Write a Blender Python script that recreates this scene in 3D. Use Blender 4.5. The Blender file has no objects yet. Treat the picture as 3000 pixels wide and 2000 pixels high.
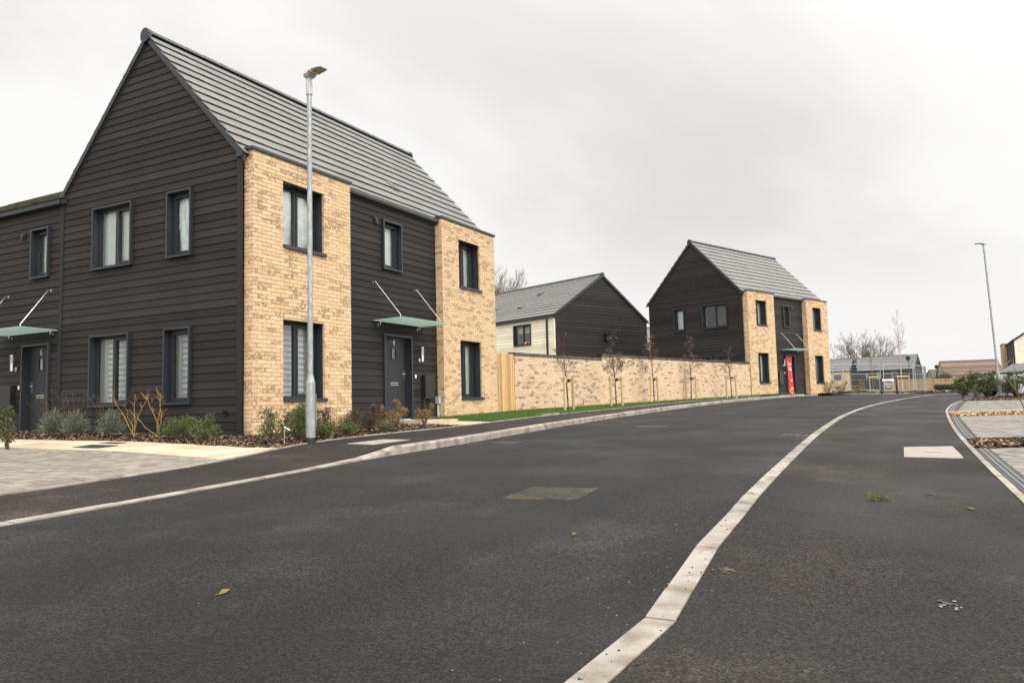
import bpy, math, random
from mathutils import Vector, Matrix

random.seed(7)
scene = bpy.context.scene
R_ = math.radians

# ------------------------------------------------------------------ camera
CAM = Vector((-10.0529, -10.8116, 0.414))
def camera_axes(yaw, pitch, roll):
    y, p, r = R_(yaw), R_(pitch), R_(roll)
    f = Vector((math.cos(y)*math.cos(p), math.sin(y)*math.cos(p), math.sin(p)))
    rt = Vector((math.sin(y), -math.cos(y), 0))
    up = rt.cross(f)
    return rt*math.cos(r)+up*math.sin(r), -rt*math.sin(r)+up*math.cos(r), f
_r, _u, _f = camera_axes(27.8163, 4.6892, -1.4514)
cam_data = bpy.data.cameras.new('camera')
cam = bpy.data.objects.new('camera', cam_data)
scene.collection.objects.link(cam)
cam.matrix_world = Matrix(((_r.x, _u.x, -_f.x, CAM.x), (_r.y, _u.y, -_f.y, CAM.y), (_r.z, _u.z, -_f.z, CAM.z), (0, 0, 0, 1)))
cam_data.sensor_width = 36.0
cam_data.lens = 27.27
cam_data.clip_start = 0.05
cam_data.clip_end = 3000
scene.camera = cam

# ------------------------------------------------------------------ sky, sun, exposure
SUN_EL, SUN_AZ = 36.0, -116.0            # azimuth measured from +X towards +Y
world = bpy.data.worlds.new('World')
scene.world = world
world.use_nodes = True
nt = world.node_tree
nt.nodes.clear()
def wn(t, **kw):
    n = nt.nodes.new(t)
    for k, v in kw.items(): setattr(n, k, v)
    return n
wl = nt.links.new
w_out = wn('ShaderNodeOutputWorld')
w_add = wn('ShaderNodeAddShader')
sky = wn('ShaderNodeTexSky', sky_type='NISHITA', sun_disc=False, sun_elevation=R_(SUN_EL), sun_rotation=R_(90-SUN_AZ))
sky.air_density = 1.0; sky.dust_density = 4.0
sky_bg = wn('ShaderNodeBackground'); sky_bg.inputs['Strength'].default_value = 0.006
wl(sky.outputs[0], sky_bg.inputs['Color'])
tc = wn('ShaderNodeTexCoord')
sep = wn('ShaderNodeSeparateXYZ'); wl(tc.outputs['Generated'], sep.inputs[0])
# overcast brightness against height above the horizon (zenith brighter, as under any closed cloud cover)
el = wn('ShaderNodeMapRange', interpolation_type='SMOOTHSTEP')
for k, v in (('From Min', 0.30), ('From Max', 1.0), ('To Min', 1.0), ('To Max', 1.9)): el.inputs[k].default_value = v
wl(sep.outputs['Z'], el.inputs['Value'])
# cloud sheet: direction projected on a flat layer
zc = wn('ShaderNodeMath', operation='ABSOLUTE'); wl(sep.outputs['Z'], zc.inputs[0])
za = wn('ShaderNodeMath', operation='ADD'); wl(zc.outputs[0], za.inputs[0]); za.inputs[1].default_value = 0.22
dvx = wn('ShaderNodeMath', operation='DIVIDE'); wl(sep.outputs['X'], dvx.inputs[0]); wl(za.outputs[0], dvx.inputs[1])
dvy = wn('ShaderNodeMath', operation='DIVIDE'); wl(sep.outputs['Y'], dvy.inputs[0]); wl(za.outputs[0], dvy.inputs[1])
cmb = wn('ShaderNodeCombineXYZ'); wl(dvx.outputs[0], cmb.inputs[0]); wl(dvy.outputs[0], cmb.inputs[1])
cmb.inputs[2].default_value = 2.9
noi = wn('ShaderNodeTexNoise'); noi.inputs['Scale'].default_value = 0.50; noi.inputs['Detail'].default_value = 6.0
noi.inputs['Roughness'].default_value = 0.52; noi.inputs['Distortion'].default_value = 0.35
wl(cmb.outputs[0], noi.inputs['Vector'])
ramp = wn('ShaderNodeValToRGB')
ramp.color_ramp.interpolation = 'EASE'
e0, e1 = ramp.color_ramp.elements
e0.position, e0.color = 0.35, (0.75, 0.73, 0.70, 1)
e1.position, e1.color = 0.54, (0.965, 0.955, 0.935, 1)
wl(noi.outputs['Fac'], ramp.inputs[0])
hz = wn('ShaderNodeMapRange', interpolation_type='SMOOTHSTEP')      # the cloud base thins and brightens towards the horizon
for k, v in (('From Min', 0.23), ('From Max', 0.09), ('To Min', 0.0), ('To Max', 0.85)): hz.inputs[k].default_value = v
wl(sep.outputs['Z'], hz.inputs['Value'])
hmx = wn('ShaderNodeMix', data_type='RGBA'); wl(hz.outputs[0], hmx.inputs[0]); wl(ramp.outputs[0], hmx.inputs[6]); hmx.inputs[7].default_value = (0.95, 0.94, 0.925, 1)
mulc = wn('ShaderNodeVectorMath', operation='SCALE'); wl(hmx.outputs[2], mulc.inputs[0]); wl(el.outputs[0], mulc.inputs['Scale'])
# thin cloud glows broadly round the hidden sun
sdx = Vector((math.cos(R_(SUN_AZ))*math.cos(R_(SUN_EL)), math.sin(R_(SUN_AZ))*math.cos(R_(SUN_EL)), math.sin(R_(SUN_EL))))
dt = wn('ShaderNodeVectorMath', operation='DOT_PRODUCT'); wl(tc.outputs['Generated'], dt.inputs[0]); dt.inputs[1].default_value = sdx
gl = wn('ShaderNodeMapRange', interpolation_type='SMOOTHERSTEP')
for k, v in (('From Min', -0.25), ('From Max', 1.0), ('To Min', 1.0), ('To Max', 2.6)): gl.inputs[k].default_value = v
wl(dt.outputs['Value'], gl.inputs['Value'])
mul2 = wn('ShaderNodeVectorMath', operation='SCALE'); wl(mulc.outputs[0], mul2.inputs[0]); wl(gl.outputs[0], mul2.inputs['Scale'])
mulc = mul2
cl_bg = wn('ShaderNodeBackground'); cl_bg.inputs['Strength'].default_value = 1.0
wl(mulc.outputs[0], cl_bg.inputs['Color'])
wl(sky_bg.outputs[0], w_add.inputs[0]); wl(cl_bg.outputs[0], w_add.inputs[1])
wl(w_add.outputs[0], w_out.inputs['Surface'])

sun_data = bpy.data.lights.new('sun', 'SUN')
sun_data.energy = 1.5
sun_data.angle = R_(30)
sun_data.color = (1.0, 0.95, 0.89)
sun = bpy.data.objects.new('sun', sun_data)
scene.collection.objects.link(sun)
sdir = Vector((math.cos(R_(SUN_AZ))*math.cos(R_(SUN_EL)), math.sin(R_(SUN_AZ))*math.cos(R_(SUN_EL)), math.sin(R_(SUN_EL))))
sun.rotation_euler = sdir.to_track_quat('Z', 'Y').to_euler()
sun.location = (-10, -40, 40)

scene.view_settings.view_transform = 'Standard'
scene.view_settings.look = 'None'
scene.view_settings.exposure = 0.0
scene.view_settings.gamma = 1.0
scene.view_settings.use_curve_mapping = False

# ------------------------------------------------------------------ materials
def srgb(r, g, b):
    f = lambda c: (c/255/12.92) if c/255 <= 0.04045 else ((c/255+0.055)/1.055)**2.4
    return (f(r), f(g), f(b), 1)
def material(name, col, rough=0.7, var=0.12, scale=3.0, bump=0.0, bscale=60.0, metal=0.0, spec=0.5, col2=None, c2pos=(0.45, 0.65), c2scale=None,
             tone=0.0, fine=0.0, fscale=200.0, streak=None, coat=0.0):
    """Principled material: base colour, broad noise (var), optional second colour in patches, per-piece tone attribute, fine grain, bump."""
    m = bpy.data.materials.new(name); m.use_nodes = True
    t = m.node_tree; N = t.nodes; L = t.links.new
    b = N['Principled BSDF']
    b.inputs['Roughness'].default_value = rough; b.inputs['Metallic'].default_value = metal
    b.inputs['Specular IOR Level'].default_value = spec
    b.inputs['Coat Weight'].default_value = coat
    geo = N.new('ShaderNodeNewGeometry')
    pos = geo.outputs['Position']
    if streak:
        mp = N.new('ShaderNodeMapping'); mp.inputs['Scale'].default_value = streak; L(pos, mp.inputs[0]); spos = mp.outputs[0]
    else: spos = pos
    n1 = N.new('ShaderNodeTexNoise'); n1.inputs['Scale'].default_value = scale; n1.inputs['Detail'].default_value = 4; L(spos, n1.inputs['Vector'])
    rgb = N.new('ShaderNodeRGB'); rgb.outputs[0].default_value = (*col[:3], 1); cur = rgb.outputs[0]
    if col2:
        n2 = N.new('ShaderNodeTexNoise'); n2.inputs['Scale'].default_value = c2scale or scale*0.4; n2.inputs['Detail'].default_value = 5; L(spos, n2.inputs['Vector'])
        mr = N.new('ShaderNodeMapRange'); mr.interpolation_type = 'SMOOTHSTEP'
        mr.inputs['From Min'].default_value, mr.inputs['From Max'].default_value = c2pos; L(n2.outputs['Fac'], mr.inputs['Value'])
        mx = N.new('ShaderNodeMix'); mx.data_type = 'RGBA'; L(mr.outputs[0], mx.inputs[0]); L(cur, mx.inputs[6]); mx.inputs[7].default_value = (*col2[:3], 1)
        cur = mx.outputs[2]
    def scale_by(fac_socket, amount, cur):
        mr = N.new('ShaderNodeMapRange'); mr.inputs['From Min'].default_value = 0.25; mr.inputs['From Max'].default_value = 0.75
        mr.inputs['To Min'].default_value = 1-amount; mr.inputs['To Max'].default_value = 1+amount; mr.clamp = False
        L(fac_socket, mr.inputs['Value'])
        vm = N.new('ShaderNodeVectorMath'); vm.operation = 'SCALE'; L(cur, vm.inputs[0]); L(mr.outputs[0], vm.inputs['Scale'])
        return vm.outputs[0]
    if var: cur = scale_by(n1.outputs['Fac'], var, cur)
    if tone:
        at = N.new('ShaderNodeAttribute'); at.attribute_name = 'tone'
        cur = scale_by(at.outputs['Fac'], tone, cur)
    if fine:
        n3 = N.new('ShaderNodeTexNoise'); n3.inputs['Scale'].default_value = fscale; n3.inputs['Detail'].default_value = 2; L(pos, n3.inputs['Vector'])
        cur = scale_by(n3.outputs['Fac'], fine, cur)
    L(cur, b.inputs['Base Color'])
    if bump:
        n4 = N.new('ShaderNodeTexNoise'); n4.inputs['Scale'].default_value = bscale; n4.inputs['Detail'].default_value = 3; L(spos, n4.inputs['Vector'])
        bp = N.new('ShaderNodeBump'); bp.inputs['Strength'].default_value = 1.0; bp.inputs['Distance'].default_value = bump; L(n4.outputs['Fac'], bp.inputs['Height'])
        L(bp.outputs[0], b.inputs['Normal'])
    return m

def brick_material(name, light, warm, smudge, amount=0.80, strength=0.78, sscale=21):
    """Buff stock brick: every brick has its own tone; some carry dark kiln smudges."""
    m = bpy.data.materials.new(name); m.use_nodes = True
    t = m.node_tree; N = t.nodes; L = t.links.new; b = N['Principled BSDF']
    b.inputs['Roughness'].default_value = 0.85; b.inputs['Specular IOR Level'].default_value = 0.25
    geo = N.new('ShaderNodeNewGeometry'); at = N.new('ShaderNodeAttribute'); at.attribute_name = 'tone'
    # independent second random number from the tone
    ml = N.new('ShaderNodeMath'); ml.operation = 'MULTIPLY'; L(at.outputs['Fac'], ml.inputs[0]); ml.inputs[1].default_value = 37.71
    fr = N.new('ShaderNodeMath'); fr.operation = 'FRACT'; L(ml.outputs[0], fr.inputs[0])
    mx = N.new('ShaderNodeMix'); mx.data_type = 'RGBA'; L(fr.outputs[0], mx.inputs[0]); mx.inputs[6].default_value = (*light[:3], 1); mx.inputs[7].default_value = (*warm[:3], 1)
    nz = N.new('ShaderNodeTexNoise'); nz.inputs['Scale'].default_value = sscale; nz.inputs['Detail'].default_value = 4; L(geo.outputs['Position'], nz.inputs['Vector'])
    msk = N.new('ShaderNodeMapRange'); msk.interpolation_type = 'SMOOTHSTEP'; msk.inputs['From Min'].default_value = 0.40; msk.inputs['From Max'].default_value = 0.56; L(nz.outputs['Fac'], msk.inputs['Value'])
    sel = N.new('ShaderNodeMapRange'); sel.inputs['From Min'].default_value = amount; sel.inputs['From Max'].default_value = amount+0.12; L(at.outputs['Fac'], sel.inputs['Value'])
    mm = N.new('ShaderNodeMath'); mm.operation = 'MULTIPLY'; L(msk.outputs[0], mm.inputs[0]); L(sel.outputs[0], mm.inputs[1])
    mm2 = N.new('ShaderNodeMath'); mm2.operation = 'MULTIPLY'; L(mm.outputs[0], mm2.inputs[0]); mm2.inputs[1].default_value = strength
    m2 = N.new('ShaderNodeMix'); m2.data_type = 'RGBA'; L(mm2.outputs[0], m2.inputs[0]); L(mx.outputs[2], m2.inputs[6]); m2.inputs[7].default_value = (*smudge[:3], 1)
    # light brown drag marks on every face
    n5 = N.new('ShaderNodeTexNoise'); n5.inputs['Scale'].default_value = 27; n5.inputs['Detail'].default_value = 5; L(geo.outputs['Position'], n5.inputs['Vector'])
    k5 = N.new('ShaderNodeMapRange'); k5.interpolation_type = 'SMOOTHSTEP'; k5.inputs['From Min'].default_value = .52; k5.inputs['From Max'].default_value = .68; k5.inputs['To Max'].default_value = .6; L(n5.outputs['Fac'], k5.inputs['Value'])
    m5 = N.new('ShaderNodeMix'); m5.data_type = 'RGBA'; L(k5.outputs[0], m5.inputs[0]); L(m2.outputs[2], m5.inputs[6]); m5.inputs[7].default_value = (warm[0]*.62, warm[1]*.56, warm[2]*.52, 1); m2 = m5
    n2 = N.new('ShaderNodeTexNoise'); n2.inputs['Scale'].default_value = 70; n2.inputs['Detail'].default_value = 3; L(geo.outputs['Position'], n2.inputs['Vector'])
    mr = N.new('ShaderNodeMapRange'); mr.inputs['From Min'].default_value = .3; mr.inputs['From Max'].default_value = .7; mr.inputs['To Min'].default_value = .88; mr.inputs['To Max'].default_value = 1.1; L(n2.outputs['Fac'], mr.inputs['Value'])
    vm = N.new('ShaderNodeVectorMath'); vm.operation = 'SCALE'; L(m2.outputs[2], vm.inputs[0]); L(mr.outputs[0], vm.inputs['Scale'])
    L(vm.outputs[0], b.inputs['Base Color'])
    bp = N.new('ShaderNodeBump'); bp.inputs['Distance'].default_value = 0.006; L(n2.outputs['Fac'], bp.inputs['Height']); L(bp.outputs[0], b.inputs['Normal'])
    return m

def glass_material(name, tint=(0.93, 0.97, 0.95), ior=1.5, gloss_boost=0.02):
    m = bpy.data.materials.new(name); m.use_nodes = True
    t = m.node_tree; N = t.nodes; L = t.links.new; N.clear()
    o = N.new('ShaderNodeOutputMaterial'); fr = N.new('ShaderNodeFresnel'); fr.inputs['IOR'].default_value = ior
    ad = N.new('ShaderNodeMath'); ad.operation = 'MULTIPLY_ADD'; L(fr.outputs[0], ad.inputs[0]); ad.inputs[1].default_value = 1.5; ad.inputs[2].default_value = gloss_boost; ad.use_clamp = True
    tr = N.new('ShaderNodeBsdfTransparent'); tr.inputs[0].default_value = (*tint, 1)
    gl = N.new('ShaderNodeBsdfGlossy'); gl.inputs['Roughness'].default_value = 0.01; gl.inputs['Color'].default_value = (1, 1, 1, 1)
    mx = N.new('ShaderNodeMixShader'); L(ad.outputs[0], mx.inputs[0]); L(tr.outputs[0], mx.inputs[1]); L(gl.outputs[0], mx.inputs[2]); L(mx.outputs[0], o.inputs[0])
    return m

def frosted_material(name, col):
    m = bpy.data.materials.new(name); m.use_nodes = True
    t = m.node_tree; N = t.nodes; L = t.links.new; b = N['Principled BSDF']
    b.inputs['Base Color'].default_value = (*col[:3], 1); b.inputs['Roughness'].default_value = 0.25
    tl = N.new('ShaderNodeBsdfTranslucent'); tl.inputs[0].default_value = (*[min(1, c*1.25) for c in col[:3]], 1)
    mx = N.new('ShaderNodeMixShader'); mx.inputs[0].default_value = 0.62
    L(b.outputs[0], mx.inputs[1]); L(tl.outputs[0], mx.inputs[2]); L(mx.outputs[0], N['Material Output'].inputs[0])
    return m

def leaf_material(name, c1, c2, rough=0.5, trans=0.3):
    m = bpy.data.materials.new(name); m.use_nodes = True
    t = m.node_tree; N = t.nodes; L = t.links.new; b = N['Principled BSDF']
    at = N.new('ShaderNodeAttribute'); at.attribute_name = 'tone'
    mx = N.new('ShaderNodeMix'); mx.data_type = 'RGBA'; L(at.outputs['Fac'], mx.inputs[0]); mx.inputs[6].default_value = (*c1[:3], 1); mx.inputs[7].default_value = (*c2[:3], 1)
    L(mx.outputs[2], b.inputs['Base Color']); b.inputs['Roughness'].default_value = rough
    tl = N.new('ShaderNodeBsdfTranslucent'); L(mx.outputs[2], tl.inputs[0])
    ms = N.new('ShaderNodeMixShader'); ms.inputs[0].default_value = trans
    L(b.outputs[0], ms.inputs[1]); L(tl.outputs[0], ms.inputs[2]); L(ms.outputs[0], N['Material Output'].inputs[0])
    return m

def asphalt_material(name, col, dust, rough=0.82, patch=None):
    m = bpy.data.materials.new(name); m.use_nodes = True
    t = m.node_tree; N = t.nodes; L = t.links.new; b = N['Principled BSDF']
    b.inputs['Roughness'].default_value = rough; b.inputs['Specular IOR Level'].default_value = 0.22
    geo = N.new('ShaderNodeNewGeometry'); P = geo.outputs['Position']
    vo = N.new('ShaderNodeTexVoronoi'); vo.inputs['Scale'].default_value = 120; L(P, vo.inputs['Vector'])
    hv = N.new('ShaderNodeSeparateColor'); L(vo.outputs['Color'], hv.inputs[0])
    r1 = N.new('ShaderNodeMapRange'); r1.inputs['To Min'].default_value = 0.15; r1.inputs['To Max'].default_value = 1.85; L(hv.outputs[0], r1.inputs['Value'])
    n0 = N.new('ShaderNodeTexNoise'); n0.inputs['Scale'].default_value = 60; n0.inputs['Detail'].default_value = 5; n0.inputs['Roughness'].default_value = 0.7; L(P, n0.inputs['Vector'])
    r2 = N.new('ShaderNodeMapRange'); r2.inputs['From Min'].default_value = .3; r2.inputs['From Max'].default_value = .7; r2.inputs['To Min'].default_value = 0.72; r2.inputs['To Max'].default_value = 1.28; L(n0.outputs['Fac'], r2.inputs['Value'])
    n1 = N.new('ShaderNodeTexNoise'); n1.inputs['Scale'].default_value = 0.9; n1.inputs['Detail'].default_value = 7; n1.inputs['Roughness'].default_value = 0.62; L(P, n1.inputs['Vector'])
    r3 = N.new('ShaderNodeMapRange'); r3.interpolation_type = 'SMOOTHSTEP'; r3.inputs['From Min'].default_value = .47; r3.inputs['From Max'].default_value = .78; L(n1.outputs['Fac'], r3.inputs['Value'])
    mx = N.new('ShaderNodeMix'); mx.data_type = 'RGBA'; L(r3.outputs[0], mx.inputs[0]); mx.inputs[6].default_value = (*col[:3], 1); mx.inputs[7].default_value = (*dust[:3], 1)
    cur = mx.outputs[2]
    # scattered pale stones in the surface
    st_ = N.new('ShaderNodeMapRange'); st_.inputs['From Min'].default_value = .90; st_.inputs['From Max'].default_value = .96; st_.inputs['To Min'].default_value = 1.0; st_.inputs['To Max'].default_value = 1.7; L(hv.outputs[1], st_.inputs['Value'])
    dk_ = N.new('ShaderNodeMapRange'); dk_.inputs['From Min'].default_value = .0; dk_.inputs['From Max'].default_value = .22; dk_.inputs['To Min'].default_value = .25; dk_.inputs['To Max'].default_value = 1.0; L(hv.outputs[2], dk_.inputs['Value'])
    for s in (r1, r2, st_, dk_):
        vm = N.new('ShaderNodeVectorMath'); vm.operation = 'SCALE'; L(cur, vm.inputs[0]); L(s.outputs[0], vm.inputs['Scale']); cur = vm.outputs[0]
    # faint bands along the running direction, broad patches, and damp sheen
    mp = N.new('ShaderNodeMapping'); mp.inputs['Scale'].default_value = (0.05, 1.3, 1); L(P, mp.inputs[0])
    n6 = N.new('ShaderNodeTexNoise'); n6.inputs['Scale'].default_value = 1.0; n6.inputs['Detail'].default_value = 3; L(mp.outputs[0], n6.inputs['Vector'])
    n7 = N.new('ShaderNodeTexNoise'); n7.inputs['Scale'].default_value = 0.55; n7.inputs['Detail'].default_value = 4; L(P, n7.inputs['Vector'])
    for nz, amt in ((n6, .30), (n7, .36)):
        r_ = N.new('ShaderNodeMapRange'); r_.inputs['From Min'].default_value = .3; r_.inputs['From Max'].default_value = .7; r_.inputs['To Min'].default_value = 1-amt; r_.inputs['To Max'].default_value = 1+amt; L(nz.outputs['Fac'], r_.inputs['Value'])
        vm = N.new('ShaderNodeVectorMath'); vm.operation = 'SCALE'; L(cur, vm.inputs[0]); L(r_.outputs[0], vm.inputs['Scale']); cur = vm.outputs[0]
    rr = N.new('ShaderNodeMapRange'); rr.inputs['From Min'].default_value = .35; rr.inputs['From Max'].default_value = .65; rr.inputs['To Min'].default_value = rough-.24; rr.inputs['To Max'].default_value = rough+.08; L(n7.outputs['Fac'], rr.inputs['Value']); L(rr.outputs[0], b.inputs['Roughness'])
    L(cur, b.inputs['Base Color'])
    bp = N.new('ShaderNodeBump'); bp.inputs['Distance'].default_value = 0.004; bp.inputs['Strength'].default_value = 0.9; L(n0.outputs['Fac'], bp.inputs['Height'])
    L(bp.outputs[0], b.inputs['Normal'])
    return m

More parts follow.
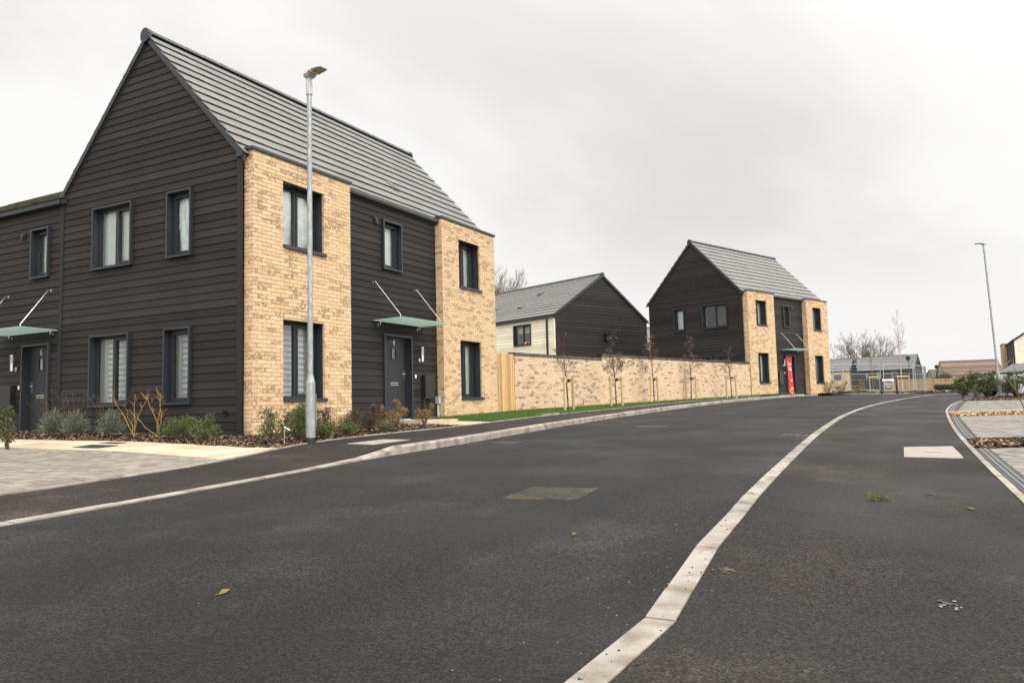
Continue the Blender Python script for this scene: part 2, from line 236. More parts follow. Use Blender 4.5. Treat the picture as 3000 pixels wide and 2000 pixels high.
M = dict(
    clad=material('black_fibre_cement', (0.0195, 0.0165, 0.0158), 0.65, 0.14, 1.6, 0.0015, 140, tone=0.17, fine=0.12, fscale=90, spec=0.24),
    clad_cream=material('cream_fibre_cement', (0.76, 0.69, 0.55), 0.6, 0.05, 2.0, 0.001, 120, tone=0.05, spec=0.3),
    corner=material('black_trim_board', (0.017, 0.0145, 0.0142), 0.6, 0.08, 3, spec=0.3),
    metal=material('anthracite_metal', (0.018, 0.022, 0.027), 0.42, 0.05, 4, spec=0.5),
    frame=material('anthracite_upvc', (0.014, 0.017, 0.020), 0.45, 0.04, 5, 0.0005, 200),
    brick=brick_material('buff_brick', (0.645, 0.468, 0.295), (0.58, 0.40, 0.23), (0.120, 0.082, 0.062), 0.66, 0.62, 19),
    wallbrick=brick_material('pale_buff_brick', (0.64, 0.48, 0.325), (0.57, 0.41, 0.26), (0.085, 0.062, 0.055), 0.74, 0.78, 17),
    mortar=material('buff_mortar', (0.47, 0.345, 0.205), 0.95, 0.12, 6, 0.003, 90),
    plinth=material('dark_plinth_brick', (0.035, 0.037, 0.042), 0.6, 0.2, 9, tone=0.2),
    coping=material('dark_coping_brick', (0.022, 0.013, 0.012), 0.5, 0.2, 12, tone=0.3),
    pale_mortar=material('pale_mortar', (0.46, 0.39, 0.33), 0.95, 0.1, 8),
    tile=material('grey_roof_tile', (0.165, 0.159, 0.152), 0.62, 0.08, 1.2, 0.001, 150, tone=0.035, spec=0.4),
    tile_under=material('dark_roof_slab', (0.03, 0.028, 0.027), 0.9),
    tile_moss=material('mossy_brown_roof_tile', (0.075, 0.062, 0.042), 0.8, 0.25, 4, tone=0.25, col2=(0.10, 0.10, 0.05), c2scale=2.0),
    tile_brown=material('brown_roof_tile', (0.145, 0.105, 0.078), 0.85, 0.15, 3, tone=0.25),
    tile_slate=material('slate_grey_roof_tile', (0.15, 0.148, 0.155), 0.7, 0.06, 2, tone=0.06),
    ridge=material('dark_ridge_tile', (0.085, 0.085, 0.092), 0.5, 0.12, 5),
    glass=glass_material('window_glass'),
    frosted=frosted_material('frosted_canopy_glass', (0.50, 0.585, 0.545)),
    steel=material('brushed_steel', (0.62, 0.60, 0.57), 0.28, 0.03, 8, metal=1.0),
    white=material('white_plaster', (0.80, 0.80, 0.77), 0.8, 0.03, 3),
    blind=material('white_blind_fabric', (0.78, 0.78, 0.76), 0.8, 0.03, 6),
    pale_blind=material('pale_roller_blind', (0.72, 0.75, 0.72), 0.8, 0.03, 6),
    blind_grey=material('sheer_blind_band', (0.40, 0.42, 0.43), 0.8, 0.03, 6),
    sheet=material('milky_plastic_sheet', (0.78, 0.80, 0.80), 0.28, 0.20, 5, 0.03, 4, spec=0.7),
    door=material('anthracite_door_skin', (0.014, 0.016, 0.019), 0.5, 0.12, 3, 0.0008, 150, streak=(30, 30, 1.5)),
    black=material('black_plastic', (0.012, 0.012, 0.013), 0.4, 0.05),
    grey_plastic=material('grey_plastic', (0.36, 0.38, 0.39), 0.5, 0.05),
    dark_room=material('dim_interior', (0.10, 0.095, 0.09), 0.9),
    road=asphalt_material('road_asphalt', (0.0130, 0.0122, 0.0118), (0.029, 0.0260, 0.0235)),
    path=asphalt_material('footway_asphalt', (0.0158, 0.0135, 0.0122), (0.046, 0.0355, 0.0265)),
    kerb=material('concrete_kerb', (0.275, 0.25, 0.218), 0.85, 0.22, 5, 0.003, 120, col2=(0.165, 0.132, 0.098), c2pos=(0.44, 0.70), c2scale=4.5, tone=0.10, fine=0.08, fscale=150),
    kerb_bed=material('concrete_bedding', (0.10, 0.095, 0.09), 0.9),
    slab=material('cream_paving_slab', (0.46, 0.39, 0.29), 0.85, 0.08, 2, 0.002, 90, col2=(0.45, 0.33, 0.19), c2pos=(0.50, 0.66), c2scale=1.7, tone=0.07),
    white_cover=material('pale_concrete_cover', (0.285, 0.256, 0.218), 0.85, 0.10, 5, 0.002, 90, col2=(0.36, 0.30, 0.24), c2pos=(0.55, 0.8), c2scale=3),
    paver=material('grey_block_paver', (0.205, 0.182, 0.148), 0.88, 0.12, 3, 0.002, 100, tone=0.11, fine=0.1, fscale=120),
    paver_right=material('brown_grey_block_paver', (0.205, 0.188, 0.172), 0.88, 0.10, 3, 0.002, 100, tone=0.08, fine=0.1, fscale=120),
    joint=material('sandy_joint', (0.055, 0.040, 0.026), 0.95, 0.2, 6),
    joint_dark=material('dark_joint', (0.035, 0.032, 0.029), 0.95, 0.2, 6),
    drain=material('drain_channel_cover', (0.024, 0.024, 0.024), 0.6, 0.15, 8),
    galv_strip=material('galvanised_strip', (0.17, 0.18, 0.175), 0.55, 0.1, 8, metal=0.2),
    soil=material('dark_soil', (0.045, 0.030, 0.020), 0.95, 0.3, 8, 0.02, 30),
    soil_far=material('rough_turf_ground', (0.075, 0.085, 0.035), 0.95, 0.3, 0.6, col2=(0.10, 0.075, 0.045), c2scale=0.15),
    turf=material('turf_ground', (0.055, 0.095, 0.018), 0.95, 0.2, 3),
    iron=material('worn_iron', (0.070, 0.062, 0.052), 0.65, 0.4, 14, col2=(0.15, 0.105, 0.05), c2pos=(0.46, 0.66), c2scale=3.0, metal=0.3),
    iron_dark=material('black_iron', (0.015, 0.015, 0.016), 0.6, 0.2, 9),
    galv=material('galvanised_column', (0.27, 0.285, 0.285), 0.5, 0.16, 9, metal=0.35, streak=(5, 5, 1.0), col2=(0.38, 0.395, 0.395), c2pos=(.5, .62), c2scale=6),
    galv_dull=material('galvanised_fence', (0.33, 0.36, 0.36), 0.55, 0.1, 8, metal=0.3),
    lamp_body=material('pale_grey_lamp_paint', (0.42, 0.41, 0.385), 0.45, 0.04, 5),
    lamp_lens=material('lamp_lens', (0.22, 0.18, 0.135), 0.25, 0.1, 30),
    timber=material('fresh_timber', (0.50, 0.315, 0.135), 0.8, 0.16, 5, tone=0.14, streak=(18, 18, 1.2)),
    stake=material('treated_stake_timber', (0.41, 0.325, 0.165), 0.8, 0.16, 4, streak=(12, 12, 1.5), tone=0.08),
    fence_wood=material('far_fence_timber', (0.27, 0.18, 0.105), 0.85, 0.14, 2, tone=0.12),
    bark=material('dark_bark', (0.055, 0.040, 0.030), 0.9, 0.2, 20),
    bark_mid=material('grey_brown_bark', (0.115, 0.085, 0.062), 0.9, 0.2, 6),
    bark_pale=material('pale_birch_bark', (0.42, 0.33, 0.26), 0.85, 0.25, 9),
    dogwood=material('yellow_dogwood_stem', (0.25, 0.155, 0.035), 0.6, 0.2, 9),
    olive_stem=material('olive_green_stem', (0.20, 0.17, 0.035), 0.6, 0.2, 9),
    stem=material('brown_stem', (0.085, 0.055, 0.036), 0.9, 0.2, 9),
    chip=material('bark_mulch_chip', (0.150, 0.088, 0.050), 0.9, 0.2, 9, tone=0.75),
    chip_tan=material('tan_wood_chip', (0.50, 0.32, 0.14), 0.9, 0.2, 9, tone=0.45),
    red=material('red_banner_vinyl', (0.62, 0.022, 0.032), 0.4, 0.05, 4),
    white_ink=material('white_print', (0.82, 0.80, 0.78), 0.5, 0.02),
    black_ink=material('black_print', (0.02, 0.02, 0.02), 0.5, 0.02),
    purple=material('purple_print', (0.06, 0.02, 0.16), 0.5, 0.02),
    orange=material('orange_print', (0.80, 0.25, 0.03), 0.5, 0.02),
    yellow_ink=material('yellow_print', (0.85, 0.68, 0.25), 0.5, 0.02),
    blue_ink=material('blue_print', (0.03, 0.02, 0.33), 0.5, 0.02),
    red_ink=material('red_print', (0.60, 0.04, 0.06), 0.5, 0.02),
    sign_white=material('white_sign_plate', (0.78, 0.76, 0.76), 0.5, 0.02),
    car_paint=material('silver_grey_car_paint', (0.16, 0.16, 0.165), 0.25, 0.02, 2, metal=0.7, coat=0.6),
    car_dark=material('dark_car_trim', (0.015, 0.015, 0.017), 0.35, 0.02),
    car_glass=material('dark_car_glass', (0.06, 0.065, 0.07), 0.04, 0.02, spec=1.0),
    tyre=material('tyre_rubber', (0.015, 0.015, 0.015), 0.85, 0.1),
    rim=material('alloy_rim', (0.5, 0.5, 0.5), 0.3, 0.02, metal=1.0),
    lamp_glass=material('clear_lamp_glass', (0.75, 0.75, 0.74), 0.1, 0.02, spec=0.8),
    red_lens=material('red_lens', (0.35, 0.01, 0.01), 0.2, 0.02),
    pot=material('white_ceramic_pot', (0.75, 0.75, 0.76), 0.35, 0.02),
    grit=material('pale_grit', (0.20, 0.17, 0.135), 0.9, 0.3, 30, tone=0.5),
    tarmac_crumb=material('tarmac_crumb', (0.02, 0.018, 0.017), 0.9, 0.3, 30),
    paint_patch=material('old_white_paint', (0.21, 0.20, 0.19), 0.8, 0.2, 20, col2=(0.05, 0.046, 0.042), c2pos=(0.47, 0.56), c2scale=11),
    clay=material('smeared_clay', (0.12, 0.082, 0.045), 0.9, 0.2, 20, col2=(0.045, 0.04, 0.036), c2pos=(0.50, 0.58), c2scale=14),
    moss=material('moss_clod', (0.12, 0.15, 0.02), 0.95, 0.4, 40),
    orange_toy=material('orange_ornament', (0.75, 0.20, 0.03), 0.5, 0.05),
    render_w=material('pale_render_wall', (0.45, 0.38, 0.32), 0.9, 0.05),
)
LEAF = dict(
    grass=leaf_material('grass_blade', (0.045, 0.098, 0.011), (0.135, 0.225, 0.03), 0.6, 0.35),
    laurel=leaf_material('photinia_leaf', (0.022, 0.042, 0.010), (0.10, 0.13, 0.022), 0.35, 0.25),
    lavender=leaf_material('lavender_leaf', (0.08, 0.10, 0.065), (0.26, 0.285, 0.20), 0.7, 0.25),
    shrub=leaf_material('dull_green_leaf', (0.035, 0.060, 0.018), (0.14, 0.175, 0.05), 0.55, 0.3),
    copper=leaf_material('copper_brown_leaf', (0.050, 0.030, 0.020), (0.105, 0.080, 0.040), 0.6, 0.3),
    spirea=leaf_material('yellow_bronze_leaf', (0.10, 0.065, 0.022), (0.45, 0.285, 0.085), 0.6, 0.35),
    dry=leaf_material('dry_brown_leaf', (0.11, 0.065, 0.036), (0.25, 0.155, 0.085), 0.8, 0.35),
    straw=leaf_material('straw_green_leaf', (0.20, 0.16, 0.055), (0.36, 0.30, 0.11), 0.7, 0.35),
    hedge=leaf_material('dark_hedge_leaf', (0.020, 0.034, 0.014), (0.060, 0.080, 0.030), 0.6, 0.25),
    plant=leaf_material('houseplant_leaf', (0.07, 0.10, 0.016), (0.16, 0.20, 0.035), 0.5, 0.4),
)

# ------------------------------------------------------------------ helpers
COL = scene.collection
class MB:
    """Collects faces and links them as one mesh object."""
    def __init__(s): s.v = []; s.f = []; s.t = []; s.m = []; s.tone = 0.5; s.mi = 0
    def face(s, *pts):
        n = len(s.v); s.v.extend([tuple(p) for p in pts]); s.f.append(tuple(range(n, n+len(pts)))); s.t.append(s.tone); s.m.append(s.mi)
    def hexa(s, p, skip=()):
        """p: eight corners, bottom four counter-clockwise from above, then the top four."""
        n = len(s.v); s.v.extend([tuple(q) for q in p])
        for i, q in enumerate(((3, 2, 1, 0), (4, 5, 6, 7), (0, 1, 5, 4), (1, 2, 6, 5), (2, 3, 7, 6), (3, 0, 4, 7))):
            if i in skip: continue
            s.f.append(tuple(n+k for k in q)); s.t.append(s.tone); s.m.append(s.mi)
    def box(s, x0, x1, y0, y1, z0, z1, skip=()):
        s.hexa([(x0, y0, z0), (x1, y0, z0), (x1, y1, z0), (x0, y1, z0), (x0, y0, z1), (x1, y0, z1), (x1, y1, z1), (x0, y1, z1)], skip)
    def fbox(s, F, u0, u1, d0, d1, z0, z1, skip=()):
        """box in a wall frame F(u along the wall, d outwards, z up)"""
        s.hexa([F(u0, d1, z0), F(u1, d1, z0), F(u1, d0, z0), F(u0, d0, z0), F(u0, d1, z1), F(u1, d1, z1), F(u1, d0, z1), F(u0, d0, z1)], skip)
    def prism(s, poly, z0, z1, cap_bottom=False):
        """poly: list of (x, y) ccw; z0/z1 numbers or functions"""
        a = [(x, y, z0(x, y) if callable(z0) else z0) for x, y in poly]
        b = [(x, y, z1(x, y) if callable(z1) else z1) for x, y in poly]
        s.face(*b)
        if cap_bottom: s.face(*a[::-1])
        for i in range(len(poly)):
            j = (i+1) % len(poly); s.face(a[i], a[j], b[j], b[i])
    def tube(s, pts, rad, n=8, caps=True):
        pts = [Vector(p) for p in pts]
        if not isinstance(rad, (list, tuple)): rad = [rad]*len(pts)
        rings = []
        ref = None
        for i, p in enumerate(pts):
            d = (pts[min(i+1, len(pts)-1)]-pts[max(i-1, 0)])
            if d.length < 1e-9: d = Vector((0, 0, 1))
            d.normalize()
            if ref is None or abs(ref.dot(d)) > .95: ref = Vector((1, 0, 0)) if abs(d.x) < .8 else Vector((0, 1, 0))
            a = d.cross(ref).normalized(); b = d.cross(a)
            base = len(s.v)
            for k in range(n):
                an = 2*math.pi*k/n
                s.v.append(tuple(p+(a*math.cos(an)+b*math.sin(an))*rad[i]))
            rings.append(base)
        for q in range(len(rings)-1):
            for k in range(n):
                k2 = (k+1) % n
                s.f.append((rings[q]+k2, rings[q]+k, rings[q+1]+k, rings[q+1]+k2)); s.t.append(s.tone); s.m.append(s.mi)
        if caps and n > 2:
            s.f.append(tuple(rings[0]+k for k in range(n))); s.t.append(s.tone); s.m.append(s.mi)
            s.f.append(tuple(rings[-1]+k for k in reversed(range(n)))); s.t.append(s.tone); s.m.append(s.mi)
    def lathe(s, prof, cx=0, cy=0, n=12):
        s.tube([(cx, cy, z) for r, z in prof], [r for r, z in prof], n)
    def mesh(s, name, mats):
        me = bpy.data.meshes.new(name)
        me.from_pydata(s.v, [], s.f)
        if not isinstance(mats, (list, tuple)): mats = [mats]
        for m in mats: me.materials.append(m)
        if len(mats) > 1: me.polygons.foreach_set('material_index', s.m)
        a = me.attributes.new('tone', 'FLOAT', 'FACE'); a.data.foreach_set('value', s.t)
        return me
    def build(s, name, mats, parent=None, smooth=False, kind=None, label=None):
        me = s.mesh(name, mats)
        if smooth:
            import bmesh
            bm = bmesh.new(); bm.from_mesh(me); bmesh.ops.remove_doubles(bm, verts=bm.verts, dist=1e-5); bmesh.ops.recalc_face_normals(bm, faces=bm.faces); bm.to_mesh(me); bm.free()
            me.polygons.foreach_set('use_smooth', [True]*len(me.polygons))
            try: me.set_sharp_from_angle(angle=R_(40))
            except Exception: pass
        return link(name, me, parent, kind, label)

def link(name, me, parent=None, kind=None, label=None):
    o = bpy.data.objects.new(name, me); COL.objects.link(o)
    if parent is not None: o.parent = parent
    if kind: o['kind'] = kind
    if label: o['label'] = label
    return o
def tag(o, label, cat, group=None):
    o['label'] = label; o['category'] = cat
    if group: o['group'] = group
    return o
def thing(name, label, cat, loc=(0, 0, 0), rot=0.0, group=None):
    o = bpy.data.objects.new(name, None); COL.objects.link(o)
    o.location = loc; o.rotation_euler = (0, 0, rot); o.empty_display_size = 0.2
    return tag(o, label, cat, group)
def copy_thing(root, loc, rot, label, scale=None):
    """a copy of a thing with copies of its parts and sub-parts"""
    def rec(o, parent):
        c = o.copy(); COL.objects.link(c); c.parent = parent
        for k in o.children: rec(k, c)
        return c
    c = rec(root, None); c.location = loc; c.rotation_euler = (0, 0, rot); c['label'] = label
    if scale: c.scale = scale
    return c
def lerp_poly(poly, x):
    for (x0, y0), (x1, y1) in zip(poly, poly[1:]):
        if x0 <= x <= x1: return y0+(y1-y0)*(x-x0)/(x1-x0)
    return poly[0][1] if x < poly[0][0] else poly[-1][1]
def clip(poly, conv):
    """Sutherland-Hodgman: polygon against a convex ccw polygon"""
    out = poly
    for i in range(len(conv)):
        a = conv[i]; b = conv[(i+1) % len(conv)]
        nx, ny = -(b[1]-a[1]), b[0]-a[0]
        inp, out = out, []
        if not inp: return []
        for k in range(len(inp)):
            p, q = inp[k], inp[(k+1) % len(inp)]
            dp = (p[0]-a[0])*nx+(p[1]-a[1])*ny; dq = (q[0]-a[0])*nx+(q[1]-a[1])*ny
            if dp >= 0: out.append(p)
            if (dp >= 0) != (dq >= 0):
                t = dp/(dp-dq); out.append((p[0]+(q[0]-p[0])*t, p[1]+(q[1]-p[1])*t))
    return out
def area(poly): return 0.5*sum(poly[i][0]*poly[(i+1) % len(poly)][1]-poly[(i+1) % len(poly)][0]*poly[i][1] for i in range(len(poly)))
def resample(pl, step):
    pts = [Vector((x, y, 0)) for x, y in pl]; out = [pts[0]]; acc = 0
    # smooth the polyline a little first (Catmull-Rom)
    dense = []
    for i in range(len(pts)-1):
        p0 = pts[max(i-1, 0)]; p1 = pts[i]; p2 = pts[i+1]; p3 = pts[min(i+2, len(pts)-1)]
        L = (p2-p1).length; n = max(2, int(L/0.25))
        # centripetal-ish tangents keep uneven spacing calm
        m1 = (p2-p0)*(L/max(1e-6, (p2-p1).length+(p1-p0).length)); m2 = (p3-p1)*(L/max(1e-6, (p3-p2).length+(p2-p1).length))
        for k in range(n):
            t = k/n
            dense.append(p1*(2*t**3-3*t**2+1)+m1*(t**3-2*t**2+t)+p2*(-2*t**3+3*t**2)+m2*(t**3-t**2))
    dense.append(pts[-1])
    out = [dense[0]]; acc = 0
    for a, b in zip(dense, dense[1:]):
        L = (b-a).length
        while acc+L >= step:
            t = (step-acc)/L; a = a+(b-a)*t; out.append(a.copy()); L = (b-a).length; acc = 0
        acc += L
    if (out[-1]-dense[-1]).length > 0.05: out.append(dense[-1])
    return [(p.x, p.y) for p in out]
def offset(pl, d):
    """shift a polyline to its left by d"""
    out = []
    for i, (x, y) in enumerate(pl):
        a = pl[max(i-1, 0)]; b = pl[min(i+1, len(pl)-1)]
        tx, ty = b[0]-a[0], b[1]-a[1]; l = math.hypot(tx, ty)
        out.append((x-ty/l*d, y+tx/l*d))
    return out

# ------------------------------------------------------------------ the lie of the land
GX, GY, GA = 0.0215, 0.02, -0.0932
def zg(x, y):
    xe = x if x < 33 else 33+(x-33)*0.33
    xe = min(xe, 33+0.33*140)
    return GA+GX*max(xe, -40)+GY*max(-22, min(12, y))
# survey correction: a plane-to-plane map from the first site sketch to final ground coordinates
HM = ((0.9908961, -0.0299118, -0.1311644), (0.0197458, 0.9809173, -0.1038424), (-0.0012516, 0.0007963, 1.0))
def warp(p):
    x, y = p; w = HM[2][0]*x+HM[2][1]*y+HM[2][2]
    return ((HM[0][0]*x+HM[0][1]*y+HM[0][2])/w, (HM[1][0]*x+HM[1][1]*y+HM[1][2])/w)
def sv(P): return [warp(p) for p in P]
def kerb_up(x):
    """upstand of the left kerb: flush at the dropped crossing, then full height"""
    t = max(0, min(1, (x+2.5)/1.0)); t = t*t*(3-2*t)*(1-max(0, min(1, (x-31.5)/1.5))); return 0.012+0.098*t
def zl(x, y):
    """ground on the house side of the left kerb"""
    t = max(0, min(1, (y+4.5)/1.3)); return zg(x, y)+kerb_up(x)*(1-t)+0.095*t

KL = resample(sv([(-40, -5.1), (-12, -5.02), (-6.98, -4.92), (-3.75, -4.63), (-1.98, -4.42), (0.2, -4.36), (5, -4.02), (10, -3.86), (15, -3.88), (20, -4.05), (26, -4.75), (31, -5.7), (36, -7.1), (40, -8.9), (43.5, -11.4), (46, -15), (47.5, -20), (48, -60)]), 0.915)
KR = sv([(-14, -9.54), (-13, -9.57), (-12, -9.60), (-11.0, -9.63), (-10.1, -9.655), (-9.15, -9.68), (-8.2, -9.705), (-7.27, -9.735), (-6.8, -9.685), (-5.78, -9.58)])+resample(sv([(-4.75, -9.52), (-3.33, -9.43), (1.91, -9.21), (4.73, -9.13), (10.46, -9.08), (16.93, -9.33), (23.63, -10.0), (28.78, -10.75), (34.2, -11.9), (37.5, -13.2), (40, -15.2), (41.5, -18), (42.5, -24), (43, -60)]), 0.915)
KF = resample([(-40, -11.7), (-12, -11.55), (-3.5, -11.41), (-1.65, -11.35), (1.91, -11.27), (5.7, -11.22), (12.13, -11.26), (14.94, -11.34), (19.73, -11.64), (23.5, -12.05), (27.57, -12.65), (32, -13.7), (35.5, -15.0), (38, -16.8), (40, -19.5), (41, -26), (41.5, -60)], 0.915)

def strip(name, A, B, zf, mat, parent=None, kind='structure', dz=0.0, nc=1):
    """sheet between two polylines, re-sampled to the same count"""
    mb = MB(); T = sorted(set([round(i/(len(A)-1), 7) for i in range(len(A))]+[round(i/(len(B)-1), 7) for i in range(len(B))])); n = len(T)
    def at(P, t):
        k = t*(len(P)-1); i = min(int(k), len(P)-2); f = k-i
        return (P[i][0]+(P[i+1][0]-P[i][0])*f, P[i][1]+(P[i+1][1]-P[i][1])*f)
    for i in range(n-1):
        a0, a1 = at(A, T[i]), at(A, T[i+1]); b0, b1 = at(B, T[i]), at(B, T[i+1])
        for c in range(nc):
            w = lambda p, q, s: (p[0]+(q[0]-p[0])*s, p[1]+(q[1]-p[1])*s)
            q = [w(a0, b0, c/nc), w(a1, b1, c/nc), w(a1, b1, (c+1)/nc), w(a0, b0, (c+1)/nc)]
            q = [(x, y, zf(x, y)+dz) for x, y in q]
            nrm = (Vector(q[1])-Vector(q[0])).cross(Vector(q[2])-Vector(q[0]))
            mb.face(*(q if nrm.z > 0 else q[::-1]))
    return mb.build(name, mat, parent, kind=kind)

# ground reaching the horizon
mb = MB()
xs = [-700, -250, -90, -40, -20, -8, 0, 10, 20, 30, 33, 60, 100, 170, 400, 1200, 2500]; ys = [-2500, -900, -300, -120, -60, -30, -22, -14, -6, 0, 6, 12, 30, 80, 250, 900, 2500]
for i in range(len(xs)-1):
    for j in range(len(ys)-1):
        q = [(xs[i], ys[j]), (xs[i+1], ys[j]), (xs[i+1], ys[j+1]), (xs[i], ys[j+1])]
        mb.face(*[(x, y, zg(x, y)-0.10) for x, y in q])
mb.build('ground', M['soil_far'], kind='structure')

# carriageway, footways
KLp = [p for p in KL if p[0] >= KR[0][0]-.5]; KFp = [p for p in KF if p[0] >= KR[0][0]-.5]
strip('road', KLp, KR, zg, M['road'], nc=3)
strip('road', [(-40, KLp[0][1]), KLp[0]], [(-40, KR[0][1]), KR[0]], zg, M['road'])
KRo = offset(KR, -0.118); KFo = offset(KF, -0.06)
strip('pavement', KRo, KFp, zg, M['path'], dz=-0.002, nc=2)
strip('pavement', [(-40, KRo[0][1]), KRo[0]], [(-40, KFp[0][1]), KFp[0]], zg, M['path'], dz=-0.002)
# back edge of the left footway
BL = sv([(-40, -3.95), (-12, -3.8), (-6.24, -3.64), (-4.49, -3.5), (-3.4, -3.32), (-2.6, -3.08), (-1.79, -2.78), (-1.1, -2.55), (0.0, -2.44), (1.2, -2.44), (3.25, -2.56), (6.67, -2.38), (9.18, -2.37), (11.82, -2.5), (19.31, -2.85), (24, -3.35), (27.2, -4.3)])
KLo = offset(KL, 0.125)
def ylk(x): return lerp_poly(KLo, x)
PX = sorted(set([p[0] for p in BL]+[-10+i*0.5 for i in range(75)]))
PX = [x for x in PX if -38 <= x <= BL[-1][0]]
strip('pavement', [(x, ylk(x)) for x in PX], [(x, lerp_poly(BL, x)) for x in PX], lambda x, y: zl(x, y), M['path'], dz=-0.003, nc=5)
# far verge behind the road bend and the far crossing
strip('pavement', [p for p in KLo if p[0] > BL[-1][0]], [p for p in offset(KL, 1.9) if p[0] > BL[-1][0]], lambda x, y: zg(x, y)+0.09, M['path'])
# asphalt court beyond the bend
mb = MB()
for a, b in ((48.5, 60), (60, 85), (85, 110)):
    mb.face((a, -60, zg(a, -22)-.02), (b, -60, zg(b, -22)-.02), (b, -9.5-(b-48)*.03, zg(b, -11)-.02), (a, -9.5-(a-48)*.03, zg(a, -11)-.02))
mb.build('road', M['road'], kind='structure')

def kerb_line(name, line, w, up, x_far, mat, top_slope=0.0, drop=0.06, lab=None):
    """kerb: bedding strip with one stone per piece; stones beyond x_far joined. line runs along the low side, stones lie on its left if w>0"""
    out = offset(line, w)
    bed = strip(name, line, out, lambda x, y: zg(x, y)-0.03, M['kerb_bed'])
    rest = MB(); rng = random.Random(len(name))
    for i in range(len(line)-1):
        a0, a1, b0, b1 = Vector((*line[i], 0)), Vector((*line[i+1], 0)), Vector((*out[i], 0)), Vector((*out[i+1], 0))
        if a0.x < -14: continue
        d = (a1-a0).normalized()*0.007
        mb = MB() if a0.x < x_far else rest
        mb.tone = rng.random()
        za = lambda p, e: zg(p.x, p.y)+e
        u0, u1 = up(a0.x)+rng.uniform(-.003, .003), up(a1.x)+rng.uniform(-.003, .003)
        p = [a0+d, a1-d, b1-d, b0+d]
        if w < 0: p = [p[3], p[2], p[1], p[0]]
        bot = [(q.x, q.y, za(q, -drop)) for q in p]
        ups = [u0, u1, u1, u0] if w > 0 else [u0, u1, u1, u0]
        top = [[q.x, q.y, za(q, ups[k])] for k, q in enumerate(p)]
        # splayed front arris on the low side
        lo = (0, 1) if w > 0 else (3, 2)
        if u0 > 0.03:
            inn = [Vector((*p[k].xy, 0)).lerp(Vector((*p[3-k].xy, 0)), 0.16) for k in lo]
            mid = [(p[k].x, p[k].y, za(p[k], ups[k]-0.022)) for k in lo]
            ti = [(q.x, q.y, za(q, u0)) for q in inn]
            if w > 0:
                mb.face(bot[0], bot[1], mid[1], mid[0]); mb.face(mid[0], mid[1], ti[1], ti[0]); mb.face(ti[0], ti[1], top[2], top[3])
                mb.face(bot[1], bot[2], top[2], ti[1], mid[1]); mb.face(bot[3], bot[0], mid[0], ti[0], top[3]); mb.face(bot[2], bot[3], top[3], top[2])
        else:
            mb.hexa([*bot, *top])
        if mb is not rest: mb.build('kerb_stone', mat, bed)
    if rest.f: rest.build('kerb_stone_run', mat, bed, kind='stuff')
    return bed
kerb_line('kerb', KL, 0.125, kerb_up, 33, M['kerb'])
kerb_line('kerb', KR, -0.118, lambda x: 0.006, 36, M['kerb'])
kerb_line('kerb', KF, -0.06, lambda x: 0.008, 30, M['kerb'])
kb = [p for p in resample(BL, 0.915)]
kerb_line_b = offset(kb, 0.045)
mb = MB()
for i in range(len(kb)-1):
    a0, a1, b0, b1 = kb[i], kb[i+1], kerb_line_b[i], kerb_line_b[i+1]
    z = lambda p, e: (p[0], p[1], zl(*p)+e)
    mb.tone = random.random()
    mb.hexa([z(a0, -.05), z(a1, -.05), z(b1, -.05), z(b0, -.05), z(a0, .012), z(a1, .012), z(b1, .012), z(b0, .012)])
mb.build('kerb', M['kerb'], kind='structure')

# ------------------------------------------------------------------ planted and paved ground on the left
def sheet(name, poly, zf, mat, dz=0.0, kind='structure', grid=0.6, parent=None):
    """polygon as a grid-clipped sheet following the ground"""
    mb = MB()
    x0, x1 = min(p[0] for p in poly), max(p[0] for p in poly); y0, y1 = min(p[1] for p in poly), max(p[1] for p in poly)
    # the polygon may be concave: clip each cell of the grid by fanning the polygon is unsafe, so clip the polygon by the cell
    nx, ny = max(1, math.ceil((x1-x0)/grid)), max(1, math.ceil((y1-y0)/grid))
    for i in range(nx):
        for j in range(ny):
            a, b, c, d = x0+i*grid, x0+(i+1)*grid, y0+j*grid, y0+(j+1)*grid
            q = clip(poly, [(a, c), (b, c), (b, d), (a, d)])
            if len(q) > 2 and abs(area(q)) > 1e-5:
                if area(q) < 0: q = q[::-1]
                mb.face(*[(x, y, zf(x, y)+dz) for x, y in q])
    return mb.build(name, mat, parent, kind=kind)

SB = sv([(-2.9, 12), (-2.95, 5), (-2.99, 1.65), (-2.98, -0.6), (-3.2, -2.2), (-3.43, -3.30)])       # slab path / block paving
MSL = sv([(-1.75, 12), (-1.72, 4.6), (-1.71, 3.89), (-1.52, 0.96), (-1.72, -0.65), (-1.98, -2.2), (-1.94, -2.84)])   # mulch / slab path
fore = sv([(-12, -3.75), (-6.24, -3.59), (-4.49, -3.45), (-3.43, -3.28), (-3.2, -2.2), (-2.98, -0.6), (-2.99, 1.65), (-2.95, 5), (-2.9, 12), (-12, 12)])
fb = sheet('block_paving', fore, zl, M['joint_dark'], dz=-0.008)

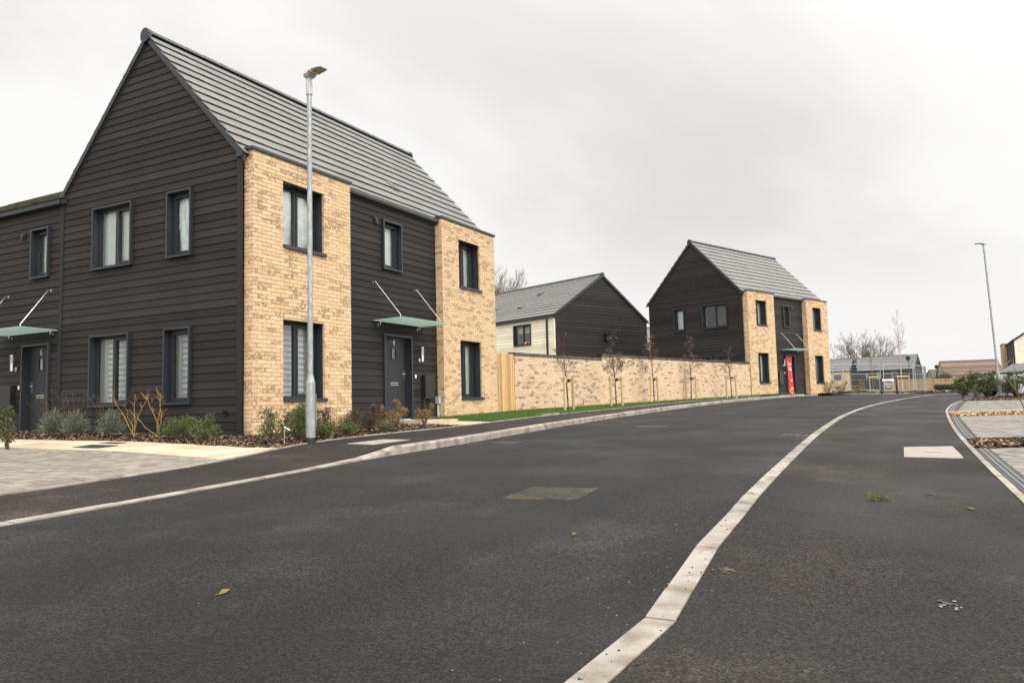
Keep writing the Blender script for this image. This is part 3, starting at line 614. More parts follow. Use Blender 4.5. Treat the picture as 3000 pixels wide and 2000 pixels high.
def dist_cam(p): return math.hypot(p[0]-CAM.x, p[1]-CAM.y)
def lay(pieces, zf, base, mat, name, thick=0.03, limit=300, jit=0.0025, seed=1):
    """pieces: convex polygons; the nearest become single parts, the rest one joined part"""
    rng = random.Random(seed)
    pieces = sorted(pieces, key=lambda q: dist_cam(q[0]))
    rest = MB()
    for i, q in enumerate(pieces):
        mb = MB() if i < limit else rest
        mb.tone = rng.random(); e = rng.uniform(-jit, jit)
        tx, ty = rng.uniform(-jit, jit), rng.uniform(-jit, jit)
        cx, cy = sum(p[0] for p in q)/len(q), sum(p[1] for p in q)/len(q)
        mb.prism(q, lambda x, y: zf(x, y)-thick, lambda x, y: zf(x, y)+e+tx*(x-cx)*4+ty*(y-cy)*4)
        if i < limit: mb.build(name, mat, base)
    if rest.f: rest.build(name+'_field', mat, base, kind='stuff')
def in_view_near(q, dmax): return all(dist_cam(p) < dmax for p in q)
# herringbone blocks
def herringbone(poly, org, ang, w, gap):
    ca, sa = math.cos(ang), math.sin(ang); out = []
    xs_ = [p[0] for p in poly]; ys_ = [p[1] for p in poly]; R = int(max(max(xs_)-min(xs_), max(ys_)-min(ys_))*1.5/w)
    inv = [((p[0]-org[0])*ca+(p[1]-org[1])*sa, -(p[0]-org[0])*sa+(p[1]-org[1])*ca) for p in poly]
    i0, i1 = int(min(p[0] for p in inv)/w)-2, int(max(p[0] for p in inv)/w)+2; j0, j1 = int(min(p[1] for p in inv)/w)-2, int(max(p[1] for p in inv)/w)+2
    g = gap/2
    for i in range(i0, i1):
        for j in range(j0, j1):
            c = (i-j) % 4
            if c == 0: r = (i*w+g, (i+2)*w-g, j*w+g, (j+1)*w-g)
            elif c == 3: r = (i*w+g, (i+1)*w-g, j*w+g, (j+2)*w-g)
            else: continue
            q = [(r[0], r[2]), (r[1], r[2]), (r[1], r[3]), (r[0], r[3])]
            q = [(org[0]+x*ca-y*sa, org[1]+x*sa+y*ca) for x, y in q]
            out.append(q)
    return out
conv_parts = [[(-9.5, -3.66), (-6.24, -3.56), (-3.45, -3.24), (-3.2, -2.2), (-3.2, 0), (-9.5, 0)], [(-9.5, 0), (-3.2, 0), (-3.02, 0.001), (-3.02, 7.5), (-9.5, 7.5)]]
blocks = []
for q in herringbone(fore[:], (-6, -2), R_(4), 0.12, 0.010):
    cx, cy = sum(p[0] for p in q)/4, sum(p[1] for p in q)/4
    if cx < -9.5 or cy > 6.5: continue
    xe = lerp_poly([(y, x) for x, y in reversed(SB)], cy)-0.02
    yb = lerp_poly(BL, cx)+0.05
    c = clip(q, [(-20, yb), (xe, yb), (xe, 20), (-20, 20)])
    if len(c) > 2 and abs(area(c)) > 0.002: blocks.append(c)
lay(blocks, zl, fb, M['paver'], 'block_paver', 0.025, 300, 0.003, 3)
mb = MB()   # steel edging between blocks and footway
for (xa, xb) in ((-9.5, -6.24), (-6.24, -4.49), (-4.49, -3.45)):
    a = (xa, lerp_poly(BL, xa)+.05); b = (xb, lerp_poly(BL, xb)+.05)
    z = lambda p, dy, e: (p[0], p[1]+dy, zl(*p)+e)
    mb.hexa([z(a, 0, -.03), z(b, 0, -.03), z(b, .05, -.03), z(a, .05, -.03), z(a, 0, .005), z(b, 0, .005), z(b, .05, .005), z(a, .05, .005)])
mb.build('edging_strip', M['drain'], fb)

sp_poly = SB[::-1]+MSL
sp_poly = [p for p in SB[::-1]]+[p for p in MSL]
sp = sheet('slab_path', sp_poly, zl, M['slab'], dz=-0.010)
slabs = []
yy = -3.4
while yy < 8:
    h = 0.6
    for k in range(4):
        xa = -3.6+k*0.6+(0.0 if int(yy*10) % 2 else 0.0)
        q = [(xa+.004, yy+.004), (xa+.596, yy+.004), (xa+.596, yy+h-.004), (xa+.004, yy+h-.004)]
        cy = yy+h/2
        def xe_at(P, y): return lerp_poly([(b, a) for a, b in sorted(P, key=lambda p: p[1])], y)
        lo0, lo1 = xe_at(SB, yy), xe_at(SB, yy+h); hi0, hi1 = xe_at(MSL, yy), xe_at(MSL, yy+h)
        yb = max(lerp_poly(BL, xa+.3)+0.05, lerp_poly(BL, xa)+.05)
        c = clip(q, [(lo0, yy), (hi0, yy), (hi1, yy+h), (lo1, yy+h)])
        c = clip(c, [(-20, lerp_poly(BL, -3.43)+.05), (-1.9, lerp_poly(BL, -1.9)+.05), (-1.9+5, lerp_poly(BL, -1.9)+.05+1), (5, 20), (-20, 20)]) if c else c
        if len(c) > 2 and abs(area(c)) > 0.004: slabs.append(c)
    yy += h
lay(slabs, zl, sp, M['slab'], 'paving_slab', 0.03, 300, 0.002, 5)
# black covers set in the slab path
def cover_plate(name, quad, zf, mat, label, cat='cover', frame=None, lift=0.004, ribs=0, rmat=None, slot=None):
    t = thing(name, label, cat, (0, 0, 0)); quad = sv(quad)
    mb = MB(); mb.prism(quad, lambda x, y: zf(x, y)-.03, lambda x, y: zf(x, y)+lift)
    mb.build('plate', mat, t)
    if ribs:
        a, b, c, d = [Vector((*p, 0)) for p in quad]; r = MB()
        nu, nv = ribs
        for i in range(nu):
            for j in range(nv):
                u0, v0 = (i+.18)/nu, (j+.28)/nv
                if (i+j) % 2: du, dv = .62/nu, .30/nv
                else: u0, v0, du, dv = (i+.36)/nu, (j+.12)/nv, .30/nu, .72/nv
                P = lambda u, v: a.lerp(b, u).lerp(d.lerp(c, u), v)
                q = [P(u0, v0), P(u0+du, v0), P(u0+du, v0+dv), P(u0, v0+dv)]
                q = [(p.x, p.y) for p in q]
                if area(q) < 0: q = q[::-1]
                r.tone = random.random()
                r.prism(q, lambda x, y: zf(x, y)+lift, lambda x, y: zf(x, y)+lift+.006)
        r.build('raised_tread', rmat or mat, t, kind='stuff')
    if frame:
        a, b, c, d = [Vector((*p, 0)) for p in quad]; ctr = (a+b+c+d)/4; r = MB()
        P = [a, b, c, d]
        for i in range(4):
            p, q = P[i], P[(i+1) % 4]
            po, qo = p+(p-ctr).normalized()*frame, q+(q-ctr).normalized()*frame
            pi_, qi = p+(p-ctr).normalized()*.006, q+(q-ctr).normalized()*.006
            qd = [(po.x, po.y), (qo.x, qo.y), (qi.x, qi.y), (pi_.x, pi_.y)]
            if area(qd) < 0: qd = qd[::-1]
            r.prism(qd, lambda x, y: zf(x, y)-.03, lambda x, y: zf(x, y)+lift+.003)
        r.build('frame', rmat or mat, t)
    if slot:
        (p, q), w = slot; p, q = warp(p), warp(q); r = MB(); p = Vector((*p, 0)); q = Vector((*q, 0)); n = (q-p).normalized(); m = Vector((-n.y, n.x, 0))*w
        r.prism([(v.x, v.y) for v in (p-m, q-m, q+m, p+m)], lambda x, y: zf(x, y), lambda x, y: zf(x, y)+lift+.002)
        r.build('lifting_slot', M['drain'], t)
    return t
cover_plate('inspection_cover', [(-2.72, 0.05), (-2.27, 0.18), (-2.27, 0.80), (-2.72, 0.62)], lambda x, y: zl(x, y)+.004, M['iron_dark'], 'black square cover set in the cream slab path below the dark gable')
cover_plate('inspection_cover', [(-1.98, 0.62), (-1.80, 0.62), (-1.80, 1.05), (-1.98, 1.05)], lambda x, y: zl(x, y)+.004, M['iron_dark'], 'narrow black cover strip beside the mulch at the back of the slab path')

# mulch bed round the house
MBF = [(-0.02, 12), (-0.02, 0.02), (-0.02, -0.27), (2.77, -0.27), (2.8, -0.03), (3.85, -0.03), (3.85, -1.4)]+sv([(3.6, -2.46), (3.25, -2.50), (1.2, -2.38), (0, -2.38), (-1.1, -2.49), (-1.79, -2.72), (-1.94, -2.8), (-1.98, -2.2), (-1.72, -.65), (-1.52, .96), (-1.71, 3.89), (-1.72, 4.6), (-1.75, 12)])
def zmulch(x, y): return zl(x, y)-0.012+0.012*math.sin(x*7.1)*math.sin(y*6.3)
def zbed(x, y):
    # bed falls slightly away from the wall where the house stands a little proud
    return zmulch(x, y)
bed = sheet('mulch_bed', MBF[::-1], zbed, M['soil'], grid=0.3)
def inside(poly, x, y):
    c = False; n = len(poly)
    for i in range(n):
        (x0, y0), (x1, y1) = poly[i], poly[(i+1) % n]
        if (y0 > y) != (y1 > y) and x < (x1-x0)*(y-y0)/(y1-y0)+x0: c = not c
    return c
def chips(name, poly, zf, n, mat, size=(0.012, 0.045), seed=1, label=None):
    rng = random.Random(seed); mb = MB()
    x0, x1 = min(p[0] for p in poly), max(p[0] for p in poly); y0, y1 = min(p[1] for p in poly), max(p[1] for p in poly)
    k = 0; tries = 0
    while k < n and tries < n*8:
        tries += 1
        x, y = rng.uniform(x0, x1), rng.uniform(y0, y1)
        if not inside(poly, x, y): continue
        k += 1
        a = rng.uniform(0, 6.28); l = rng.uniform(*size); w = l*rng.uniform(.25, .6); t = rng.uniform(-.5, .5); t2 = rng.uniform(-.6, .6)
        z = zf(x, y)+rng.uniform(0.002, 0.022)
        ux, uy = math.cos(a)*l, math.sin(a)*l; vx, vy = -math.sin(a)*w, math.cos(a)*w
        mb.tone = rng.random()**1.6
        mb.face((x-ux-vx, y-uy-vy, z-t*l-t2*w), (x+ux-vx, y+uy-vy, z+t*l-t2*w), (x+ux*.8+vx, y+uy*.8+vy, z+t*l+t2*w), (x-ux*.9+vx, y-uy*.9+vy, z-t*l+t2*w))
    return mb.build(name, mat, kind='stuff', label=label)
chips('bark_mulch', [(-0.02, 6.5), (-0.02, -0.27), (2.77, -0.27), (2.8, -0.03), (3.85, -0.03), (3.85, -1.4)]+sv([(3.6, -2.46), (3.25, -2.50), (1.2, -2.38), (0, -2.38), (-1.1, -2.49), (-1.79, -2.72), (-1.94, -2.8), (-1.98, -2.2), (-1.72, -.65), (-1.52, .96), (-1.71, 3.89), (-1.72, 6.5)]), zbed, 26000, M['chip'], size=(0.008, 0.030), seed=2)

# grass verge
VERGE = sv([(5.15, -2.42), (6.67, -2.32), (9.18, -2.31), (11.82, -2.44), (19.31, -2.79), (24, -3.29), (27.2, -4.2), (29.4, -5.0), (33, -5.9), (34.8, -5.6), (33.9, -4.95)])+[(33.2, -4.85), (29.3, -3.5), (22, -2.15), (10.5, -0.2), (9.2, -0.28), (6.45, -0.28), (6.35, -0.02), (5.15, -0.02)]
def zverge(x, y):
    return zl(x, y)+0.012
tv = sheet('grass_verge', VERGE, zverge, M['turf'], grid=0.8)
rng = random.Random(11); mb = MB(); n = 0
while n < 46000:
    x = 5.1+29*(rng.random()**1.25); y = rng.uniform(-6, 0)
    if not inside(VERGE, x, y): continue
    n += 1
    h = rng.uniform(.03, .075); a = rng.uniform(0, 6.28); w = .006+.004*(x > 15); lx, ly = rng.uniform(-.03, .03), rng.uniform(-.03, .03)
    z = zverge(x, y); mb.tone = rng.random()*.7+.3*math.sin(x*2.3+y*3.1)**2*rng.random()
    mb.face((x-math.cos(a)*w, y-math.sin(a)*w, z), (x+math.cos(a)*w, y+math.sin(a)*w, z), (x+lx, y+ly, z+h))
mb.build('grass', LEAF['grass'], kind='stuff')
# slab step and landing before the front door
st = thing('door_step', 'low cream stone step below the front door of the nearest house', 'step')
for i in range(3):
    mb = MB(); mb.tone = .3+.2*i; x0, x1 = 3.88+i*.42, 3.88+(i+1)*.42-.006
    mb.box(x0, x1, -1.36, -0.12, -0.02, 0.135); mb.build('step_slab', M['slab'], st)
lp = sheet('slab_path', [(3.66, -2.40), (5.12, -2.37), (5.12, -1.38), (3.88, -1.38)], zl, M['joint'], dz=-0.01)
ls = [[(3.66+i*.49+.004, -2.38+j*.50), (3.66+(i+1)*.49-.004, -2.38+j*.50), (3.66+(i+1)*.49-.004, -2.38+(j+1)*.50-.006), (3.66+i*.49+.004, -2.38+(j+1)*.50-.006)] for i in range(3) for j in range(2)]
lay(ls, zl, lp, M['slab'], 'paving_slab', .03, 300, .001, 8)
s2 = thing('door_step', 'small pale step below the red banner door of the corner house', 'step')
mb = MB(); mb.box(33.7, 34.6, -5.85, -5.4, 0.40, 0.62); mb.build('step_slab', M['slab'], s2)

# ------------------------------------------------------------------ parking bays on the right
DV = (0.6, -0.8)
def ykf(x): return lerp_poly(KFo, x)-0.01
def bay_poly(xa, xb, depth=5.2, inset=0.0):
    ya, yb = ykf(xa)-inset, ykf(xb)-inset
    n = 6; front = [(xa+(xb-xa)*i/n, ykf(xa+(xb-xa)*i/n)-inset) for i in range(n+1)]
    return [(xa+DV[0]*depth, ya+DV[1]*depth), (xb+DV[0]*depth, yb+DV[1]*depth)]+front[::-1]
def right_bay(xa, xb, seed, limit):
    base = sheet('parking_bay', bay_poly(xa, xb), zg, M['joint'], dz=-0.008, grid=0.9)
    pcs = []; bw, bh = 0.24, 0.16; g = .020
    nx = int((xb-xa)/bw)+40
    px_, py_ = 0.8, 0.6    # across direction, perpendicular to DV
    for j in range(-6, int(5.4/bh)+30):
        for i in range(-20, nx+20):
            o = (i+(j % 2)*.5)*bw
            q = []
            for (a, b) in ((o+g/2, j*bh+g/2), (o+bw-g/2, j*bh+g/2), (o+bw-g/2, (j+1)*bh-g/2), (o+g/2, (j+1)*bh-g/2)):
                q.append((xa+px_*a+DV[0]*b, ykf(xa)+py_*a+DV[1]*b))
            q = q[::-1]
            c = clip(q, bay_clip(xa, xb))
            if len(c) > 2 and area(c) > 0.003: pcs.append(c)
    lay(pcs, zg, base, M['paver_right'], 'block_paver', .025, limit, .0025, seed)
    return base
def bay_clip(xa, xb, depth=5.2):
    ya, yb = ykf(xa)-.16, ykf(xb)-.16
    return [(xa+DV[0]*depth, ya+DV[1]*depth), (xb+DV[0]*depth, yb+DV[1]*depth), (xb+DV[0]*.0, yb), (xa, ya)]
def drain_line(xa, xb):
    n = max(2, int((xb-xa)/0.5))
    P = [(xa+(xb-xa)*i/n, ykf(xa+(xb-xa)*i/n)) for i in range(n+1)]
    t = thing('drain_channel', 'dark linear drain with two galvanised strips along the '+('nearest' if xb < 2 else 'middle' if xb < 11 else 'far')+' paved bay', 'drain')
    def band(d0, d1, z0, z1, mat, name):
        a, b = offset(P, -d0), offset(P, -d1); mb = MB()
        for i in range(len(P)-1):
            z = lambda p, e: (p[0], p[1], zg(*p)+e)
            mb.hexa([z(b[i], z0), z(b[i+1], z0), z(a[i+1], z0), z(a[i], z0), z(b[i], z1), z(b[i+1], z1), z(a[i+1], z1), z(a[i], z1)])
        mb.build(name, mat, t)
    band(0.0, 0.155, -.04, .004, M['drain'], 'channel_grating')
    band(0.045, 0.060, -.02, .008, M['galv_strip'], 'metal_strip'); band(0.095, 0.110, -.02, .008, M['galv_strip'], 'metal_strip')
right_bay(-7.2, 1.57, 21, 120); drain_line(-7.2, 1.55)
right_bay(3.1, 10.5, 22, 200); drain_line(3.12, 10.45)
right_bay(12.5, 22.4, 23, 100); drain_line(12.55, 22.3)
right_bay(28.3, 36, 24, 0)
def bed_strip(name, xa, xb, mat_ground, chipmat, n, seed):
    P = bay_poly(xa, xb); sheet(name, P, zg, mat_ground, dz=-0.004, grid=0.8)
    chips('bark_mulch' if chipmat is M['chip'] else 'wood_chips', P, zg, n, chipmat, (0.010, 0.038), seed)
bed_strip('mulch_bed', 1.59, 3.08, M['soil'], M['chip'], 9000, 31)
bed_strip('chip_strip', 10.52, 12.0, M['joint'], M['chip_tan'], 6000, 32)
bed_strip('mulch_bed', 22.42, 28.25, M['soil'], M['chip'], 4200, 33)
mb = MB()
a, b = (12.04, ykf(12.04)), (12.42, ykf(12.42)); L = 5.2
q = [a, b, (b[0]+DV[0]*L, b[1]+DV[1]*L), (a[0]+DV[0]*L, a[1]+DV[1]*L)]
kb2 = bpy.data.objects.new('kerb', None)
bed2 = sheet('kerb', q[::-1], zg, M['kerb_bed'], dz=-.002, grid=2)
for i in range(6):
    s0, s1 = i*L/6+.004, (i+1)*L/6-.004
    P = [(a[0]+DV[0]*s0, a[1]+DV[1]*s0), (a[0]+DV[0]*s1, a[1]+DV[1]*s1), (b[0]+DV[0]*s1, b[1]+DV[1]*s1), (b[0]+DV[0]*s0, b[1]+DV[1]*s0)]
    mb = MB(); mb.tone = .7; mb.prism(P, lambda x, y: zg(x, y)-.05, lambda x, y: zg(x, y)+.035); mb.build('kerb_stone', M['white_cover'], bed2)
bpy.data.objects.remove(kb2)
# covers in road and footways
cover_plate('manhole_cover', [(-4.57, -7.68), (-4.44, -8.26), (-3.78, -8.19), (-3.9, -7.64)][::1], zg, M['iron_dark'], 'rusty square manhole cover in the middle of the near carriageway', 'manhole', frame=0.012, ribs=(16, 16), rmat=M['iron'])
cover_plate('gully_grate', [(3.1, -8.75), (3.1, -9.1), (3.5, -9.1), (3.5, -8.75)], zg, M['iron'], 'brown gully grate in the road beside the flush kerb', 'drain', frame=.03, ribs=(3, 8), rmat=M['iron'])
cover_plate('manhole_cover', [(5.0, -5.6), (5.0, -6.2), (5.65, -6.2), (5.65, -5.6)], zg, M['iron_dark'], 'faint dark manhole cover in the road opposite the garden gate', 'manhole', frame=.03)
cover_plate('manhole_cover', [(0.55, -4.75), (0.55, -5.15), (1.0, -5.15), (1.0, -4.75)], zg, M['iron_dark'], 'small dark gully cover in the road below the raised left kerb', 'manhole', frame=.03)
cover_plate('chamber_cover', [(-0.06, -11.17), (0.28, -11.17), (1.62, -11.12), (1.33, -10.55), (-0.06, -10.57)], zg, M['white_cover'], 'pale rectangular concrete cover in the right footway', 'cover', slot=(((0.66, -10.78), (0.60, -10.98)), .012))
cover_plate('chamber_cover', [(-1.18, -3.80), (-0.24, -3.79), (-0.19, -3.27), (-1.07, -3.25)], zl, M['white_cover'], 'pale concrete cover in the left footway beside the lamp column', 'cover', slot=(((-.75, -3.53), (-.55, -3.51)), .008))
cover_plate('chamber_cover', [(7.86, -2.30), (8.9, -2.30), (8.83, -1.98), (8.0, -1.95)], lambda x, y: zl(x, y)+.03, M['white_cover'], 'small cream cover set in the grass verge before the wooden gate', 'cover')

# ------------------------------------------------------------------ houses
def frame(o, U, N):
    """wall frame: origin (x, y), unit vector along the wall, unit vector outwards"""
    return lambda u, d, z: (o[0]+U[0]*u+N[0]*d, o[1]+U[1]*u+N[1]*d, z)
def sheet_with_holes(mb, F, W, z0, z1, holes, d=0.0, umin=None):
    us = sorted(set([0, W]+[h[0] for h in holes]+[h[1] for h in holes])); zs = sorted(set([z0, z1]+[max(z0, h[2]) for h in holes]+[h[3] for h in holes]))
    for a, b in zip(us, us[1:]):
        for c, e in zip(zs, zs[1:]):
            um, zm = (a+b)/2, (c+e)/2
            if any(h[0] < um < h[1] and h[2] < zm < h[3] for h in holes): continue
            mb.face(F(a, d, c), F(b, d, c), F(b, d, e), F(a, d, e))
def boards(parent, F, W, z0, z1, holes, mat, gauge=0.15, ulo=None, uhi=None, seed=0, name='cladding_board', joined=False, proud=0.024, thin=0.007):
    rng = random.Random(seed); n = math.ceil((z1-z0)/gauge-1e-6); acc = MB()
    for k in range(n):
        a = z0+k*gauge; b = min(z1, a+gauge)
        tone_ = rng.random(); jt = rng.uniform(.6, 3.4); joints = []
        while jt < W-.3: joints.append(jt); jt += 3.6
        pieces = []; dd = lambda z: proud-(proud-thin)*(z-a)/gauge
        cuts = sorted(set([a, b]+[h[j] for h in holes for j in (2, 3) if a < h[j] < b]))
        for c, e in zip(cuts, cuts[1:]):
            zm = (c+e)/2
            segs = [(0.0, W)]
            for h in holes:
                if h[2] < zm < h[3]:
                    ns = []
                    for s, t in segs:
                        if h[1] <= s or h[0] >= t: ns.append((s, t)); continue
                        if h[0] > s: ns.append((s, h[0]))
                        if h[1] < t: ns.append((h[1], t))
                    segs = ns
            if not joined:      # butt joints between board lengths
                cutsegs = []
                for s, t in segs:
                    for q in joints:
                        if s+.12 < q < t-.12: cutsegs.append((s, q-.0018)); s = q+.0018
                    cutsegs.append((s, t))
                segs = cutsegs
            for s, t in segs:
                s0, s1, t0, t1 = s, s, t, t
                if ulo: s0, s1 = max(s, ulo(c)), max(s, ulo(e))
                if uhi: t0, t1 = min(t, uhi(c)), min(t, uhi(e))
                if t0-s0 < 0.01: continue
                if t1 < s1: t1 = s1 = (t1+s1)/2
                pieces.append((s0, t0, s1, t1, c, e))
        # pieces of one board that touch stay one object, the others are boards of their own
        grp = list(range(len(pieces)))
        for i in range(len(pieces)):
            for j in range(i):
                p, q = pieces[i], pieces[j]
                if p[4] == q[5] or q[4] == p[5]:
                    if min(p[1], q[1])-max(p[0], q[0]) > .001: o_ = grp[i]; grp = [grp[j] if g_ == o_ else g_ for g_ in grp]
        for gid in sorted(set(grp)):
            mb = acc if joined else MB(); mb.tone = tone_+rng.uniform(-.06, .06)
            ks = {}
            for g_, (s0, t0, s1, t1, c, e) in zip(grp, pieces):
                if g_ != gid: continue
                mb.face(F(s0, dd(c), c), F(t0, dd(c), c), F(t1, dd(e), e), F(s1, dd(e), e))
                if c == a: mb.face(F(s0, .001, c), F(t0, .001, c), F(t0, dd(c), c), F(s0, dd(c), c))
            if not joined and mb.f: mb.build(name, mat, parent)
    if joined and acc.f: acc.build('cladding_boards', mat, parent, kind='stuff')

def zebra(mb, F, u0, u1, z0, z1, d, pitch=0.115, phase=0.0):
    z = z1; k = 0
    while z > z0:
        h = pitch*.55 if k % 2 == 0 else pitch*.45
        za = max(z0, z-h); mb.mi = k % 2
        dz = .012 if k % 2 == 0 else 0
        mb.face(F(u0, d+dz, za), F(u1, d+dz, za), F(u1, d+dz+(.006 if k % 2 == 0 else 0), z), F(u0, d+dz, z)); z = za; k += 1
    mb.mi = 0

def window(parent, F, u0, u1, z0, z1, style, lights=1, inside_='reveal', seed=0, gd=None):
    """style 'box': projecting box surround in cladding; 'deep': lined recess in brickwork."""
    w = MB(); W_, rng = u1-u0, random.Random(seed)
    if style == 'box':
        t = .042; dout = .085; gd = -.075 if gd is None else gd
        w.fbox(F, u0, u0+t, gd-.02, dout, z0, z1); w.fbox(F, u1-t, u1, gd-.02, dout, z0, z1)
        w.fbox(F, u0+t, u1-t, gd-.02, dout, z1-t, z1); w.fbox(F, u0+t, u1-t, gd-.02, dout, z0, z0+t)
        a0, a1, b0, b1 = u0+t, u1-t, z0+t, z1-t
        root = w.build('window', M['metal'], parent)
    else:
        t = .012; gd = -.27 if gd is None else gd
        w.fbox(F, u0, u0+t, gd-.02, -.055, z0, z1); w.fbox(F, u1-t, u1, gd-.02, -.055, z0, z1)
        w.fbox(F, u0+t, u1-t, gd-.02, -.055, z1-t, z1)
        root = w.build('window', M['metal'], parent)
        s = MB(); s.fbox(F, u0-.0, u1+.035, gd-.02, .045, z0-.012, z0+.012); s.fbox(F, u0-.0, u1+.035, .028, .048, z0-.055, z0-.0121)
        s.build('sill', M['metal'], root)
        a0, a1, b0, b1 = u0+t, u1-t, z0+.0125, z1-t
    # frame
    f = MB(); ft = .05
    f.fbox(F, a0, a0+ft, gd-.05, gd+.02, b0, b1); f.fbox(F, a1-ft, a1, gd-.05, gd+.02, b0, b1)
    f.fbox(F, a0+ft, a1-ft, gd-.05, gd+.02, b1-ft, b1); f.fbox(F, a0+ft, a1-ft, gd-.05, gd+.02, b0, b0+ft)
    panes = []
    if lights == 2:
        m = (a0+a1)/2; f.fbox(F, m-.03, m+.03, gd-.05, gd+.02, b0+ft, b1-ft)
        panes = [(a0+ft, m-.03, b0+ft, b1-ft), (m+.03, a1-ft, b0+ft, b1-ft)]
        c = panes[1]; ct = .042     # opening casement in the right light
    else:
        panes = [(a0+ft, a1-ft, b0+ft, b1-ft)]; c = panes[0]; ct = .042
    f.fbox(F, c[0], c[0]+ct, gd-.045, gd+.032, c[2], c[3]); f.fbox(F, c[1]-ct, c[1], gd-.045, gd+.032, c[2], c[3])
    f.fbox(F, c[0]+ct, c[1]-ct, gd-.045, gd+.032, c[3]-ct, c[3]); f.fbox(F, c[0]+ct, c[1]-ct, gd-.045, gd+.032, c[2], c[2]+ct)
    panes[-1] = (c[0]+ct, c[1]-ct, c[2]+ct, c[3]-ct)
    f.build('frame', M['frame'], root)
    for p in panes:
        g = MB(); g.face(F(p[0], gd-.012, p[2]), F(p[1], gd-.012, p[2]), F(p[1], gd-.012+rng.uniform(-.004, .004), p[3]), F(p[0], gd-.012, p[3]))
        g.build('pane', M['glass'], root)
    # plastered inner reveal and what hangs behind the glass
    r = MB(); dp = .20; q0, q1 = a0+.02, a1-.02
    r.face(F(q0, gd-.05, b0), F(q0, gd-.05-dp, b0), F(q0, gd-.05-dp, b1), F(q0, gd-.05, b1))
    r.face(F(q1, gd-.05-dp, b0), F(q1, gd-.05, b0), F(q1, gd-.05, b1), F(q1, gd-.05-dp, b1))
    r.face(F(q0, gd-.05, b0), F(q1, gd-.05, b0), F(q1, gd-.05-dp, b0), F(q0, gd-.05-dp, b0))
    r.face(F(q0, gd-.05, b1), F(q0, gd-.05-dp, b1), F(q1, gd-.05-dp, b1), F(q1, gd-.05, b1))
    r.build('inner_reveal', M['white'], root)
    if inside_ == 'zebra':
        b = MB(); zebra(b, F, q0, q1, b0, b1, gd-.05-dp); b.build('blind', [M['blind'], M['blind_grey']], root)
    elif inside_ == 'blind':
        b = MB(); e_ = gd-.10; b.face(F(q0, e_, b0), F(q1, e_, b0), F(q1, e_, b1), F(q0, e_, b1)); b.build('blind', M['pale_blind'], root)
    elif inside_ == 'sheet':
        b = MB(); nu, nz = 14, 14
        P = [[F(q0+(q1-q0)*i/nu, gd-.065-.03*rng.random()-.03*math.sin(i*1.1+j*.35), b0+(b1-b0)*j/nz) for j in range(nz+1)] for i in range(nu+1)]
        for i in range(nu):
            for j in range(nz): b.face(P[i][j], P[i+1][j], P[i+1][j+1], P[i][j+1])
        b.build('plastic_sheet', M['sheet'], root, smooth=True)
    elif inside_ == 'half':
        b = MB(); zm = b0+(b1-b0)*.62
        b.face(F(q0, gd-.05-dp, zm), F(q1, gd-.05-dp, zm), F(q1, gd-.05-dp, b1), F(q0, gd-.05-dp, b1)); b.build('blind', M['blind'], root)
        room = MB(); room.fbox(F, q0-.5, q1+.5, gd-1.6, gd-.06-dp, b0-.8, b1+.3, skip=(4,)); room.build('room', M['dark_room'], root)
    elif inside_ == 'dark':
        b = MB(); b.face(F(q0, gd-.9, b0), F(q1, gd-.9, b0), F(q1, gd-.9, b1), F(q0, gd-.9, b1)); b.build('room', M['dark_room'], root)
    if style == 'box' and lights == 1:
        v = MB(); v.fbox(F, u0+W_*.3, u1-W_*.3, gd+.033, gd+.05, b1-.085, b1-.06); v.build('trickle_vent', M['black'], root)
    return root

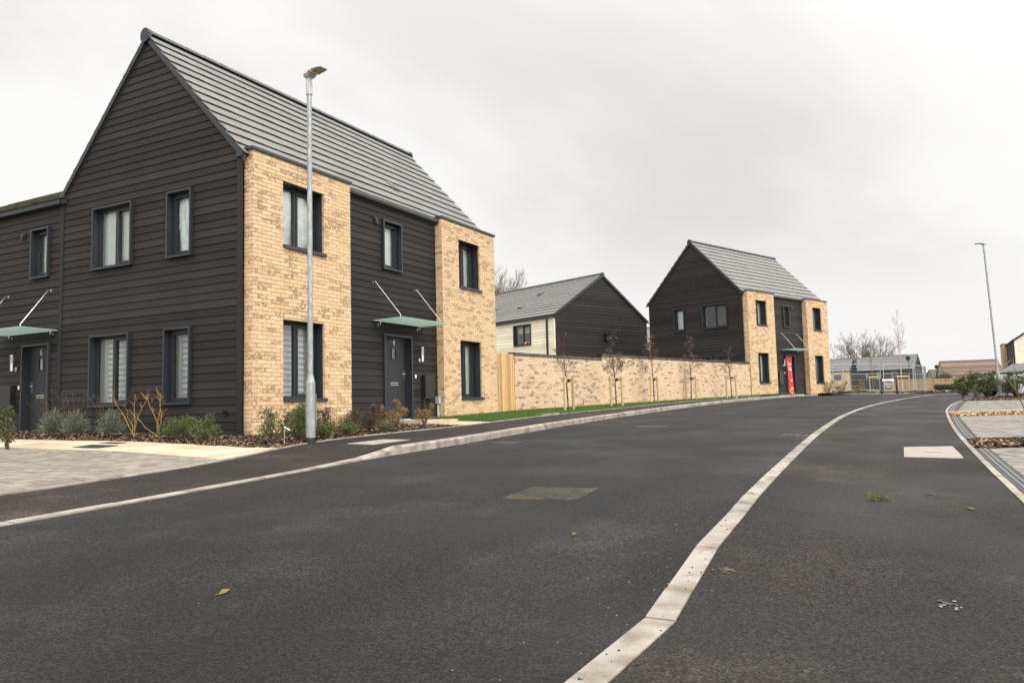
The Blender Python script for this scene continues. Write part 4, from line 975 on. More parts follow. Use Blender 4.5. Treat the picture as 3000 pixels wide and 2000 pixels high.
def front_door(parent, F, u0, u1, z0, z1, hinge_left=True, number=None, seed=0):
    w = MB(); t = .05
    w.fbox(F, u0, u0+t, -.10, .07, z0, z1); w.fbox(F, u1-t, u1, -.10, .07, z0, z1); w.fbox(F, u0+t, u1-t, -.10, .07, z1-t, z1)
    root = w.build('door_surround', M['metal'], parent)
    a0, a1 = u0+t, u1-t; dd = -.085
    f = MB(); f.fbox(F, a0, a0+.055, dd-.05, dd+.012, z0, z1-t); f.fbox(F, a1-.055, a1, dd-.05, dd+.012, z0, z1-t); f.fbox(F, a0+.055, a1-.055, dd-.05, dd+.012, z1-t-.055, z1-t)
    f.build('frame', M['frame'], root)
    l = MB(); l0, l1 = a0+.06, a1-.06; c = (l0+l1)/2; top = z1-t-.06
    hole = [(c-.075, c+.075, z0+1.42, z0+1.66)]
    sheet_with_holes(l, F, l1, z0+.02, top, [(0, l0, z0, top)]+hole, dd)
    l.build('door_leaf', M['door'], root)
    g = MB(); h = hole[0]
    for a, b, cc, d in ((h[0]-.025, h[0], h[2]-.025, h[3]+.025), (h[1], h[1]+.025, h[2]-.025, h[3]+.025), (h[0], h[1], h[2]-.025, h[2]), (h[0], h[1], h[3], h[3]+.025)):
        g.fbox(F, a, b, dd, dd+.014, cc, d)
    g.build('viewer_frame', M['frame'], root)
    g = MB(); g.face(F(h[0], dd-.004, h[2]), F(h[1], dd-.004, h[2]), F(h[1], dd-.004, h[3]), F(h[0], dd-.004, h[3])); g.build('viewer_pane', M['glass'], root)
    g = MB(); g.face(F(h[0], dd-.03, h[2]), F((h[0]+h[1])/2, dd-.03, h[2]), F((h[0]+h[1])/2, dd-.03, h[3]), F(h[0], dd-.03, h[3])); g.build('obscured_pane', M['grey_plastic'], root)
    p = MB(); p.fbox(F, c-.14, c+.14, dd, dd+.012, z0+.80, z0+.87); p.build('letter_plate', M['steel'], root)
    p = MB(); p.fbox(F, c-.12, c+.12, dd+.0121, dd+.02, z0+.818, z0+.85); p.build('letter_flap', M['frame'], root)
    hx = l1-.06 if hinge_left else l0+.06; s = -1 if hinge_left else 1
    p = MB(); p.fbox(F, hx-.016, hx+.016, dd, dd+.012, z0+.93, z0+1.16); p.fbox(F, min(hx, hx+s*.12), max(hx, hx+s*.12), dd+.035, dd+.052, z0+1.06, z0+1.08); p.fbox(F, hx-.01, hx+.01, dd+.012, dd+.052, z0+1.06, z0+1.08)
    p.build('door_handle', M['steel'], root)
    th = MB(); th.fbox(F, a0, a1, -.10, .035, z0-.02, z0+.02); th.build('threshold', M['grey_plastic'], root)
    if number:
        # numeral cut from flat metal
        segs = {'4': [((-.5, -.25), (.5, -.25)), ((.2, -1), (.2, 1)), ((-.5, -.25), (.2, 1))],
                '6': [((.35, .95), (-.2, .55)), ((-.2, .55), (-.45, 0)), ((-.45, 0), (-.45, -.55)), ((-.45, -.55), (-.2, -.95)), ((-.2, -.95), (.2, -.95)), ((.2, -.95), (.45, -.55)), ((.45, -.55), (.45, -.25)), ((.45, -.25), (.2, .1)), ((.2, .1), (-.2, .1)), ((-.2, .1), (-.45, -.3))]}[number]
        n = MB(); zc, hh = z0+1.80, .062
        for (ax, ay), (bx, by) in segs:
            A = Vector((ax*hh*.8, ay*hh)); B = Vector((bx*hh*.8, by*hh)); d = (B-A).normalized(); m = Vector((-d.y, d.x))*.009
            q = [A-m-d*.006, B-m+d*.006, B+m+d*.006, A+m-d*.006]
            n.hexa([F(c+q[0].x, dd, zc+q[0].y), F(c+q[1].x, dd, zc+q[1].y), F(c+q[2].x, dd, zc+q[2].y), F(c+q[3].x, dd, zc+q[3].y), F(c+q[0].x, dd+.012, zc+q[0].y), F(c+q[1].x, dd+.012, zc+q[1].y), F(c+q[2].x, dd+.012, zc+q[2].y), F(c+q[3].x, dd+.012, zc+q[3].y)])
        n.build('door_number', M['white_ink'], root)
    return root

def canopy(parent, F, u0, u1, z, depth=.82, rods=True):
    g = MB(); g.hexa([F(u0, depth, z+.02), F(u1, depth, z+.02), F(u1, .03, z), F(u0, .03, z), F(u0, depth, z+.034), F(u1, depth, z+.034), F(u1, .03, z+.014), F(u0, .03, z+.014)])
    root = g.build('glass_canopy', M['frosted'], parent)
    for k in (.10, .90):
        u = u0+(u1-u0)*k
        b = MB(); b.tube([F(u, 0.0, z-.075), F(u, .06, z-.075), F(u, .075, z-.07), F(u, .08, z-.002)], .014, 8); b.tube([F(u, 0.0, z-.075), F(u, .02, z-.075)], .03, 10)
        b.build('bracket', M['steel'], root, smooth=True)
        r = MB(); ua = u0+(u1-u0)*(.06 if k < .5 else .88)
        ua, ub = (u0+.02, u0+.12) if k < .5 else (u1-.30, u1-.22)
        r.tube([F(ua, .0, z+.885), F(ua, .075, z+.885), F(ub, .69, z+.10), F(ub, .69, z+.0)], .0095, 7); r.tube([F(ua, 0.0, z+.885), F(ua, .02, z+.885)], .028, 10)
        r.tube([F(ub, .69, z+.03), F(ub, .69, z+.04)], .026, 10)
        r.build('tie_rod', M['steel'], root, smooth=True)
    return root
def wall_lamp(parent, F, u, z):
    m = MB()
    m.tube([F(u, .0, z-.12), F(u, .03, z-.12)], .045, 12); m.tube([F(u, .02, z-.12), F(u, .10, z-.12)], .018, 8)
    m.tube([F(u, .11, z-.16), F(u, .11, z+.0)], .036, 12)
    root = m.build('wall_lamp', M['steel'], parent, smooth=True)
    g = MB(); g.tube([F(u, .11, z+.001), F(u, .11, z+.17)], .034, 12); g.build('lamp_shade', M['lamp_body'], root, smooth=True)
    for k in range(4):
        r = MB(); r.tube([F(u, .11, z+.02+k*.045), F(u, .11, z+.028+k*.045)], .05, 12); r.build('lamp_ring', M['steel'], root, smooth=True)
    c = MB(); c.tube([F(u, .11, z+.172), F(u, .11, z+.19)], .045, 12); c.build('lamp_cap', M['steel'], root, smooth=True)
def meter_box(parent, F, u0, u1, z0, z1, zbase, side=0):
    m = MB(); m.fbox(F, u0, u1, 0, .12, z0, z1); root = m.build('meter_box', M['black'], parent)
    l = MB(); l.fbox(F, u0+.012, u1-.012, .1201, .132, z0+.015, z1-.015); l.build('door', M['black'], root)
    p = MB(); p.tube([F(u0+.04, .06, z0), F(u0+.04, .06, zbase)], .025, 8); p.build('supply_pipe', M['black'], root, smooth=True)

def brick_records(F, W, z0, n, holes, half=0.0, uw=.225):
    """courses of stretcher bond clipped to the openings"""
    out = []; bw = W/max(1, round(W/(uw/2)))*2     # whole number of half bricks
    for k in range(n):
        a, b = z0+k*.075+.005, z0+(k+1)*.075-.005
        s = -(bw/2) if (k % 2) else 0.0
        while s < W-1e-4:
            u0, u1 = max(0, s)+(.005 if s > 0 else 0), min(W, s+bw)-(.005 if s+bw < W-1e-4 else 0)
            segs = [(u0, u1)]; aa, bb = a, b
            for h in holes:
                ov = min(b, h[3])-max(a, h[2])
                if ov > .012:
                    ns = []
                    for p, q in segs:
                        if h[1] <= p or h[0] >= q: ns.append((p, q)); continue
                        if h[0]-p > .02: ns.append((p, h[0]))
                        if q-h[1] > .02: ns.append((h[1], q))
                    segs = ns
            for p, q in segs: out.append((F, p, q, aa, bb, abs((q-p)-(bw-.01)) < .003))
            s += bw
    return out
BRICK_MESH = {}
def brick_mesh(k, L, mat):
    key = (k, round(L, 4), mat.name)
    if key not in BRICK_MESH:
        r = random.Random(k*7+1); mb = MB(); mb.tone = (k+.5)/40
        j = lambda a: r.uniform(-a, a)
        x0, x1, z0, z1 = -L/2, L/2, -.0325, .0325
        f = [(x0+j(.002), .0+j(.002)+.001, z0+j(.002)), (0+j(.02), .003+j(.002), z0+j(.0025)), (x1+j(.002), .0+j(.002)+.001, z0+j(.002)), (x1+j(.002), j(.002)+.001, z1+j(.002)), (j(.02), .003+j(.002), z1+j(.0025)), (x0+j(.002), j(.002)+.001, z1+j(.002))]
        # local x along the wall, local y outwards, z up
        bk = [(p[0], -.03, p[2]) for p in f]
        P = lambda p: (p[0], p[1], p[2])
        mb.face(P(f[0]), P(f[5]), P(f[4]), P(f[1])); mb.face(P(f[1]), P(f[4]), P(f[3]), P(f[2]))
        for a, b in ((0, 1), (1, 2), (2, 3), (3, 4), (4, 5), (5, 0)): mb.face(P(f[a]), P(f[b]), P(bk[b]), P(bk[a]))
        BRICK_MESH[key] = mb.mesh('brick', mat)
    return BRICK_MESH[key]
def place_bricks(parent, recs, mat, limit, seed, world_of, name='brick'):
    """the bricks nearest to the viewer are single parts sharing mesh data, all others one joined part"""
    rng = random.Random(seed)
    def key(r):
        p = world_of(r[0]((r[1]+r[2])/2, 0, (r[3]+r[4])/2)); return (p-CAM).length
    recs = sorted(recs, key=key); rest = MB(); k = 0
    for F, u0, u1, z0, z1, full in recs:
        if full and k < limit and isinstance(parent, dict):
            o = bpy.data.objects.new(name, brick_mesh(rng.randrange(40), u1-u0, mat)); COL.objects.link(o); o.parent = parent[F]
            c = F((u0+u1)/2, rng.uniform(-.002, .003), (z0+z1)/2); ax = Vector(F(1, 0, 0))-Vector(F(0, 0, 0)); ay = Vector(F(0, 1, 0))-Vector(F(0, 0, 0))
            o.matrix_local = Matrix(((ax.x, ay.x, 0, c[0]), (ax.y, ay.y, 0, c[1]), (0, 0, 1, c[2]), (0, 0, 0, 1))); k += 1
        else:
            rest.tone = rng.random(); j = lambda a: rng.uniform(-a, a); d = [j(.0035) for _ in range(4)]
            um = (u0+u1)/2
            f = [F(u0, d[0], z0+j(.002)), F(u1, d[1], z0+j(.002)), F(u1, d[2], z1+j(.002)), F(u0, d[3], z1+j(.002))]
            b = [F(u0, -.03, z0), F(u1, -.03, z0), F(u1, -.03, z1), F(u0, -.03, z1)]
            rest.face(*f)
            for i in range(4): q = (i+1) % 4; rest.face(f[q], f[i], b[i], b[q])
    if rest.f:
        p = list(parent.values())[0] if isinstance(parent, dict) else parent
        rest.build('brickwork', mat, p, kind='stuff')

TILE_MESH = {}
def roof_slope(parent, x0, x1, A, B, mat, tw=.30, courses=12, limit=300, seed=1, strips=False, tile_name='roof_tile', world_of=None):
    """tiles from the eave line A=(y, z) to the ridge line B=(y, z), running along local x"""
    up = Vector((0, B[0]-A[0], B[1]-A[1])); Ls = up.length; up.normalize(); nr = Vector((0, -up.z, up.y))
    if nr.z < 0: nr = -nr
    g = Ls/courses; rng = random.Random(seed); rest = MB(); items = []
    base = MB()
    a, b = Vector((x0, A[0], A[1])), Vector((x1, A[0], A[1]))
    P = [a, b, b+up*Ls, a+up*Ls]; Q = [p-nr*.10 for p in P]
    if (P[1]-P[0]).cross(P[3]-P[0]).z < 0: P, Q = [P[1], P[0], P[3], P[2]], [Q[1], Q[0], Q[3], Q[2]]
    base.hexa([*Q, *P]); slab = base.build('roof', M['tile_under'], parent)
    def tile(mb, u0, u1, k, e=0):
        lo, hi = k*g-.02, min((k+1)*g+.035, Ls)
        c = lambda u, s, h: Vector((u, A[0], A[1]))+up*s+nr*h
        t = [c(u0, lo, .040+e), c(u1, lo, .040+e), c(u1, hi, .002), c(u0, hi, .002), c(u0, lo, .054+e), c(u1, lo, .054+e), c(u1, hi, .014), c(u0, hi, .014)]
        if up.y < 0: t = [t[1], t[0], t[3], t[2], t[5], t[4], t[7], t[6]]
        mb.hexa(t)
    if strips:
        for k in range(courses):
            mb = MB(); mb.tone = rng.random(); tile(mb, x0-.02, x1+.02, k); mb.build('tile_course', mat, slab)
        return slab
    n = round((x1-x0)/tw); w = (x1-x0)/n
    for k in range(courses):
        s = (k % 2)*.5*w
        u = x0-s
        while u < x1-1e-4:
            items.append((max(u, x0-.015 if u <= x0+1e-4 else u)+.0018, min(u+w, x1)-.0018, k)); u += w
    def dk(it):
        p = Vector(((it[0]+it[1])/2, A[0], A[1]))+up*(it[2]+.5)*g
        return ((world_of(p) if world_of else p)-CAM).length
    items = [it for it in items if it[1]-it[0] > .02]
    items.sort(key=dk)
    for i, it in enumerate(items):
        mb = MB() if i < limit else rest
        mb.tone = rng.random(); tile(mb, it[0], it[1], it[2], rng.uniform(-.003, .003))
        if i < limit: mb.build(tile_name, mat, slab)
    if rest.f: rest.build('roof_tiles', mat, slab, kind='stuff')
    return slab
def ridge_line(slab, x0, x1, y, z, mat, r=.115, seg=.45, cap_ends=(True, True)):
    n = max(1, round((x1-x0)/seg)); w = (x1-x0)/n
    for i in range(n):
        a, b = x0+i*w, x0+(i+1)*w; mb = MB()
        for k in range(6):
            t0, t1 = math.pi*(k/6), math.pi*((k+1)/6)
            p = lambda x, t, rr: (x, y-math.cos(t)*rr*1.05, z-.05+math.sin(t)*rr)
            ra, rb = r+.006, r
            mb.face(p(a, t0, ra), p(b, t0, rb), p(b, t1, rb), p(a, t1, ra))
        mb.face(*[(a, y-math.cos(math.pi*k/6)*(r+.006)*1.05, z-.05+math.sin(math.pi*k/6)*(r+.006)) for k in range(6, -1, -1)])
        mb.build('ridge_tile', mat, slab)
    for e, x, s in ((cap_ends[0], x0, -1), (cap_ends[1], x1, 1)):
        if not e: continue
        mb = MB(); rr = r*1.22
        prof = [(y+math.cos(t)*rr*1.05, z-.06+math.sin(t)*rr) for t in [math.pi*k/10 for k in range(11)]]+[(y-rr*1.02, z-.17), (y-rr*.35, z-.23), (y+rr*.35, z-.23), (y+rr*1.02, z-.17)]
        f = [(x+s*.055, p[0], p[1]) for p in prof]; b = [(x-s*.02, p[0], p[1]) for p in prof]
        if s > 0: f, b = b, f
        mb.face(*f[::-1]); mb.face(*b)
        for k in range(len(f)): j = (k+1) % len(f); mb.face(f[k], f[j], b[j], b[k])
        mb.build('ridge_end_cap', M['metal'], slab)
def verge(parent, x, s, pts, mat, h=.13, t=.035):
    """barge trim along a gable edge: pts (y, z) from eave over ridge to eave"""
    for a, b in zip(pts, pts[1:]):
        mb = MB(); x0, x1 = sorted((x, x+s*t))
        mb.hexa([(x0, a[0], a[1]-h), (x1, a[0], a[1]-h), (x1, b[0], b[1]-h), (x0, b[0], b[1]-h), (x0, a[0], a[1]+.012), (x1, a[0], a[1]+.012), (x1, b[0], b[1]+.012), (x0, b[0], b[1]+.012)] if b[0] > a[0] else
                [(x0, b[0], b[1]-h), (x1, b[0], b[1]-h), (x1, a[0], a[1]-h), (x0, a[0], a[1]-h), (x0, b[0], b[1]+.012), (x1, b[0], b[1]+.012), (x1, a[0], a[1]+.012), (x0, a[0], a[1]+.012)])
        mb.build('verge_trim', mat, parent)

def terrace_house(name, label, loc, rot, g, group):
    """two brick bays, recessed clad entrance wall, steep tiled roof, clad gable at x = 0"""
    H = thing(name, label, 'house', loc, rot, group)
    Mw = Matrix.Translation(Vector(loc)) @ Matrix.Rotation(rot, 4, 'Z')
    wo = lambda p: Mw @ Vector(p)
    D, L, He, Hb, Hr, p, w1, x2 = (g[k] for k in ('D', 'L', 'He', 'Hb', 'Hr', 'p', 'w1', 'x2'))
    zb = -.16
    Ff = frame((0, 0), (1, 0), (0, -1)); Fg = frame((0, D), (0, -1), (-1, 0)); Fr = frame((L, 0), (0, 1), (1, 0)); Fk = frame((L, D), (-1, 0), (0, 1))
    gw = [(D-b, D-a, z0, z1, l, ins) for a, b, z0, z1, l, ins in g['gable_windows']]
    mw = g['mid_windows']; du0, du1, dz1 = g['door']; dz0 = g.get('dz0', .10)
    wall = MB(); front = MB()
    sheet_with_holes(front, lambda u, d, z: Ff(u+w1, d, z), x2-w1, zb, He, [(a-w1, b-w1, z0, z1) for a, b, z0, z1 in mw]+[(du0-w1, du1-w1, zb, dz1)], 0)
    sheet_with_holes(wall, Fg, D, zb, He, [h[:4] for h in gw], 0)
    wall.face(Fg(0, 0, He), Fg(D, 0, He), Fg(D/2, 0, Hr-.03))
    sheet_with_holes(wall, Fr, D, zb, He, [], 0); wall.face(Fr(0, 0, He), Fr(D, 0, He), Fr(D/2, 0, Hr-.03))
    sheet_with_holes(wall, Fk, L, zb, He, [], 0)
    wall = wall.build('wall', M['clad'], H); fwall = front.build('wall', M['clad'], H)
    # cladding
    boards(fwall, lambda u, d, z: Ff(u+w1, d, z), x2-w1, -.05, He-.02, [(a-w1+.01, b-w1-.01, z0+.01, z1-.01) for a, b, z0, z1 in mw]+[(du0-w1+.01, du1-w1-.01, -1, dz1-.01)], M['clad'], seed=5)
    sl = (Hr-He)/(D/2)
    boards(wall, Fg, D-.10, -.05, He, [(h[0]+.01, h[1]-.01, h[2]+.01, h[3]-.01) for h in gw], M['clad'], seed=6)
    k0 = -.05+math.ceil((He+.05)/.15-1e-6)*.15
    boards(wall, Fg, D, He, Hr-.08, [], M['clad'], seed=7, ulo=lambda z: max(.0, (z-He)/sl), uhi=lambda z: D-max(0, (z-He)/sl))
    cb = MB(); cb.fbox(Fg, D-.1, D+.026, 0.001, .034, -.06, He-.05); cb.build('corner_board', M['corner'], wall)
    # brick bays
    cores = {}; recs = []
    for bi, (xa, xb) in enumerate(((0.045, w1), (x2, L))):
        holes = [h for h in g['bay_windows'] if xa < h[0] < xb]
        Fb = frame((xa, -p), (1, 0), (0, -1)); Fl = frame((xa, 0), (0, -1), (-1, 0)); Frr = frame((xb, -p), (0, 1), (1, 0))
        hl = [(h[0]-xa, h[1]-xa, h[2], h[3]) for h in holes]
        c = MB()
        Fc = frame((xa+.007, -p+.007), (1, 0), (0, -1))
        sheet_with_holes(c, Fc, xb-xa-.014, zb, Hb, [(h[0]-.013, h[1]-.001, h[2], h[3]) for h in hl], 0)
        for h in hl:       # brick jambs and head inside the opening
            for a, b in ((h[0], 0), (h[1], 1)):
                a_ = a-.007+(-.006 if b == 0 else .006); q = [Fc(a_, 0, h[2]), Fc(a_, -.06, h[2]), Fc(a_, -.06, h[3]), Fc(a_, 0, h[3])]
                c.face(*(q if b == 0 else q[::-1]))
            c.face(Fc(h[0]-.007, 0, h[3]), Fc(h[0]-.007, -.3, h[3]), Fc(h[1]-.007, -.3, h[3]), Fc(h[1]-.007, 0, h[3]))
        for xx, s in ((xa+.007, 1), (xb-.007, -1)):
            q = [(xx, -.0, zb), (xx, -p+.007, zb), (xx, -p+.007, Hb), (xx, 0, Hb)]; c.face(*(q if s > 0 else q[::-1]))
        core = c.build('brick_bay', M['mortar'], H)
        for F_ in (Fb, Fl, Frr): cores[F_] = core
        nc = int(round(Hb/.075))
        recs += brick_records(Fb, xb-xa, 0, nc, hl)
        recs += brick_records(Fl, p, 0, nc, [], uw=.217) + brick_records(Frr, p, 0, nc, [], uw=.217)
        for h in hl:     # jamb returns
            for uu, un in ((h[0], 1), (h[1], -1)):
                Fj = (lambda uu, un, Fb: (lambda u, d, z: Fb(uu+un*d, -u, z)))(uu, un, Fb)
                cores[Fj] = core
                recs += [(Fj, .006, .055, h[2]+.005+k*.075, h[2]+.07+k*.075, False) for k in range(int(round((h[3]-h[2])/.075)))]
        # plinth courses
        pb = MB(); rng = random.Random(bi)
        for k in range(2):
            for Fx, W in ((Fb, xb-xa), (Fl, p)):
                n = max(1, round(W/.225)); w = W/n
                for i in range(n+1):
                    a, b = max(0, (i-.5*(k % 2))*w)+.005, min(W, (i+1-.5*(k % 2))*w)-.005
                    if b-a < .02: continue
                    pb.tone = rng.random(); pb.fbox(Fx, a, b, -.03, rng.uniform(0, .004), -.075*(k+1)+.005, -.075*k-.005)
        pb.build('plinth_bricks', M['plinth'], core, kind='stuff')
        cp = MB(); cp.box(xa-.04, xb+.035, -p-.035, -.03, Hb+.0, Hb+.055); cp.build('parapet_flashing', M['metal'], core)
        for h in hl:
            o = (xa, -p)
            window(H, Fb, h[0], h[1], h[2], h[3], 'deep', 2, holes[hl.index(h)][4], seed=int(h[0]*10))
    place_bricks(cores, recs, M['brick'], 300, 4, wo)
    for h in mw: window(H, Ff, *h, 'box', 1, 'blind')
    for h in gw: window(H, Fg, h[0], h[1], h[2], h[3], 'box', h[4], h[5], seed=int(h[0]*9))
    front_door(H, Ff, du0, du1, dz0, dz1, True, g.get('number'))
    canopy(H, Ff, du0-.35, du0+1.58, 2.375)
    wall_lamp(H, Ff, g['lamp'], 1.68)
    meter_box(H, Ff, *g['meter'], -.05)
    b = MB(); b.fbox(Ff, g['bell']-.02, g['bell']+.02, .02, .04, 1.12, 1.21); b.build('door_bell', M['white_ink'], H)
    v = MB(); v.fbox(Ff, g['vent']-.075, g['vent']+.075, .015, .045, 4.60, 4.76); vv = v.build('extract_vent', M['black'], H)
    v = MB(); v.tube([Ff(g['vent'], .04, 4.68), Ff(g['vent'], .075, 4.68)], .055, 12); v.build('vent_grille', M['metal'], vv)
    # roof
    s1 = roof_slope(H, -.06, g['Lr']+.02, (-.10, He-.10*sl+.02), (D/2, Hr-.03), M['tile'], limit=300, seed=9, world_of=wo)
    s2_ = roof_slope(H, -.03, g['Lr'], (D+.10, He-.10*sl+.02), (D/2, Hr-.03), M['tile'], strips=True)
    ridge_line(s1, -.05, g['Lr'], D/2, Hr+.025, M['ridge'], r=.10)
    for x, s in ((-.035, -1), (g['Lr'], 1)): verge(s1, x, s, [(-.12, He-.12*sl+.02), (D/2, Hr-.02), (D+.12, He-.12*sl+.02)], M['metal'])
    gt = MB(); gt.fbox(Ff, w1+.003, x2-.003, .03, .13, He-.115, He-.005); gt.build('gutter', M['metal'], H)
    gt = MB(); gt.fbox(Fg, D-.06, D+.085, .02, .10, He-.13, He-.02); gt.build('gutter_end_box', M['metal'], H)
    for (x, y) in g['roof_vents']:
        z = He+y*sl; dy, dz = math.cos(math.atan(sl)), math.sin(math.atan(sl)); m = MB()
        P = lambda u, s, h: (x+u, y+dy*s-dz*h, z+dz*s+dy*h)
        m.hexa([P(-.14, -.18, .01), P(.14, -.18, .01), P(.14, .17, .01), P(-.14, .17, .01), P(-.13, -.18, .085), P(.13, -.18, .085), P(.13, .17, .055), P(-.13, .17, .055)]); m.build('roof_vent', M['ridge'], s1)
    return H, Ff, Fg, wall

H1, F1f, F1g, w1_ = terrace_house('end_terrace_house', 'nearest two-storey house with black gable, two buff brick bays and green tinted glass canopy', (0, 0, 0), 0, dict(
    D=5.281, L=9.063, He=5.2, Hb=5.21, Hr=8.10, p=.217, w1=2.769, x2=6.342, Lr=8.98,
    gable_windows=[(1.275, 1.975, 3.40, 4.71, 1, 'sheet'), (3.01, 4.26, 3.40, 4.71, 2, 'blind'), (1.275, 2.02, .583, 2.05, 1, 'zebra'), (3.04, 4.28, .583, 2.05, 2, 'zebra')],
    bay_windows=[(.80, 1.948, .638, 2.138, 'zebra'), (.80, 1.948, 3.556, 4.806, 'sheet'), (7.15, 8.24, .638, 2.138, 'blind'), (7.15, 8.24, 3.556, 4.806, 'blind')],
    mid_windows=[(4.107, 4.836, 3.597, 4.756)], door=(4.11, 5.21, 2.11), dz0=.14, number='4', lamp=5.55, meter=(5.62, 6.03, .62, 1.2), bell=5.37, vent=3.88, roof_vents=[(5.42, .66)]), 'black and buff brick houses along the road')
H2, F2f, F2g, w2_ = terrace_house('end_terrace_house', 'farther black and buff brick house with red banner on its door', (29.339, -3.057, .584), R_(-20.042), dict(
    D=5.786, L=8.442, He=5.24, Hb=5.217, Hr=8.24, p=.287, w1=2.583, x2=6.024, Lr=8.53,
    gable_windows=[(3.447, 4.11, 3.50, 4.733, 1, 'blind'), (.857, 2.328, 3.50, 4.733, 2, 'dark'), (.75, 2.2, .75, 2.02, 2, 'dark')],
    bay_windows=[(.793, 1.834, .638, 2.138, 'blind'), (.793, 1.834, 3.556, 4.806, 'blind'), (6.71, 7.692, .638, 2.138, 'blind'), (6.71, 7.692, 3.556, 4.806, 'blind')],
    mid_windows=[(3.891, 4.528, 3.597, 4.756)], door=(3.906, 4.87, 2.12), dz0=.05, lamp=3.68, meter=(3.05, 3.45, .55, 1.2), bell=3.79, vent=4.87, roof_vents=[]), 'black and buff brick houses along the road')
# small fittings on the nearest house
v = MB(); v.fbox(F1g, 4.88, 4.94, .02, .06, .36, .46); v.tube([F1g(4.91, .05, .42), F1g(4.91, .12, .42)], .03, 10); v.build('outside_tap', M['black'], H1)
v = MB(); v.fbox(F1f, 6.22, 6.33, .02, .12, .50, .68); bx_ = v.build('service_box', M['grey_plastic'], H1)
v = MB(); v.tube([F1f(6.275, .06, .5), F1f(6.275, .06, .2), F1f(6.275, .09, .12), F1f(6.275, .09, .0)], [.03, .03, .04, .045], 8); v.build('service_duct', M['grey_plastic'], bx_, smooth=True)
v = MB(); v.fbox(F2g, 5.786-1.95, 5.786-1.80, .02, .10, 1.95, 2.12); v.build('flue_terminal', M['black'], H2)
# planted strip at the foot of the second house's right bay
iv2 = (Matrix.Translation(H2.location) @ Matrix.Rotation(H2.rotation_euler.z, 4, 'Z')).inverted()
def zb2(x, y):
    d = -(iv2 @ Vector((x, y, 0))).y; t = max(0, min(1, (d-.2)/1.3)); return .575*(1-t)+(zg(x, y)+.115)*t
M2w = Matrix.Translation(H2.location) @ Matrix.Rotation(H2.rotation_euler.z, 4, 'Z')
pb2 = [(M2w @ Vector((u, -d, 0))) for u, d in ((5.0, .02), (6.1, .02), (9.8, .02), (9.8, 2.0), (7.2, 1.75), (5.2, 1.5))]
pb2 = [(p.x, p.y) for p in pb2]
if area(pb2) < 0: pb2 = pb2[::-1]
sheet('mulch_bed', pb2, zb2, M['soil'], grid=.4); chips('bark_mulch', pb2, zb2, 1600, M['chip'], (.02, .06), 71)
# sale banner hanging on the second house's door
BN = thing('door_banner', 'red for sale banner hanging on the door of the farther brick house', 'banner', H2.location, H2.rotation_euler.z)
bu0, bu1, bz0, bz1 = 3.96, 4.54, .04, 2.04
def bn(u, z, e=0.0):
    t = (z-bz0)/(bz1-bz0); fold = .018*math.sin(u*26+t*1.2)+.02*math.sin(t*5+u*3)
    sq = 1-.10*math.sin(min(1, max(0, (t-.1)/.8))*math.pi)
    uc = (bu0+bu1)/2
    return F2f(uc+(u-uc)*sq+.05*(1-t), .075+fold+e, z)
m = MB(); nu, nz = 28, 40
for i in range(nu):
    for j in range(nz):
        a, b = bu0+(bu1-bu0)*i/nu, bu0+(bu1-bu0)*(i+1)/nu; c, d = bz0+(bz1-bz0)*j/nz, bz0+(bz1-bz0)*(j+1)/nz
        m.face(bn(a, c), bn(b, c), bn(b, d), bn(a, d))
m.build('banner_cloth', M['red'], BN, smooth=True)
def text_mesh(txt, size, font_bold=.0):
    cu = bpy.data.curves.new('lettering', 'FONT'); cu.body = txt; cu.size = size; cu.align_x = 'CENTER'; cu.offset = font_bold; cu.resolution_u = 2
    o = bpy.data.objects.new('lettering_tmp', cu); COL.objects.link(o)
    dg = bpy.context.evaluated_depsgraph_get(); me = bpy.data.meshes.new_from_object(o.evaluated_get(dg)); bpy.data.objects.remove(o); bpy.data.curves.remove(cu)
    return me
def lettering(txt, size, uc, z, fn, mat, parent, bold=.0, e=.006, name='lettering', sx=1.0):
    e = .016
    me = text_mesh(txt, size, bold)
    for v_ in me.vertices: v_.co = Vector(fn(uc+v_.co.x*sx, z+v_.co.y, e))
    me.materials.clear(); me.materials.append(mat)
    return link(name, me, parent)
# the banner's slab-serif words: heavy letters with serif bars
lettering('For', .25, 4.23, 1.56, bn, M['white_ink'], BN, .006, sx=.92)
lettering('Sale', .25, 4.25, 1.30, bn, M['white_ink'], BN, .006, sx=.92)
m = MB()
for (a, b, c, d) in ((4.06, 4.44, 1.09, 1.10), (4.13, 4.44, .765, .79), (4.16, 4.30, .715, .74)): m.face(bn(a, c, .014), bn(b, c, .014), bn(b, d, .014), bn(a, d, .014))
m.build('small_print', M['white_ink'], BN)
inks = ['purple', 'orange', 'white_ink', 'yellow_ink', 'red_ink', 'blue_ink']; sq = [MB() for _ in inks]; rng = random.Random(5)
for i in range(6):
    for j in range(4):
        if rng.random() < .14+.06*j: continue
        a = bu0+.03+i*.088; c = .06+j*.088; k = rng.randrange(6)
        sq[k].face(bn(a, c, .012), bn(a+.086, c, .012), bn(a+.086, c+.086, .012), bn(a, c+.086, .012))
for k, s in zip(inks, sq):
    if s.f: s.build('colour_square', M[k], BN)

